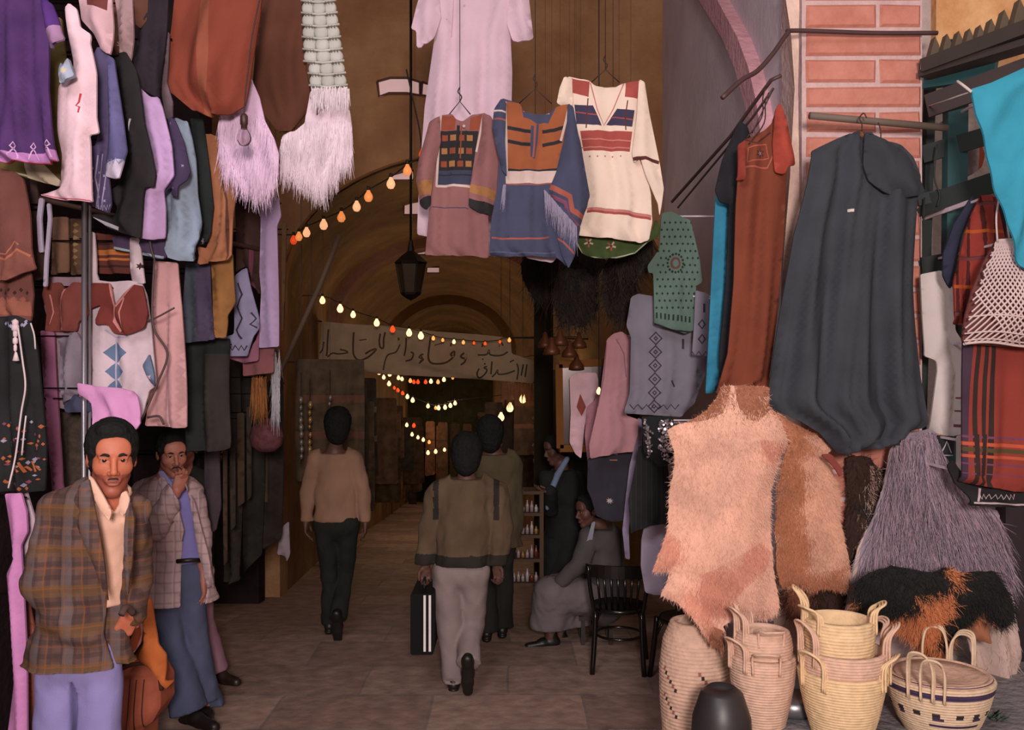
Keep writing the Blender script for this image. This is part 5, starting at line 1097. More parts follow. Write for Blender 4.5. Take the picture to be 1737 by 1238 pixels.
# big tartan cloth
TR = cloth('86281a', var=.08); TB = cloth('2c1410'); TO = cloth('b44420'); TV = cloth('6c3050'); TG = cloth('4c3c14')
rg = [(line([(x, 570), (x-5, 640), (x-7, 700), (x-9, 840)], w_), 1) for x, w_ in ((1660,7),(1672,6),(1684,9))] + [([(1626,570),(1650,574),(1645,660),(1638,835),(1626,820)], 5)]
rg += [([(1626,y),(1750,y+7),(1750,y+7+h),(1626,y+h)], c) for y, h, c in ((737,4,3),(748,6,2),(757,7,4),(769,5,2),(783,3,3),(800,2,3))]
rg += [([(x-9,736),(x-2,736),(x-3,806),(x-10,806)], 1) for x in (1660,1672)]
G('tartan_cloth', 'large red tartan cloth hanging at the right edge under the crocheted bag', 'cloth', [(1634,572),(1660,574),(1700,572),(1750,576),(1750,830),(1722,834),(1680,826),(1652,822),(1632,818),(1634,700)], 3.95, [TR, TB, TO, TV, TG, cloth('3c2438')], rg, fold=.014, freq=5, bulge=.04, seed=6)
rg = [(zig(1660,1720,842,4,14,2), 1), (line([(1650,852),(1740,856)], 3), 1), (line([(1662,828),(1658,850)], 4), 1)]
G('black_shawl', 'black cloth with white stitched border under the tartan cloth', 'shawl', [(1640,812),(1680,822),(1750,826),(1750,862),(1700,860),(1646,858),(1646,845),(1620,820),(1606,790),(1616,780)], 4.02, [cloth('1a1216'), cloth('b8a0a4')], rg, fold=.008)
G('black_border_cloth', 'small black cloth with white pattern below the whitish robe', 'cloth', [(1590,738),(1618,740),(1618,774),(1590,776)], 4.3, [cloth('1c181c'), cloth('a8a0a8')], [(line([(1596,768),(1604,748),(1612,768)], 2), 1), (line([(1594,772),(1616,772)], 2), 1)], fold=.004)
G('white_strip', 'thin white strip hanging beside the tartan cloth', 'strip', [(1624,740),(1632,738),(1634,800),(1630,812),(1623,806)], 4.1, cloth('c8b4b0'), fold=.003)
# turquoise sheet
t = hanging('turquoise_sheet', 'bright turquoise cloth tied up at the top right corner', 'cloth', W(1660, 150, 3.7))
sheet('sheet_cloth', [(1645,152),(1680,141),(1737,115),(1790,90),(1790,470),(1733,457),(1720,440),(1706,380),(1690,300),(1672,240),(1656,195)], 3.7, cloth('1890ac', var=.1), parent=t, fold=.02, freq=4, bulge=.06, slant=3)
m = MB(); m.tube(spline([W(1648,156,3.68), W(1638,148,3.7), W(1630,142,3.72), (W(1624,138,3.75))], 4), .006, 6); m.tube([W(1644,156,3.7), W(1600,172,4.2), W(1574,180,4.5)], .003, 6); m.build('tie_cord', cloth('c8b8b0'), t)
# crocheted bag: crossing cords on a bag-shaped body
t = hanging('crochet_bag', 'cream crocheted net bag hanging at the right edge above the tartan cloth', 'bag', W(1705, 400, 3.82))
bp = [(1690,408),(1702,402),(1716,405),(1745,425),(1770,470),(1780,560),(1770,592),(1737,590),(1690,587),(1650,584),(1632,580),(1638,535),(1650,490),(1668,445)]
BS = Surf(subdiv(bp, 8), 3.82, bulge=.2, bw=60, fold=.006, freq=3)
CRO = cloth('c8acaa', weave=False, var=.1); m = MB()
def inb(x, y): return inpoly([x], [y], bp)[0]
def uv(u, v): # v 0 top .. 1 bottom
    yy = 408+v*176; hw_ = 14+ v*62 + 8*math.sin(math.pi*v); return (1704+ v*4 + u*hw_, yy + 4*math.sin(u*3)*v)
N1 = 15
for s_ in (-1, 1):
    for k in range(-N1, N1+1):
        pts = []
        for j in range(0, 27):
            v = j/26; u = k*2/N1 + s_*(v*2.2)*.9
            if -1.02 <= u <= 1.02:
                x, y = uv(u, v)
                if x < 1775: pts.append(BS.pt(x, y, .004 + .002*math.sin(j*2.4+k)))
            elif len(pts) > 1: m.tube(pts, .0042, 5, caps=False); pts = []
            else: pts = []
        if len(pts) > 1: m.tube(pts, .0042, 5, caps=False)
for v in (.0, .12, .74, .9, .97, 1.0):
    pts = [BS.pt(*uv(u/12, v), .006) for u in range(-12, 13)]
    m.tube(pts, .006 if v in (0, 1.0) else .0035, 6, caps=False)
m.build('net', CRO, t)
sheet('lining', bp, 3.88, cloth('6c3430', var=.2), parent=t, bulge=.16, bw=60, fold=.004)
m = MB(); m.tube(spline([W(1692,410,3.8), W(1690,370,3.8), W(1694,340,3.85), (W(1700,300,3.9))], 5), .004, 6); m.tube(spline([W(1712,406,3.8), W(1706,360,3.8), W(1702,330,3.85), W(1700,296,3.9)], 5), .004, 6); m.build('strap', CRO, t)
ARM['side'] = None
# dark door post at the right edge
m = MB(); m.box((W(1706,0,4.7).x, 4.7, 0), (W(1770,0,4.7).x, 4.8, 3.0)); tag(m.build('door_post', plain('2a1a20', rough=.8), smooth=False), 'dark wooden post at the right edge below the tartan cloth', 'post')
# ================================================================ people
SKIN = {}
def skin_mat(hexc):
    if hexc in SKIN: return SKIN[hexc]
    m = cloth(hexc, rough=.55, var=.08, weave=False, bump=.1, nscale=20); b = m.node_tree.nodes['Principled BSDF']
    b.inputs['Subsurface Weight'].default_value = .12; b.inputs['Subsurface Radius'].default_value = (.02,.008,.004); b.inputs['Specular IOR Level'].default_value = .4
    SKIN[hexc] = m; return m
def V3(*a): return np.array(a, float)
def frame(fwd, up=(0,0,1)):
    F_ = V3(*fwd); F_ /= np.linalg.norm(F_); U = V3(*up); U = U - F_*(U@F_); U /= np.linalg.norm(U); R = np.cross(F_, U); return R, F_, U
class Head:
    def __init__(s, c, fwd, up=(0,0,1), k=1.0): s.c = V3(*c); s.R, s.F, s.U = frame(fwd, up); s.k = k
    def L(s, x, y, z): return s.c + s.k*(x*s.R*.97 + y*s.F + z*s.U*1.07)
    def ax(s): return np.stack([s.R, s.F, s.U])
    def add(s, S, neck):
        L, k, A = s.L, s.k, s.ax(); sc_ = lambda *r: tuple(v*k for v in r)
        S.ell(L(0,-.018,.03), sc_(.072,.094,.092), A, .02); S.ell(L(0,.012,-.02), sc_(.061,.078,.097), A, .025)
        for sg in (-1, 1):
            S.cap(L(sg*.043,.0,-.060), L(sg*.012,.06,-.100), .019*k, .017*k, .025); S.ell(L(sg*.04,.052,-.022), sc_(.026,.024,.024), A, .025)
            S.cap(L(sg*.012,.084,.026), L(sg*.046,.07,.028), .009*k, .008*k, .014)
        S.ell(L(0,.066,-.1), sc_(.022,.018,.018), A, .02); S.ell(L(0,.07,.05), sc_(.055,.022,.035), A, .03)
        for sg in (-1, 1): S.ell(L(sg*.031,.092,.008), sc_(.019,.014,.012), A, .010, 'sub')
        for sg in (-1, 1):   # lids around the eyeballs
            S.cap(L(sg*.017,.083,.0135), L(sg*.045,.076,.0125), .0062*k, .0056*k, .004); S.cap(L(sg*.019,.081,.0005), L(sg*.043,.0755,.001), .0050*k, .0044*k, .004)
        S.cap(L(0,.084,.018), L(0,.109,-.03), .0085*k, .012*k, .01)
        for sg in (-1, 1): S.ell(L(sg*.0125,.096,-.036), sc_(.0088,.011,.008), A, .006)
        S.ell(L(0,.078,-.058), sc_(.028,.016,.022), A, .015)
        S.cap(L(-.021,.088,-.063), L(.021,.088,-.063), .0052*k, .0052*k, .006); S.ell(L(0,.093,-.0625), sc_(.014,.007,.0055), A, .004)
        S.ell(L(0,.090,-.073), sc_(.019,.009,.0065), A, .005); S.cap(L(-.024,.097,-.0675), L(.024,.097,-.0675), .0022*k, .0022*k, .003, mode='sub')
        for sg in (-1, 1):
            S.ell(L(sg*.079,-.012,-.004), sc_(.010,.019,.032), A, .008); S.ell(L(sg*.087,-.006,.0), sc_(.006,.009,.016), A, .006, 'sub')
        S.cap(L(0,-.034,-.06), neck, .047*k, .054, .02)
    def eyes(s, par, brow='14100c'):
        for sg in (-1, 1):
            m = MB(); c = s.L(sg*.031, .0735, .0068); fw = s.F + s.R*.0; R3 = Matrix([list(s.R), list(s.U), list(s.F)]).transposed()
            pr = [(.0122*s.k*math.sin(a), .0122*s.k*math.cos(a)) for a in np.linspace(0.001, math.pi, 14)]
            m.lathe(c, pr, 16, tilt=R3, mf=lambda i, a: 2 if i < 1 else (1 if i < 3 else 0)); m.build('eye', [plain('a89084', rough=.3), plain('2a1810', rough=.2), plain('080606', rough=.1)], par)
            m = MB(); P = [s.L(sg*x, y, z) for x, y, z in ((.011,.093,.022),(.022,.092,.0265),(.034,.087,.0275),(.052,.073,.021))]
            m.tube(spline(P, 4), [.004]*2+[.0065]*6+[.006]*3+[.0035]*2, 6); m.build('eyebrow', cloth(brow, bump=0), par)
    def moustache(s, par, col='1c120e', w_=.024, dn=.006, r=.0045):
        m = MB(); P = [s.L(x, y, z) for x, y, z in ((-w_,.084,-.058-dn),(-w_*.5,.0945,-.0535),(0,.098,-.0525),(w_*.5,.0945,-.0535),(w_,.084,-.058-dn))]
        m.tube(spline(P, 5), [r*.4]+[r*.8]*3+[r]*13+[r*.8]*3+[r*.4], 7); m.build('moustache', cloth(col, bump=0), par)
    def hair(s, par, col='0e0c0a', h=.0045, back=.0, vol=0.0, side=.0, k=None, top=0.0):
        c = s.c; S = SDF(c-.18, c+.18, h); L, A, k_ = s.L, s.ax(), s.k; sc_ = lambda *r: tuple(v*k_ for v in r)
        S.ell(L(0,-.024,.044+top), sc_(.085+vol,.100+vol,.086+vol), A, .02); S.ell(L(0,-.05,-.01), sc_(.076+vol,.068+vol,.075+back), A, .03)
        S.ell(L(.01,.045,.098+top), sc_(.052,.035,.024+vol), A, .02)
        for sg in (-1,1): S.cap(L(sg*.071,.02,.03), L(sg*.071,.012,-.02-side), .012*k_, .007*k_, .015)
        S.wrinkle(.0016, 90, 3); S.wrinkle(.0016, 260, 5, (1,1,.6))
        S.ell(L(0,.085,-.016), sc_(.064,.062,.064), A, .010, 'sub'); S.ell(L(-.02,.09,.03), sc_(.03,.04,.030), A, .010, 'sub'); S.ell(L(0,.03,-.09), sc_(.09,.07,.06), A, .02, 'sub')
        for sg in (-1,1): S.ell(L(sg*.09,-.006,-.012), sc_(.02,.018,.03), A, .008, 'sub')
        m = cloth(col, rough=.9, weave=False, bump=.8, nscale=60); m.node_tree.nodes['Principled BSDF'].inputs['Specular IOR Level'].default_value = .05; S.build('hair', m, par)
def hand(S, wrist, d, n, k=1.0, curl=.6, thumb=1, spread=.0, r=1.0):
    """palm + five fingers from the wrist; d: direction of the fingers, n: palm normal (fingers bend towards it), thumb: side (+1 = d x n side)"""
    w_ = V3(*wrist); d = V3(*d); d /= np.linalg.norm(d); n = V3(*n); n = n-d*(n@d); n /= np.linalg.norm(n); s_ = np.cross(d, n)*thumb
    P = lambda a, b, c=0: w_ + k*(a*d + b*s_ + c*n)
    S.cap(P(-.02,0), P(.03,0), .021*k, .026*k, .015, (n, .62)); S.cap(P(.03,.018), P(.085,.026), .02*k, .0135*k, .014, (n, .75)); S.cap(P(.03,-.018), P(.078,-.026), .018*k, .012*k, .014, (n, .75)); S.cap(P(.04,0), P(.086,0), .02*k, .014*k, .014, (n, .75))
    for i, (b, L0, q) in enumerate(((.028,.04,1.0),(.010,.045,1.0),(-.009,.042,.95),(-.027,.033,.85))):
        p = P(.084-.006*abs(i-1), b); ang = .25*curl + .04*i; L_ = L0
        for j, f in enumerate((1,.62,.5)):
            ang += curl*(.55,.75,.5)[j]; v = d*math.cos(ang)+n*math.sin(ang) + s_*(b*spread*8)
            p2 = p + k*L_*f*v; S.cap(p, p2, (.0092-.0008*j)*q*k*r, (.0084-.0010*j)*q*k*r, .0035); p = p2
    p = P(.012,.024,.006); v = d*.72+s_*.62+n*.3*(1+curl); v /= np.linalg.norm(v); p2 = p+k*.038*v; S.cap(p, p2, .0145*k, .011*k, .010)
    v2 = d*.85+s_*.1+n*.5*curl; v2 /= np.linalg.norm(v2); p3 = p2+k*.03*v2; S.cap(p2, p3, .0105*k, .0095*k, .004); S.cap(p3, p3+k*.022*(v2*.8+n*.25*curl-s_*.1), .0095*k, .0075*k, .004)
def shoe(par, ankle, d, up=(0,0,1), L_=.27, col='1a1412', heel=.02, name='shoe'):
    a = V3(*ankle); R, F_, U = frame(d, up); lo = a-.3; hi = a+.3; S = SDF(lo, hi, .008)
    P = lambda x, y, z: a + x*R + y*F_ + z*U
    S.cap(P(0,-.035,-.045), P(0,.06,-.05), .036, .038, .02); S.cap(P(0,.06,-.052), P(0,L_-.1,-.062), .038, .03, .02, (U, .7)); S.cap(P(0,-.01,0), P(0,-.015,-.04), .04, .036, .02)
    S.cap(P(0,-.045,-.078), P(0,.1,-.08), .034, .036, .01, (U, .35)); S.cap(P(0,.1,-.08), P(0,L_-.1,-.078), .038, .032, .01, (U, .35))
    S.cap(P(0,-.045,-.085), P(0,-.02,-.085), .03, .03, .008, (U, .5)); S.build(name, plain(col, rough=.45), par)
def limb(S, pts, rs, k=.02, sq=None):
    for i in range(len(pts)-1): S.cap(pts[i], pts[i+1], rs[i], rs[i+1], k, sq)
def build_body(par, J, f, skin, head, h=.011, fine=(), hands=(), lips=True, beard=None, hk=.0034, extra=None, lr=1.0):
    pts = np.array([J[k] for k in J]); lo = pts.min(0)-.2; hi = pts.max(0)+.26; hc = head.c
    fi = [(hc-.13, hc+.13, hk)] if hk else []
    S = SDF(lo, hi, h, fi+list(fine)); n = V3(*f)
    sq = (n, .68)
    mid = lambda a, b, t=.5: np.array(a)*(1-t)+np.array(b)*t
    sh = mid(J['shA'], J['shB']); hp = mid(J['hipA'], J['hipB'])
    S.cap(mid(sh, hp, .08), mid(sh, hp, .55), .125, .11, .04, sq); S.cap(mid(sh, hp, .5), hp, .11*lr, .105*lr, .04, sq); S.cap(J['shA'], J['shB'], .045, .045, .04)
    S.cap(mid(sh, J['neck'], .2), J['neck'], .057, .05, .02); S.cap(J['hipA'], J['hipB'], .075*lr, .075*lr, .03)
    for s_ in 'AB':
        limb(S, [J['sh'+s_], J['el'+s_], J['wr'+s_]], [.042,.034,.025], .02); limb(S, [J['hip'+s_], J['kn'+s_], J['an'+s_]], [.068*lr,.045*lr,.034], .02)
        S.cap(J['an'+s_], np.array(J['an'+s_])+V3(0,0,-.04)+n*.02, .036, .03)
    head.add(S, mid(J['neck'], sh, .2))
    for hd in hands: hand(S, *hd[0], **hd[1])
    if extra: extra(S)
    A = head.ax(); k = head.k
    def mf(c):
        q = (c-head.c)@A.T/k; m = np.zeros(len(c), int)
        lip = ((q[:,0]/.023)**2 + ((q[:,2]+.0675)/.0098)**2 < 1) & (q[:,1] > .083)
        if beard:
            b_ = (q[:,2] < -.045) & (q[:,2] > -.135) & (q[:,1] > -.01) & ~((abs(q[:,0]) < .02) & (q[:,2] > -.05)); b_ |= (abs(q[:,0]) > .052) & (q[:,2] < -.02) & (q[:,2] > -.12) & (q[:,1] > -.01) & (q[:,1] < .06); m[b_] = 2
        m[lip] = 1; return m
    lipc = cloth('8c4438', rough=.5, weave=False, bump=.1)
    return S.build('body', [skin, lipc, skin_mat(beard) if beard else skin], par, matfn=mf)
def torso_cloth(J, f, h, tr=.02, ar=.014, hem=None, flare=0.0, sleeves='AB', sq=.72, wr=(.028), fine=(), cuff=None, shr=.06, ext=.0):
    pts = np.array([J[k] for k in ('shA','shB','elA','elB','wrA','wrB','hipA','hipB','neck')]); lo = pts.min(0)-.2-abs(flare); hi = pts.max(0)+.16
    if hem is not None: lo[2] = min(lo[2], hem-.06)
    S = SDF(lo, hi, h, fine); n = V3(*f); s4 = (n, sq); mid = lambda a, b, t=.5: np.array(a)*(1-t)+np.array(b)*t
    sh = mid(J['shA'], J['shB']); hp = mid(J['hipA'], J['hipB'])
    S.cap(mid(sh, hp, .1), mid(sh, hp, .5), .15+tr, .14+tr, .04, s4); S.cap(mid(sh, hp, .45), hp, .14+tr, .155+tr+flare*.4, .04, s4)
    S.cap(J['shA'], J['shB'], shr+tr*.4, None, .05)
    if hem is not None:
        b = hp.copy(); b[2] = hem+.0; S.cap(hp, b, .155+tr+flare*.4, .165+tr+flare, .03, s4)
    for s_ in sleeves:
        w_ = np.array(J['wr'+s_]); e = np.array(J['el'+s_]); S.cap(J['sh'+s_], e, .055+ar, .045+ar, .012); S.cap(e, w_, .045+ar, .032+ar, .008)
    return S
def trousers(par, J, f, mat, h=.012, flare=.03, top=.0, tight=1.0, name='trousers', hemz=None, wr=.006, thigh=.098, knee=.068, hipr=.105, kk=.02, groove=False):
    pts = np.array([J[k] for k in ('hipA','hipB','knA','knB','anA','anB')]); S = SDF(pts.min(0)-.2, pts.max(0)+.22, h); mid = lambda a, b, t=.5: np.array(a)*(1-t)+np.array(b)*t
    n = V3(*f); hp = mid(J['hipA'], J['hipB'])
    S.cap(np.array(J['hipA'])*.85+hp*.15, np.array(J['hipB'])*.85+hp*.15, hipr, None, .04); S.cap(hp, hp+V3(0,0,.08+top), .135, .122, .04, (n, .66))
    for s_ in 'AB':
        k_, a_ = np.array(J['kn'+s_]), np.array(J['an'+s_]); v = (a_-k_)/np.linalg.norm(a_-k_); e = a_+v*.03
        limb(S, [J['hip'+s_], k_, e], [thigh, knee, .052+flare], kk)
    if groove: S.cap(mid(hp, mid(J['knA'], J['knB']), .12), mid(J['knA'], J['knB']), .004, .006, .006, (n, 30), 'sub')
    S.wrinkle(wr, 26, 4, (1,1,.5)); S.wrinkle(wr*.6, 60, 7, (.7,.7,.6))
    for s_ in 'AB':
        k_, a_ = np.array(J['kn'+s_]), np.array(J['an'+s_]); v = (a_-k_)/np.linalg.norm(a_-k_); e = a_+v*.035; S.plane(e, v, np.minimum(e-.14, a_-.14), e+.14)
    S.plane(hp+V3(0,0,.09+top), (0,0,1)); return S.build(name, mat, par)
def PJ(d, **k):
    """joints from photo position + depth offset"""
    return {n: np.array(W(v[0], v[1], d + (v[2] if len(v) > 2 else 0))) for n, v in k.items()}
# ---------------------------------------------------------------- 1: front man in the plaid jacket
d = 3.35
t = empty('person', W(140, 1640, d), 'person in a brown plaid jacket and open pale shirt, hands in pockets, at front left', 'person')
J = PJ(d, neck=(193,842,.0), shA=(98,862,.02), shB=(222,866,.05), elA=(68,992,-.04), elB=(228,985,.12), wrA=(112,1050,-.03), wrB=(224,1040,.03), hipA=(98,1120,.04), hipB=(170,1120,.06), knA=(94,1345,.0), knB=(168,1345,.02), anA=(92,1560,.05), anB=(172,1560,.07))
f1 = (.12, -1, 0)
hd = Head(W(190,777,d-.01), (.50,-1,-.10), (.03,0,1), .98)
sk1 = skin_mat('bc603e')
build_body(t, J, f1, sk1, hd, h=.012, fine=[(np.array(W(205,1075,3.2))-.1, np.array(W(240,1030,3.45))+.05, .005)], hands=[((J['wrB'], (-.55,.1,-1), (-.6,1,0)), dict(k=.9, curl=.7, thumb=1)), ((J['wrA'], (.3,.15,-.9), (.3,.6,0)), dict(k=.62, curl=1.4))], beard='a04c34', lr=.72)
hd.eyes(t); hd.moustache(t, '3c2018', .024, .007, .0032); hd.hair(t, vol=.008, top=.004)
PLAID = cloth('5a3c34', var=.35, weave=True, nscale=14, plaid=[('X', .042, .35, .1, '3c2c2c', .5), ('Z', .046, .35, .2, '3a2c2c', .5), ('X', .126, .3, .3, '6a6064', .4), ('Z', .138, .3, .5, '6c4c2c', .45), ('X', .063, .06, .5, '84481c', .5), ('Z', .069, .06, .6, '84481c', .45)])
_old = dict(plaid=[('X', .085, .3, .1, '3c2c30', .6), ('Z', .10, .34, .2, '3a2a30', .6), ('X', .085, .07, .5, '8a4c1c', .75), ('Z', .10, .07, .6, '8a4c20', .75), ('X', .17, .05, .75, '60606c', .5), ('Z', .2, .05, .9, '5c6470', .5)])
def opening(S, wpts, depth0, depth1):
    """cut the jacket open over an area given by photo positions"""
    return
def cut_poly(S, poly, ymax):
    """removes what lies in front of ymax inside a photo-outline (used for the open front of a jacket)"""
    X, Y, Z = np.meshgrid(S.x, S.y, S.z, indexing='ij', sparse=False); px = CX + X*F/Y; py = CY-(Z-EZ)*F/Y
    a = np.array(poly); bb = (px > a[:,0].min()-4) & (px < a[:,0].max()+4) & (py > a[:,1].min()-4) & (py < a[:,1].max()+4) & (Y < ymax+.02)
    ix = np.nonzero(bb); x = px[ix]; y = py[ix]; dist = distpoly(x, y, poly)*(Y[ix]/F); ins = inpoly(x, y, poly); sd = np.where(ins, -dist, dist)
    sd = np.maximum(sd, Y[ix]-ymax); S.V[ix] = np.maximum(S.V[ix], -sd.astype(np.float32))
S = torso_cloth(J, f1, .0095, tr=.015, ar=.018, hem=W(0,1128,d).z, flare=.02, sq=.7); S.cap(J['wrA'], J['wrA']+V3(.07,-.0,-.06), .068, .058, .03)
S.wrinkle(.009, 20, 2, (1,1,.6)); S.wrinkle(.005, 50, 5); 
hz = W(0,1130,d).z
S.plane((0,0,hz), (0,0,-1)); 
cut_poly(S, [(150,835),(160,850),(176,930),(182,1000),(180,1040),(176,1075),(200,1150),(240,1150),(232,1060),(214,1020),(212,940),(214,880),(212,840),(190,800)], d+.02)
S.plane(W(190,838,d+.0), (0,.15,1), np.array(W(166,838,d-.3)), np.array(W(214,838,d))+V3(0,.4,.3))
S.build('jacket', PLAID, t)
# shirt with open collar
S = torso_cloth(J, f1, .009, tr=-.010, ar=-.020, sq=.68, shr=.056, hem=W(0,1030,d).z-.02); S.wrinkle(.005, 30, 8, (1,1,.5)); S.wrinkle(.003, 70, 9)
S.cap(W(191,850,d+.01), W(192,836,d+.02), .066, .062, .01); S.plane((0,0,W(0,1030,d).z), (0,0,-1)); S.plane(W(191,838,d), (0,-.5,1))
cut_poly(S, [(176,815),(184,850),(193,872),(203,850),(212,815)], d+.05)
SH = cloth('dca890', var=.08); S.build('shirt', SH, t)
hd_ = lambda pts, dd, mats, nm, **k: sheet(nm, pts, dd, mats, parent=t, **k)
hd_([(150,806),(158,812),(176,842),(190,868),(186,884),(168,862),(152,832)], 3.19, SH, 'collar', th=.008, fold=.002, bulge=.02, bw=6)
hd_([(203,868),(202,848),(206,836),(214,832),(220,846),(216,868),(206,876)], 3.2, SH, 'collar', th=.008, fold=.002, bulge=.02, bw=6)
hd_([(134,822),(150,812),(156,840),(168,900),(178,960),(184,1020),(172,1000),(158,960),(140,920),(126,880),(136,868),(124,850)], 3.165, PLAID, 'lapel', th=.01, fold=.003, bulge=.02, bw=8, yaw=-.1)
hd_([(213,868),(222,850),(228,880),(224,960),(216,1010),(211,960),(210,900)], 3.19, PLAID, 'lapel', th=.01, fold=.003, bulge=.02, bw=8)
JN = cloth('8478b0', var=.1); trousers(t, J, f1, JN, .011, flare=.02, top=.1, thigh=.078, knee=.072, hipr=.085, kk=.004, groove=True)
m = MB(); m.tube(spline([W(206,1042,3.17), W(214,1030,3.2), W(226,1040,3.24)], 4), .012, 8); m.build('pocket_welt', cloth('4a302c'), t)
for s_ in 'AB': shoe(t, J['an'+s_]+V3(0,0,-.02), (0,-1,0))
# ---------------------------------------------------------------- 2: man in the pale blazer, hand at his nose
d = 5.2
t = empty('person', W(300, 1228, d), 'person in a pale checked blazer and blue jeans, raising one hand to the nose', 'person')
J = PJ(d, neck=(276,818,.0), shA=(250,838,.02), shB=(322,838,.06), elA=(262,894,-.12), elB=(338,905,.06), wrA=(300,832,-.2), wrB=(346,985,.02), hipA=(278,975,.04), hipB=(322,975,.06), knA=(292,1090,-.02), knB=(330,1090,.06), anA=(318,1196,-.06), anB=(346,1190,.1))
f2 = (.35, -1, 0)
hd = Head(W(292,769,d-.02), (.66,-1,-.22), (-.05,0,1), .96); sk2 = skin_mat('a8604c')
build_body(t, J, f2, sk2, hd, h=.013, hk=.0042, fine=[(np.array(W(288,845,d-.32)), np.array(W(332,780,d-.1)), .005)], hands=[((J['wrA'], (.35,-.05,1), (-.35,.5,.1)), dict(k=.95, curl=.95, thumb=-1)), ((J['wrB'], (.1,0,-1), (-1,0,0)), dict(k=.9, curl=.4))])
hd.eyes(t); hd.moustache(t, '1c120e', .026, .008, .005); hd.hair(t, vol=.006)
BLZ = cloth('b8989a', var=.1, plaid=[('X', .05, .2, .1, '8c7078', .5), ('Z', .055, .2, .3, '8c7078', .5), ('X', .1, .06, .6, 'c4a4a8', .6)])
S = torso_cloth(J, f2, .011, tr=.03, ar=.022, hem=W(0,1024,d).z, flare=.03, sq=.74); S.wrinkle(.009, 24, 12, (1,1,.6)); S.wrinkle(.005, 60, 13)
S.plane((0,0,W(0,1024,d).z), (0,0,-1))
cut_poly(S, [(282,810),(290,826),(304,850),(312,900),(308,950),(306,1040),(345,1040),(352,1000),(342,960),(330,900),(322,850),(312,815)], d+.02)
S.build('blazer', BLZ, t)
sheet('lapel', [(268,812),(278,808),(290,832),(302,860),(312,900),(308,920),(298,890),(284,866),(276,850)], d-.15, BLZ, parent=t, th=.01, fold=.002, bw=6, bulge=.02)
sheet('jacket_flap', [(322,838),(330,850),(340,890),(354,940),(364,996),(356,992),(346,972),(336,940),(328,890)], d-.12, BLZ, parent=t, th=.012, fold=.006, bw=8, bulge=.03)
S = torso_cloth(J, f2, .011, tr=.004, ar=-.012, sq=.74, sleeves='AB', hem=W(0,960,d).z); S.wrinkle(.005, 36, 15, (1,1,.5)); S.cap(W(278,822,d), W(284,810,d), .062, .06, .01); S.plane(W(282,806,d), (0,-.4,1)); S.plane((0,0,W(0,955,d).z), (0,0,-1))
S.build('shirt', cloth('7c74b8', var=.08), t)
sheet('collar', [(268,800),(276,798),(290,816),(302,830),(300,846),(290,836),(276,818)], d-.14, cloth('8c88c0'), parent=t, th=.008, fold=.001, bw=5, bulge=.02)
trousers(t, J, f2, cloth('484c68', var=.15), .012, flare=.05, top=.02, thigh=.092, knee=.074, kk=.012)
m = MB(); m.tube([W(300,952,d-.16), W(322,950,d-.17), W(338,950,d-.1)], .012, 8); m.build('belt', plain('1c1410'), t)
shoe(t, J['anA']+V3(.02,-.02,-.0), (.9,-.6,0), L_=.3, col='1c1410'); shoe(t, J['anB']+V3(0,0,0), (.5,-1,0), col='1c1410')
# ---------------------------------------------------------------- 3: person behind him, mostly hidden
d = 5.75
t = empty('person', W(345, 1160, d), 'person in rose mauve trousers, mostly hidden behind the man in the pale blazer', 'person')
J = PJ(d, neck=(312,800,.0), shA=(285,818,0), shB=(338,818,0), elA=(276,890,0), elB=(344,890,0), wrA=(280,950,-.03), wrB=(346,955,-.02), hipA=(298,980,0), hipB=(330,980,0), knA=(300,1070,-.02), knB=(346,1068,-.02), anA=(302,1138,0), anB=(366,1130,-.02))
f3 = (.1,-1,0); hd = Head(W(312,760,d), (.1,-1,0), k=.95); build_body(t, J, f3, sk2, hd, h=.016, hk=.006); hd.eyes(t); hd.hair(t, h=.008)
S = torso_cloth(J, f3, .014, tr=.02, ar=.012, hem=W(0,1000,d).z); S.wrinkle(.006, 24, 3); S.plane(W(0,806,d), (0,0,1), np.array(W(300,806,d))-.1, np.array(W(324,806,d))+V3(0,.3,.3)); S.build('jumper', cloth('16140f'), t)
trousers(t, J, f3, cloth('8c6070', var=.1), .013, flare=.02); shoe(t, J['anB'], (.9,-.5,0), col='241610'); shoe(t, J['anA'], (.5,-1,0), col='241610')
# ---------------------------------------------------------------- walkers seen from behind
def walker(lab, d, J, f, head, topn, topcol, trcol, hem, flare, hands, hair=None, skin='5c3628', tr=.02, ar=.014, haircol='0c0a08', wrk=.008, band=None, flr=.03, sq=.72, knee=.068, heel=True, stripes=None, shoes=None, hk=.007, th=.098):
    t = empty('person', (float(J['anA'][0]), d, 0), lab, 'person'); sk = skin_mat(skin)
    body_hands = hands
    build_body(t, J, f, sk, head, h=.014, hk=hk, hands=hands, fine=[(h_[0][0]-.1, h_[0][0]+.1, .0065) for h_ in hands])
    head.hair(t, h=.008, vol=.018, back=.06, col=haircol, side=.03)
    S = torso_cloth(J, f, .012, tr=tr, ar=ar, hem=hem, flare=flare, sq=sq); S.wrinkle(wrk, 22, 3, (1,1,.5)); S.wrinkle(wrk*.6, 50, 5, (1,1,.4)); S.plane((0,0,hem), (0,0,-1))
    nk = J['neck']; S.plane(nk+V3(0,0,-.02), (0,0,1), nk-V3(.085,.2,.3), nk+V3(.085,.25,.3))
    S.build(topn, topcol, t, matfn=band)
    trousers(t, J, f, trcol, .013, flare=flr, knee=knee, thigh=th)
    for s_, dr, up in (shoes or [('A', f, (0,0,1)), ('B', f, (0,0,1))]): shoe(t, J['an'+s_], dr, up)
    return t
def fixroot(t, loc):
    pass
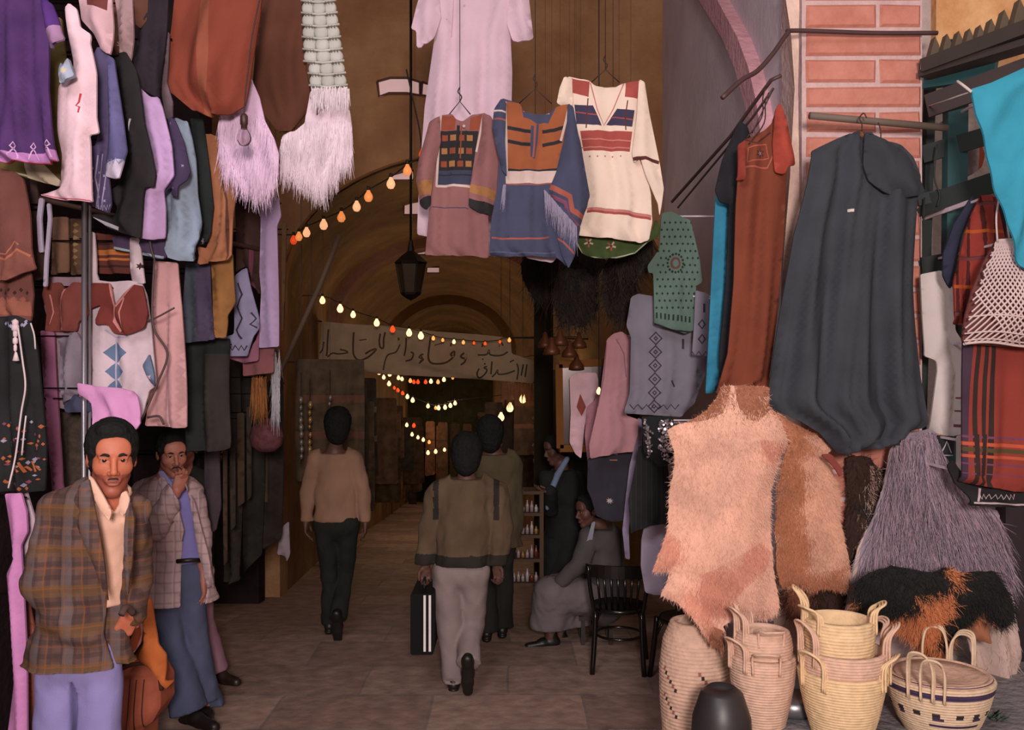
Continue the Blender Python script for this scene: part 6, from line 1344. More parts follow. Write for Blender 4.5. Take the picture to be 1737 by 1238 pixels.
# beige jumper man
d = 7.0
J = PJ(d, neck=(566,764,0), shA=(536,780,0), shB=(602,780,0), elA=(524,836,.02), elB=(616,836,.02), wrA=(519,886,-.02), wrB=(620,886,-.03), hipA=(552,888,0), hipB=(590,888,0), knA=(558,978,.02), knB=(586,975,.1), anA=(560,1050,.06), anB=(574,1042,-.12))
hd = Head(W(574,722,d), (0,1,-.05), (0,0,1), .98)
walker('person walking away in a beige jumper and black trousers, left of the briefcase man', d, J, (0,1,0), hd, 'jumper', cloth('946c54', var=.12), cloth('161612', var=.2), W(0,884,d).z, .0,
       [((J['wrA'], (0,0,-1), (1,0,0)), dict(k=.9, curl=.5, thumb=-1)), ((J['wrB'], (0,0,-1), (-1,0,0)), dict(k=.9, curl=.5, thumb=1))], tr=.005, ar=.014, flr=.015, th=.085, knee=.058, sq=.66,
       shoes=[('A', (0,1,0), (0,0,1)), ('B', (0,.3,-1), (0,1,.3))])
# briefcase man
d = 5.85
J = PJ(d, neck=(792,806,0), shA=(748,832,0), shB=(834,832,0), elA=(732,895,.02), elB=(850,895,.0), wrA=(722,960,.0), wrB=(842,958,-.03), hipA=(758,968,0), hipB=(806,968,0), knA=(762,1065,.0), knB=(800,1060,.06), anA=(770,1146,.0), anB=(794,1118,-.14))
hd = Head(W(793,772,d+.03), (.1,1,-.3), (0,.2,1), .98); PK_ = cloth('5c4630', var=.15)
hemz = W(0,956,d).z
def bnd(c): return np.where(c[:,2] < hemz+.07, 1, np.where((abs(abs(c[:,0]-J['neck'][0]-.0)-.185) < .016) & (c[:,2] > W(0,880,d).z), 1, 0))
tb = walker('person walking away in a khaki bomber jacket and pale trousers, carrying a black briefcase', d, J, (0,1,0), hd, 'bomber_jacket', [PK_, cloth('241c14')], cloth('8c7876', var=.1), hemz, -.02,
       [((J['wrA'], (0,0,-1), (.2,-1,0)), dict(k=.95, curl=1.0, thumb=1)), ((J['wrB'], (.2,-.1,-1), (-.4,-1,0)), dict(k=.95, curl=1.0, thumb=-1))], tr=.03, ar=.03, band=bnd, flr=.022, wrk=.012, knee=.074, th=.098,
       shoes=[('A', (0,1,0), (0,0,1)), ('B', (0,.3,-1), (0,1,.3))])
t = empty('briefcase', W(720, 1092, d), 'black briefcase with two chrome edge stripes held by the man in pale trousers', 'briefcase')
a = W(702,994,d); b = W(740,1094,d); m = MB(); y0, y1 = d-.2, d+.2
def rbox(m, lo, hi, r, mat=0):
    x0,_,z0 = lo; x1,_,z1 = hi; pr = []
    for cx_, cz_, a0 in ((hi[0]-r,hi[2]-r,0),(lo[0]+r,hi[2]-r,90),(lo[0]+r,lo[2]+r,180),(hi[0]-r,lo[2]+r,270)):
        for q in range(5): an = math.radians(a0+q*22.5); pr.append((cx_+r*math.cos(an), cz_+r*math.sin(an)))
    n = len(pr); vs = [(x, lo[1], z) for x, z in pr]+[(x, hi[1], z) for x, z in pr]
    m.add(vs, [tuple(range(n)), tuple(range(2*n-1, n-1, -1))]+[(i, n+i, n+(i+1)%n, (i+1)%n) for i in range(n)], mat)
rbox(m, (a.x, y0, b.z), (b.x, y1, a.z), .015); m.build('case_body', plain('0c0a0a', rough=.75, spec=.2), t, smooth=False)
for x in (725.5, 734): m = MB(); p = W(x,996,d); q = W(x,1088,d); m.box((p.x-.007, y0-.006, q.z), (p.x+.007, y1+.006, p.z)); m.build('chrome_stripe', plain('e8dce0', rough=.3), t, smooth=False)
m = MB(); hz_ = J['wrA'][2]-.075; m.tube(spline([(a.x+.07, y0+.13, a.z), (a.x+.07, y0+.14, hz_), (a.x+.07, y1-.14, hz_), (a.x+.07, y1-.13, a.z)], 5), .009, 8); m.build('handle', plain('161412'), t)
# man beyond, to the right
d = 6.7
J = PJ(d, neck=(838,765,0), shA=(806,784,0), shB=(866,784,0), elA=(800,840,.02), elB=(872,845,.02), wrA=(802,890,-.02), wrB=(874,898,-.02), hipA=(822,890,0), hipB=(856,890,0), knA=(824,980,.02), knB=(854,975,.06), anA=(826,1062,.0), anB=(852,1056,.12))
hd = Head(W(830,736,d), (-.2,1,-.05), (0,0,1), .94)
walker('person in a brown green jacket walking just beyond the briefcase man', d, J, (0,1,0), hd, 'jacket', cloth('4e4028', var=.15), cloth('1c1814'), W(0,925,d).z, .01,
       [((J['wrA'], (0,0,-1), (1,0,0)), dict(k=.9, curl=.6)), ((J['wrB'], (0,0,-1), (-1,0,0)), dict(k=.9, curl=.6))], tr=.03, ar=.02)
# dark suited man facing left
d = 7.6
J = PJ(d, neck=(952,792,0), shA=(930,812,-.08), shB=(978,812,.1), elA=(934,862,-.14), elB=(990,868,.08), wrA=(934,834,-.3), wrB=(980,916,-.02), hipA=(940,926,-.06), hipB=(970,926,.06), knA=(938,1010,-.05), knB=(966,1010,.06), anA=(940,1075,-.04), anB=(966,1075,.08))
f6 = (-1,-.45,0); hd = Head(W(943,762,d), (-1,-.3,-.25), (0,0,1), .92); t = empty('person', (float(J['anA'][0]), d, 0), 'person in a dark suit and pale blue shirt standing in profile beside the pink coat', 'person')
build_body(t, J, f6, skin_mat('5a3022'), hd, h=.014, hk=.006, hands=[((J['wrA'], (-1,-.2,.1), (0,0,1)), dict(k=.9, curl=.5))], fine=[(J['wrA']-.1, J['wrA']+.1, .0065)]); hd.eyes(t); hd.hair(t, h=.007, vol=.004)
S = torso_cloth(J, f6, .012, tr=.025, ar=.018, hem=W(0,985,d).z, flare=.04); S.wrinkle(.007, 24, 3); S.plane((0,0,W(0,985,d).z), (0,0,-1)); S.plane(J['neck']+V3(0,0,-.02), (0,0,1), J['neck']-V3(.07,.2,.3), J['neck']+V3(.07,.25,.3)); S.build('suit_jacket', cloth('12140e', var=.3), t)
S = SDF(np.array(W(900,900,d))-.4, np.array(W(980,760,d))+.4, .012); S.cap(W(962,778,d-.17), W(946,805,d-.21), .022, .026, .01); S.cap(W(946,805,d-.21), W(932,840,d-.24), .026, .024, .01); S.cap(W(931,842,d-.24), W(928,862,d-.24), .022, .018, .01); S.build('shirt', cloth('6c7c98'), t)
trousers(t, J, f6, cloth('141410'), .014, flare=.02)
for s_ in 'AB': shoe(t, J['an'+s_], f6)
# seated man in a grey robe
d = 6.85
J = PJ(d, neck=(1018,892,0), shA=(1000,912,-.12), shB=(1038,910,.1), elA=(984,958,-.2), elB=(1046,960,.05), wrA=(953,985,-.18), wrB=(958,990,.0), hipA=(1012,1012,-.08), hipB=(1030,1012,.08), knA=(936,1010,-.12), knB=(950,1006,.08), anA=(934,1080,-.1), anB=(950,1078,.1))
f7 = (-1,-.12,0); hd = Head(W(999,866,d), (-1,-.35,-.15), (.05,0,1), .92); t = empty('person', (float(J['hipA'][0]), d, .0), 'person seated in a grey robe facing left with clasped hands, beside the black chair', 'person')
build_body(t, J, f7, skin_mat('5e3424'), hd, h=.014, hk=.006, hands=[((J['wrA'], (-1,.1,-.3), (0,1,-.3)), dict(k=.9, curl=.8)), ((J['wrB'], (-1,-.3,-.4), (0,-1,-.2)), dict(k=.9, curl=.8))], fine=[(J['wrA']-.12, J['wrA']+V3(.1,.3,.1), .0065)]); hd.eyes(t); hd.hair(t, h=.007, vol=.0); hd.moustache(t, w_=.022)
S = torso_cloth(J, f7, .012, tr=.035, ar=.022, hem=W(0,1010,d).z, flare=.02, sq=.8); S.wrinkle(.009, 22, 6); S.plane(J['neck']+V3(0,0,-.01), (0,0,1), J['neck']-V3(.07,.2,.3), J['neck']+V3(.07,.25,.3)); S.build('robe_top', cloth('4c4444', var=.12), t)
S = SDF(np.array(W(890,1100,d))-.45, np.array(W(1070,960,d))+.45, .013)
for s_ in 'AB': limb(S, [J['hip'+s_], J['kn'+s_], J['an'+s_]+V3(-.02 if s_ == 'A' else .03,0,.1)], [.14,.12,.13], .06)
S.cap(J['knA'], J['knB'], .12, None, .05); S.cap(J['anA']+V3(0,0,.1), J['anB']+V3(.2,0,.1), .12, .14, .06); S.wrinkle(.011, 18, 9, (1,1,.4)); S.wrinkle(.006, 45, 4); S.plane((0,0,W(0,1058,d).z), (0,0,-1)); S.build('robe_skirt', cloth('6e6062', var=.1), t)
for s_ in 'AB': shoe(t, J['an'+s_]+V3(0,0,.01), (-1,-.2,0), L_=.26, col='17130f')
sheet('collar', [(1004,886),(1010,884),(1004,920),(990,946),(986,942),(996,915)], d-.2, cloth('8c8c98'), parent=t, th=.006, fold=.001, bw=4)
# seat under him
t = empty('stool', (J['hipA'][0], d, 0), 'low stool hidden under the seated man in the grey robe', 'stool')
zs = float(J['hipA'][2])-.13; x0 = float(J['hipA'][0]); m = MB(); m.box((x0-.13, d-.13, zs-.03), (x0+.13, d+.13, zs)); m.build('seat', plain('2a1c14'), t, smooth=False)
for sx in (-.1,.1):
    for sy in (-.1,.1): m = MB(); m.bar((x0+sx, d+sy, 0), (x0+sx, d+sy, zs-.03), .03, .03); m.build('leg', plain('2a1c14'), t, smooth=False)
# ---------------------------------------------------------------- bentwood chairs
BK = plain('120e0c', rough=.22, spec=.6)
def chair(lab, cx_, cy_, ang, z0=0, k=1.0):
    t = empty('bentwood_chair', (cx_, cy_, z0), lab, 'chair'); M = Matrix.Rotation(ang, 4, 'Z'); 
    def P(x, y, z): v = M @ Vector((x*k, y*k, z*k)); return Vector((cx_+v.x, cy_+v.y, z0+v.z))
    m = MB(); prof = [(.001,.42),(.18,.42),(.205,.43),(.21,.445),(.205,.46),(.19,.455),(.001,.45)]
    m.lathe((cx_,cy_,z0), [(r*k, z*k) for r, z in prof], 28); m.build('seat', BK, t)
    for sx in (-1, 1):
        m = MB(); m.tube(spline([P(sx*.17,.15,.44), P(sx*.18,.17,.25), P(sx*.2,.2,0)], 4), .017, 8); m.build('leg', BK, t)
        m = MB(); m.tube(spline([P(sx*.165,-.16,.44), P(sx*.17,-.18,.25), P(sx*.185,-.22,0)], 4), .017, 8); m.build('leg', BK, t)
        m = MB(); m.tube(spline([P(sx*.17,-.16,.42), P(sx*.2,-.19,.6), P(sx*.215,-.22,.78)], 4), .014, 8); m.build('back_post', BK, t)
    m = MB(); R_2 = []
    for z_, w_ in ((.70,.0),(.78,.0)): pass
    N_ = 10; vs = []
    for i in range(N_+1):
        a_ = -1+2*i/N_; x = a_*.235; y = -.26+.07*a_*a_
        for yy, zz in ((y-.012,.70),(y+.012,.70),(y+.012,.79),(y-.012,.79)): vs.append(P(x, yy, zz))
    fs = [(4*i+j, 4*i+4+j, 4*i+4+(j+1)%4, 4*i+(j+1)%4) for i in range(N_) for j in range(4)]+[(3,2,1,0), tuple(4*N_+j for j in range(4))]
    m.add(vs, fs); m.build('top_rail', BK, t, smooth=False)
    for i in range(7):
        a_ = -1+2*(i+1)/8; m = MB(); m.tube([P(a_*.17, -.17+.03*a_*a_, .45), P(a_*.2,-.25+.06*a_*a_,.71)], .0085, 8); m.build('spindle', BK, t)
    m = MB(); 
    m.tube(spline([P(.17*math.cos(a_), .17*math.sin(a_), .24) for a_ in np.linspace(0, 2*math.pi, 13)], 3), .009, 7); m.build('stretcher', BK, t)
    for sx in (-1,1): m = MB(); m.tube(spline([P(sx*.18,.17,.26), P(sx*.12,.16,.38), P(sx*.03,.17,.42)], 4), .008, 6); m.build('brace', BK, t)
    return t
p = W(1052,1120,6.2); chair('black bentwood chair with spindle back seen from behind, beside the seated man', p.x, 6.27, R_(-8), 0, .9)
p = W(1096,1120,6.3); chair('second black bentwood chair, half hidden behind the first one and the hide', p.x+.22, 5.95, R_(20), 0, .9)
G('white_sack', 'pale lilac cloth draped over the second chair beside the large hide', 'cloth', [(1092,895),(1112,888),(1140,884),(1142,1008),(1112,1010),(1094,1004),(1087,960),(1088,915)], 5.75, cloth('c4b4cc', var=.08), fold=.01, bulge=.05)
# ---------------------------------------------------------------- rack of small goods
t = empty('display_rack', W(893, 985, 7.35), 'small wooden display rack with shelves of trinkets behind the briefcase man', 'rack')
WD = plain('4c3018', rough=.7); k = 7.35; m = MB()
a = W(866,830,k); b = W(918,990,k); zb = zf(7.35)
for x in (a.x, b.x): m.box((x-.015, k-.12, zb), (x+.015, k+.12, a.z))
m.build('rack_frame', WD, t, smooth=False)
for y in (832,868,905,945,985): m = MB(); p = W(0,y,k); m.box((a.x, k-.13, p.z-.012), (b.x, k+.12, p.z+.012)); m.build('shelf', WD, t, smooth=False)
rr = random.Random(5)
for r, y in enumerate((868,905,945,985)):
    cols = ['94703c','a0888c','6c3020','b0a0a4','3a3430']
    for i in range(6):
        x = 872+i*7.4; p = W(x, y, k); h_ = rr.uniform(.05,.1); z0 = p.z+.012; m = MB()
        m.lathe((p.x, k-.07, z0), [(.001,0),(.013,0),(.014,h_*.6),(.008,h_*.75),(.006,h_*.95),(.008,h_),(.001,h_)], 10)
        tag(m.build('bottle', plain(rr.choice(cols), rough=.3)), 'tiny bottle on the %s shelf of the wooden rack, %s from the left' % (['top','second','third','bottom'][r], ['first','second','third','fourth','fifth','sixth'][i]), 'bottle', 'tiny bottles on the wooden rack')
# ---------------------------------------------------------------- orange bag, suitcase
t = empty('orange_jacket', W(255, 1180, 4.3), 'bright orange jacket hanging over the suitcase behind the front man', 'jacket')
sheet('jacket_body', [(232,985),(240,990),(258,1020),(264,1060),(270,1090),(282,1110),(286,1150),(294,1156),(280,1170),(272,1150),(250,1130),(216,1126),(225,1112),(240,1090),(243,1066),(238,1040),(228,1020)], 4.3, cloth('cc6414', var=.1), parent=t, fold=.03, freq=7, bulge=.08, bw=18)
sheet('lining', [(232,1040),(243,1062),(240,1090),(222,1116),(208,1122),(216,1100),(226,1070)], 4.28, [cloth('a84820'), cloth('d09090')], [(line([(240,1050),(243,1075),(236,1098),(220,1118)], 4), 1)], parent=t, fold=.01)
t = empty('leather_suitcase', W(230, 1240, 4.35), 'reddish brown ribbed leather suitcase standing behind the front man legs', 'suitcase')
sheet('case_side', [(206,1132),(240,1126),(256,1130),(272,1160),(272,1200),(258,1225),(244,1235),(240,1300),(192,1300),(196,1190)], 4.4, [cloth('a85034', weave=False, var=.15), cloth('4a1c10')], [(line([(x, 1146),(x-4,1200),(x-6,1296)], 2), 1) for x in (228,240,252)], parent=t, fold=.01, bulge=.12, bw=12, th=.18)
m = MB(); m.tube(spline([W(204,1136,4.3), W(222,1128,4.28), W(250,1126,4.28), W(268,1142,4.3), W(274,1170,4.32)], 5), .009, 8); m.build('strap', cloth('4a2410'), t)
m = MB(); s0 = W(192,1298,4.4); s1 = W(250,1298,4.4); m.box((s0.x-.05, 4.3, 0), (s1.x+.12, 4.75, s0.z+.02)); tag(m.build('wooden_crate', plain('3a241c', rough=.8), smooth=False), 'low wooden crate under the reddish suitcase', 'crate')
# ---------------------------------------------------------------- hall: banner, lantern, pole, bulbs, textiles
t = empty('street_banner', W(730, 610, 12.0), 'long pale cloth banner with brown Arabic writing stretched across the alley', 'banner')
bp = [(546,545),(600,550),(660,553),(740,562),(810,567),(866,573),(868,600),(906,612),(907,640),(904,650),(840,645),(760,640),(700,637),(640,634),(580,627),(540,620)]
BAN = cloth('a08466', var=.1); INK = cloth('4a3020'); INK2 = cloth('2c3428')
s1 = 200/1737; Z1 = lambda l: [(530+x*s1, 530+y*s1) for x, y in l]
s2 = 210/1737; Z2 = lambda l: [(710+x*s2, 550+y*s2) for x, y in l]
ink = []
def st(l, wd, Z, c=1): ink.append((line(Z([tuple(p) for p in spline([(x, y, 0) for x, y in l], 4)] if False else [(p.x, p.y) for p in spline([(x, y, 0) for x, y in l], 4)]), wd), c))
st([(235,245),(225,400),(222,560),(215,640)], 3, Z1); st([(165,430),(150,540),(110,600)], 3, Z1); st([(230,655),(300,600),(390,610),(520,590),(480,560),(410,545)], 2.6, Z1)
st([(612,290),(602,450),(610,620),(680,700),(780,680),(870,620),(940,540),(860,560),(780,610)], 3.2, Z1); st([(690,410),(800,395)], 1.8, Z1)
st([(1000,310),(985,420),(1000,510),(1045,520),(1050,400),(1070,290)], 3, Z1); st([(1290,470),(1230,580),(1120,620),(1075,700),(1045,850)], 2.4, Z1); st([(1270,370),(1270,410)], 3, Z1)
st([(1385,370),(1375,520),(1350,640)], 3, Z1); st([(1450,580),(1490,610),(1455,690),(1370,715)], 2.8, Z1); st([(1640,610),(1570,660),(1640,690),(1570,750)], 2.4, Z1)
st([(170,180),(150,330),(140,470),(180,540),(280,555),(400,530),(490,450),(500,380),(450,420),(490,455)], 3.2, Z2); st([(225,295),(360,255)], 1.6, Z2); st([(455,260),(450,310)], 2.6, Z2)
st([(640,400),(590,450),(650,480),(670,420),(650,520),(590,570)], 3.2, Z2); st([(60,415),(20,440),(60,470),(20,530)], 2, Z2)
st([(1250,385),(1180,430),(1080,440),(1000,420),(990,360),(960,420),(880,430),(830,430)], 2.6, Z2, 2); st([(1160,250),(1185,300)], 2.6, Z2, 2); st([(1130,300),(1140,310)], 2.4, Z2, 2); st([(895,270),(895,320)], 2.6, Z2, 2); st([(900,480),(905,500)], 2.4, Z2, 2)
st([(1380,550),(1400,640),(1380,780)], 2.4, Z2, 2); st([(1470,560),(1440,720)], 2.6, Z2, 2); st([(1520,560),(1495,740)], 2.6, Z2, 2); st([(1350,650),(1240,690),(1120,700),(1110,640),(1080,690),(1030,740)], 2.4, Z2, 2)
st([(1030,520),(1015,700)], 2.6, Z2, 2); st([(960,590),(920,610),(960,640),(920,710),(850,750),(820,690),(850,620)], 2.6, Z2, 2); st([(920,550),(940,560)], 2.6, Z2, 2); st([(1280,530),(1340,500)], 2.2, Z2, 2); st([(620,550),(630,560)], 2.4, Z2)
sheet('banner_cloth', bp, 12.0, [BAN, INK, INK2], ink, parent=t, fold=.02, freq=1.2, bulge=.02, res=6)
m = MB(); m.tube([W(546,545,12.0), W(500,540,12.0)+Vector((-.3,0,0)), ], .01, 5); m.tube([W(866,573,12.0), W(1000,575,12.0)], .01, 5); m.tube([W(540,620,12.0), W(490,622,12.0)], .01, 5); m.tube([W(904,648,12.0), W(1000,655,12.0)], .01, 5); m.build('banner_cord', WIRE, t)
m = MB(); q0 = W(906,600,8.75); q1 = W(938,600,8.75); m.box((q0.x, 8.7, zf(8.8)-.05), (q1.x, 8.85, 3.1)); tag(m.build('wooden_post', plain('221a12', rough=.9, spec=.1), smooth=False), 'dark square wooden post standing between the banner end and the mirror', 'post')
# wall lantern hanging in the arch
t = empty('hanging_lantern', W(697, 470, 8.7), 'dark iron lantern hanging on a chain in front of the arch', 'lantern')
LM = plain('1c140e', rough=.6, metal=.5); c = W(697,500,8.7); k = 8.7/F
m = MB(); m.lathe(c, [(.001,-10*k),(8*k,-6*k),(16*k,0),(18*k,4*k),(0.001,4*k)], 6); m.lathe(c, [(.001,52*k),(26*k,52*k),(28*k,55*k),(14*k,68*k),(6*k,74*k),(3*k,92*k),(.001,94*k)], 6)
for i in range(6): a = i*math.pi/3; m.tube([c+Vector((16*k*math.cos(a),16*k*math.sin(a),2*k)), c+Vector((25*k*math.cos(a),25*k*math.sin(a),52*k))], .008, 5)
m.build('lantern_cage', LM, t, smooth=False)
m = MB(); m.lathe(c, [(15*k,4*k),(24*k,51*k)], 6); m.build('lantern_glass', plain('3a2c1c', rough=.15, spec=.6), t, smooth=False)
m = MB(); m.tube([c+Vector((0,0,93*k)), (c.x, c.y, 6.0)], .012, 6); m.build('chain', LM, t)
pole('wooden_pole', 'long wooden pole leaning diagonally at the left of the alley', 'pole', [W(576,398,7.6), W(540,490,7.6), W(478,625,7.6), (-3.25,7.6,-.05)], .022, plain('5a4434', rough=.8))
GLOW = plain('ffc890', emit=2.6, ecol='ffc088'); RGL = plain('ff5020', emit=1.4, ecol='ff4418'); OGL = plain('ff9040', emit=1.6, ecol='ff9850'); LGW = plain('e8a070', emit=1.0, ecol='f8b080', rough=.25); LGO = plain('d88048', emit=.8, ecol='f09050', rough=.25); LGR = plain('d04020', emit=.7, ecol='e84820', rough=.25); SOCK = plain('241812', rough=.7)
def bulb_mb(p, r, seg=10):
    m = MB(); m.lathe(p, [(.001,-r*1.15),(r*.6,-r),(r*.95,-r*.4),(r,0),(r*.85,r*.55),(r*.5,r*1.1),(r*.32,r*1.6),(.001,r*1.65)], seg); return m
def string(lab, pts, end0=None, end1=None, sag=True):
    """pts: (x, y, depth, radius px, colour)"""
    P = [W(x, y-r*1.6, d) for x, y, d, r, c in pts]; t = empty('string_lights', P[0], lab, 'string lights')
    path = ([Vector(end0)] if end0 else []) + P + ([Vector(end1)] if end1 else []); m = MB(); m.tube(spline(path, 3) if len(path) > 2 else path, .006, 5); m.build('cable', SOCK, t)
    for x, y, d, r, c in pts:
        p = W(x, y, d); R_0 = r*d/F; b = bulb_mb(p, R_0).build('light_bulb', ({'w': LGW, 'r': LGR, 'o': LGO} if d < 9 else {'w': GLOW, 'r': RGL, 'o': OGL})[c], t)
        if c != 'w': b['label'] = {'r': 'red light bulb', 'o': 'orange light bulb'}[c]
        m = MB(); m.lathe(p+Vector((0,0,R_0*1.5)), [(.001,0),(R_0*.4,0),(R_0*.4,R_0*.9),(.001,R_0*.9)], 8); m.build('socket', SOCK, t)
    return t
string('string of large pear shaped bulbs climbing across the arch at left', [(498,408,8.2,6,'r'),(507,402,8.1,6,'o'),(520,395,8.0,6.5,'w'),(549,382,7.8,7,'w'),(579,369,7.7,7,'o'),(605,351,7.5,7,'w'),(625,334,7.4,7.5,'o'),(663,312,7.2,7.5,'w'),(691,290,7.0,7.5,'o'),(716,262,6.9,6,'r')], (-2.3,8.6,3.2), (-.75,6.7,4.1))
string('string of bulbs descending left to right in front of the banner', [(547,510,10.5,5,'w'),(577,524,10.7,5.5,'w'),(599,534,10.9,4.5,'w'),(639,548,11.1,5,'w'),(666,559,11.3,4.5,'r'),(694,565,11.4,5,'w'),(714,570,11.4,5,'w'),(735,574,11.5,3,'o'),(751,577,11.5,2.5,'o'),(770,580,11.6,3,'w'),(786,581,11.6,2.8,'o'),(804,582,11.6,2.2,'r'),(823,583,11.6,2.5,'r'),(848,580,11.6,2.2,'r'),(864,577,11.6,3,'o')], (-2.5,10.3,2.75), (.85,11.7,2.35))
def ext(p, dx): return None
string('first sagging string of tiny bulbs just below the banner', [(643,632,13.6,3.2,'w'),(661,635,13.6,3.2,'w'),(676,641,13.6,3,'w'),(682,643,13.6,2.8,'w'),(696,646,13.6,3,'o'),(702,648,13.6,2.8,'r'),(709,648,13.6,3,'r'),(722,648,13.6,3,'r'),(731,647,13.6,3.2,'w'),(743,648,13.6,3,'o'),(753,644,13.6,3.2,'w'),(768,641,13.6,2.2,'o'),(781,637,13.6,2.6,'o'),(804,624,13.6,2.4,'o')], (-2.5,13.6,2.1), (.7,13.6,2.2))
string('second string of tiny bulbs slanting down below the banner', [(651,640,15,3,'w'),(660,651,15,3.4,'w'),(669,658,15,2.4,'r'),(675,662,15,2.8,'r'),(683,667,15,2.8,'r'),(691,673,15,3.2,'w'),(700,679,15,3.4,'w'),(726,689,15,3,'w'),(739,692,15,2.5,'o'),(744,692,15,3.2,'w'),(755,691,15,3.2,'w'),(764,688,15,3.2,'w'),(772,684,15,3,'w')], (-2.5,15,2.0), (.5,15,1.6))
string('third string of tiny bulbs low in the distance', [(690,721,18,2.8,'w'),(702,722,18,3,'r'),(699,737,18,2.8,'w'),(709,742,18,2.6,'w'),(718,746,18,2.8,'w'),(728,750,18,2.6,'o')], (-2.55,18,1.1), (.0,18,.5))
string('farthest string of tiny bulbs low in the alley centre', [(670,761,20,2,'w'),(686,758,20,5,'w'),(726,768,20,3,'w'),(739,766,20,3,'w'),(754,763,20,2.6,'w')], (-2.6,20,.5), (-.1,20,.4))
for i, (x, y, d, r, lab) in enumerate([(865,692,12.6,6,'upper single bulb hanging at the right under the banner'),(850,708,13.2,5.5,'lower single bulb hanging at the right under the banner'),(887,677,12.4,6,'bright bulb shining on the fringe at the right end of the banner'),(1016,664,6.0,4.5,'small bulb glowing beside the pink coat')]):
    t = empty('hanging_bulb', W(x, y, d), lab, 'bulb'); p = W(x, y, d); R_0 = r*d/F; bulb_mb(p, R_0).build('light_bulb', GLOW, t); m = MB(); ztop = zc(d)-.05 if d > 9 else 5.99
    m.tube([p+Vector((0,0,R_0*1.5)), (p.x, p.y, ztop - (.5 if d > 9 else 0))], .004, 5)
    if d > 9: m.tube([(p.x, p.y, ztop-.5), (p.x, p.y, ztop-.2), (p.x-.6, p.y, ztop)], .004, 5)
    m.build('cord', SOCK, t)
# clear unlit bulb hanging at the left
t = empty('hanging_bulb', W(414, 228, 3.9), 'clear unlit light bulb hanging on a wire before the lilac fringe', 'bulb')
m = bulb_mb(W(414,234,3.9), .030, 20); gl = bpy.data.materials.new('bulb_glass'); gl.use_nodes = True; g = gl.node_tree.nodes['Principled BSDF']; g.inputs['Transmission Weight'].default_value = .95; g.inputs['Roughness'].default_value = .05; g.inputs['IOR'].default_value = 1.15; g.inputs['Base Color'].default_value = (.7,.6,.65,1)
m.build('glass', gl, t); m = MB(); m.lathe(W(414,220,3.9), [(.001,0),(.013,0),(.013,.02),(.016,.022),(.016,.055),(.01,.065),(.001,.066)], 14); m.build('socket', plain('3a2018', rough=.5), t)
m = MB(); m.tube(spline([W(414,195,3.9), W(416,160,3.9), W(422,110,3.9), W(428,60,3.9), W(446,-30,3.9), W(450,-60,3.9)], 5), .003, 6); m.build('cord', WIRE, t)
# fringe lit at the banner's right end
P = [tuple(W(random.uniform(850,904), random.uniform(648,658), 12.1)) for _ in range(160)]
tag(strands('banner_fringe', P, [random.uniform(.12,.28) for _ in P], (0,0,-1), [cloth('8c5430')], w0=.006, spread=.04, curl=.03), 'brown fringe hanging under the right end of the banner', 'fringe')
# textiles and trinkets along both hall walls
rr = random.Random(21); ords = ['first','second','third','fourth','fifth','sixth','seventh','eighth','ninth','tenth','eleventh','twelfth','thirteenth','fourteenth','fifteenth','sixteenth']
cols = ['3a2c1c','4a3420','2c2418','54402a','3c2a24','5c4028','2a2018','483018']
for side in (0, 1):
    for i in range(13):
        y = 9.4 + i*1.25 + rr.uniform(-.2,.2); xw = arc(y, NA*side)[0]; wdt = rr.uniform(.45,.8); x0 = xw + (.08 if side == 0 else -.08-wdt); zt = zf(y)+rr.uniform(2.0,2.45); hh = rr.uniform(.9,1.5)
        px = lambda X: CX + X*F/y; py = lambda Z: CY-(Z-EZ)*F/y
        a_, b_, c_, e_ = px(x0), px(x0+wdt), py(zt), py(zt-hh)
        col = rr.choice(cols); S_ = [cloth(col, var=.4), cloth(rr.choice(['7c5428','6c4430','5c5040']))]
        rg = [(rect(a_, c_+(e_-c_)*q, b_, c_+(e_-c_)*(q+.06)), 1) for q in ((.3,.6) if i % 3 == 0 else ())]
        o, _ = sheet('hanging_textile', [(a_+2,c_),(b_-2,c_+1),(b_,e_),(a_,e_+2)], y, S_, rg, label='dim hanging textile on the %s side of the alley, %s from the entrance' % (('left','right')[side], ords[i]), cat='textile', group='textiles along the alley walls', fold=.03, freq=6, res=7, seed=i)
        ARMS.append((x0 + (wdt/2), y+.03, zt-.03, 'HL' if side == 0 else 'HR'))
for i in range(12):
    y = 21+i*.62; px_ = 596+i*21 if i < 10 else 640+(i-9)*50; a_ = float(np.clip((px_-CX)*y/F, xc(y)-hw(y)+.15, xc(y)+hw(y)-.3)); px_ = CX + a_*F/y
    zt = zf(y)+2.3; yy = CY-(zt-EZ)*F/y; wd_ = rr.uniform(9,17); hh = rr.uniform(90,150)
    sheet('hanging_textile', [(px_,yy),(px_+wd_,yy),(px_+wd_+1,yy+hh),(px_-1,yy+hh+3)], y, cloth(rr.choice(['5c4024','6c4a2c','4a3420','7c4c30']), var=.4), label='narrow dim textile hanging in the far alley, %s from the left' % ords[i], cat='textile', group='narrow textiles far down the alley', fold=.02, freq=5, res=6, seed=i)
    ARMS.append((a_+.05, y+.03, zt-.05, 'UP'))
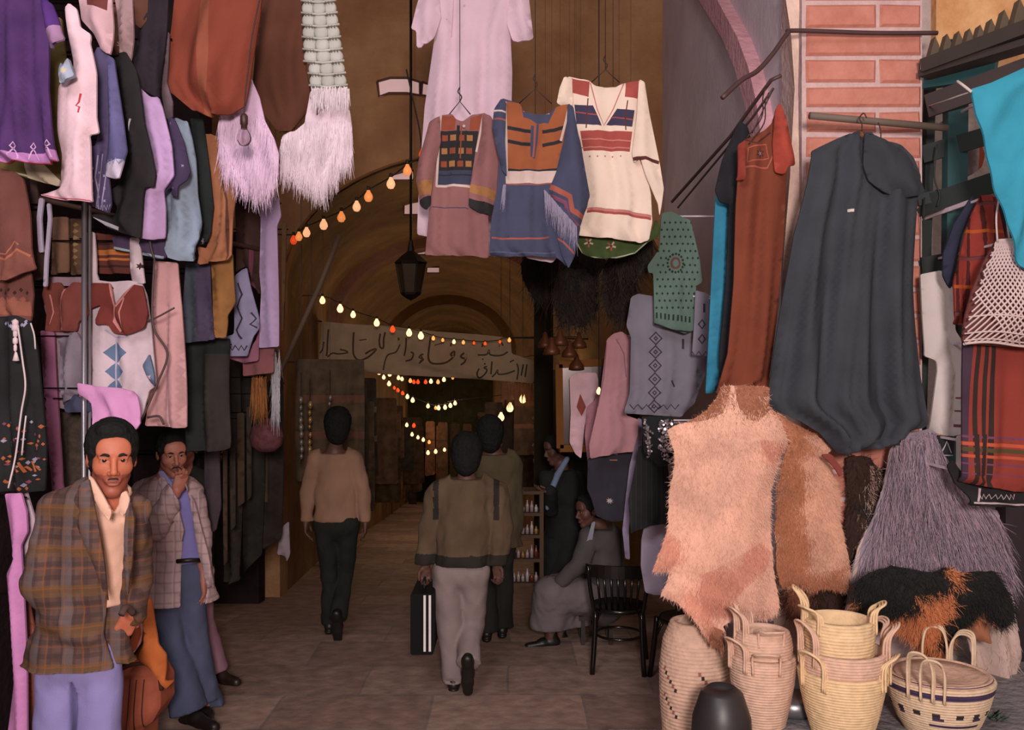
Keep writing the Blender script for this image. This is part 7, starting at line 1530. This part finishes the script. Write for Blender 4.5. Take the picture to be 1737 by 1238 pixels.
for i in range(14):
    y = 8.3+rr.uniform(0,1.6); x = rr.uniform(432,560) if i < 11 else rr.uniform(905,925); z0 = rr.uniform(640,700); n = rr.randint(5,10); m = MB(); p0 = W(x, z0, y); m.tube([(p0.x,p0.y,p0.z+.25), W(x, z0+n*12, y)], .004, 5)
    for k_ in range(n):
        p = W(x+rr.uniform(-1,1), z0+k_*12+rr.uniform(-2,2), y); r = rr.uniform(.012,.026); m.lathe(p, [(.001,r*1.6),(r*.7,r),(r,0),(r*.6,-r),(.001,-r*1.7)], 8, m=1)
    o = tag(m.build('bead_strand', [SOCK, plain(rr.choice(['b06c24','94541c','a88454','8c8078']), rough=.3, metal=.4)]), 'strand of amber beads hanging in the dark left doorway, number %s from the left' % i, 'beads', 'bead strands in the doorways')
    ARMS.append((p0.x, p0.y, p0.z+.24, 'UP'))
bs = sorted([o for o in COL.objects if o.name.startswith('bead_strand')], key=lambda o: o.location.x*F/o.location.y)
for i, o in enumerate(bs): o['label'] = ('strand of amber beads in the dark left doorway, %s from the left' % ords[i]) if o.location.x < -.5 else ('strand of amber beads right of the banner, %s from the right end' % ords[len(bs)-1-i])
# warm light of the alley bulbs, plus unseen fill lights added farther in
for x, y, z, p in ((-.6,9.6,3.2,16),(-1.0,12.4,2.3,22),(-1.1,15,1.6,22),(-1.3,18.5,1.2,25),(.3,12.3,1.6,14),(-1.5,24,.6,42), (-1.0,20.5,1.0,34), (-1.7,27,.4,34), (-1.2,16,.9,30)):
    point('bulb_and_fill_light', (x, y, z), p*.62, (1.0,.72,.44), .15)
# ---- wall pegs that carry the garments
for side, nm in (('L', 'trim_8'), ('R', 'trim_9'), ('H', 'trim_10')):
    m = MB()
    for x, y, z, s_ in ARMS:
        if s_[0] != side and not (side == 'H' and s_ == 'UP'): continue
        if side == 'L': m.bar((-2.5, y+.006, z), (x+.005, y+.006, z), .008, .006)
        elif side == 'R':
            if x < 1.40: m.bar((1.5, y+.006, z), (x-.01, y+.006, z), .01, .008)
            else: m.bar((x, y, z), (x, 4.92, z), .01, .01)
        elif s_ == 'UP': m.bar((x, y, z), (x, y, 6.05 if y < 8.9 else zc(y)+.1), .0035, .0035)
        else: m.bar((x, y, z), (float(arc(y, 0 if s_ == 'HL' else NA)[0]), y, z), .012, .012)
    tag(m.build(nm, plain('0c0808', rough=.95, spec=.05) if side == 'L' else (M_MAUVE if side == 'R' else WIRE), smooth=False), kind='structure')
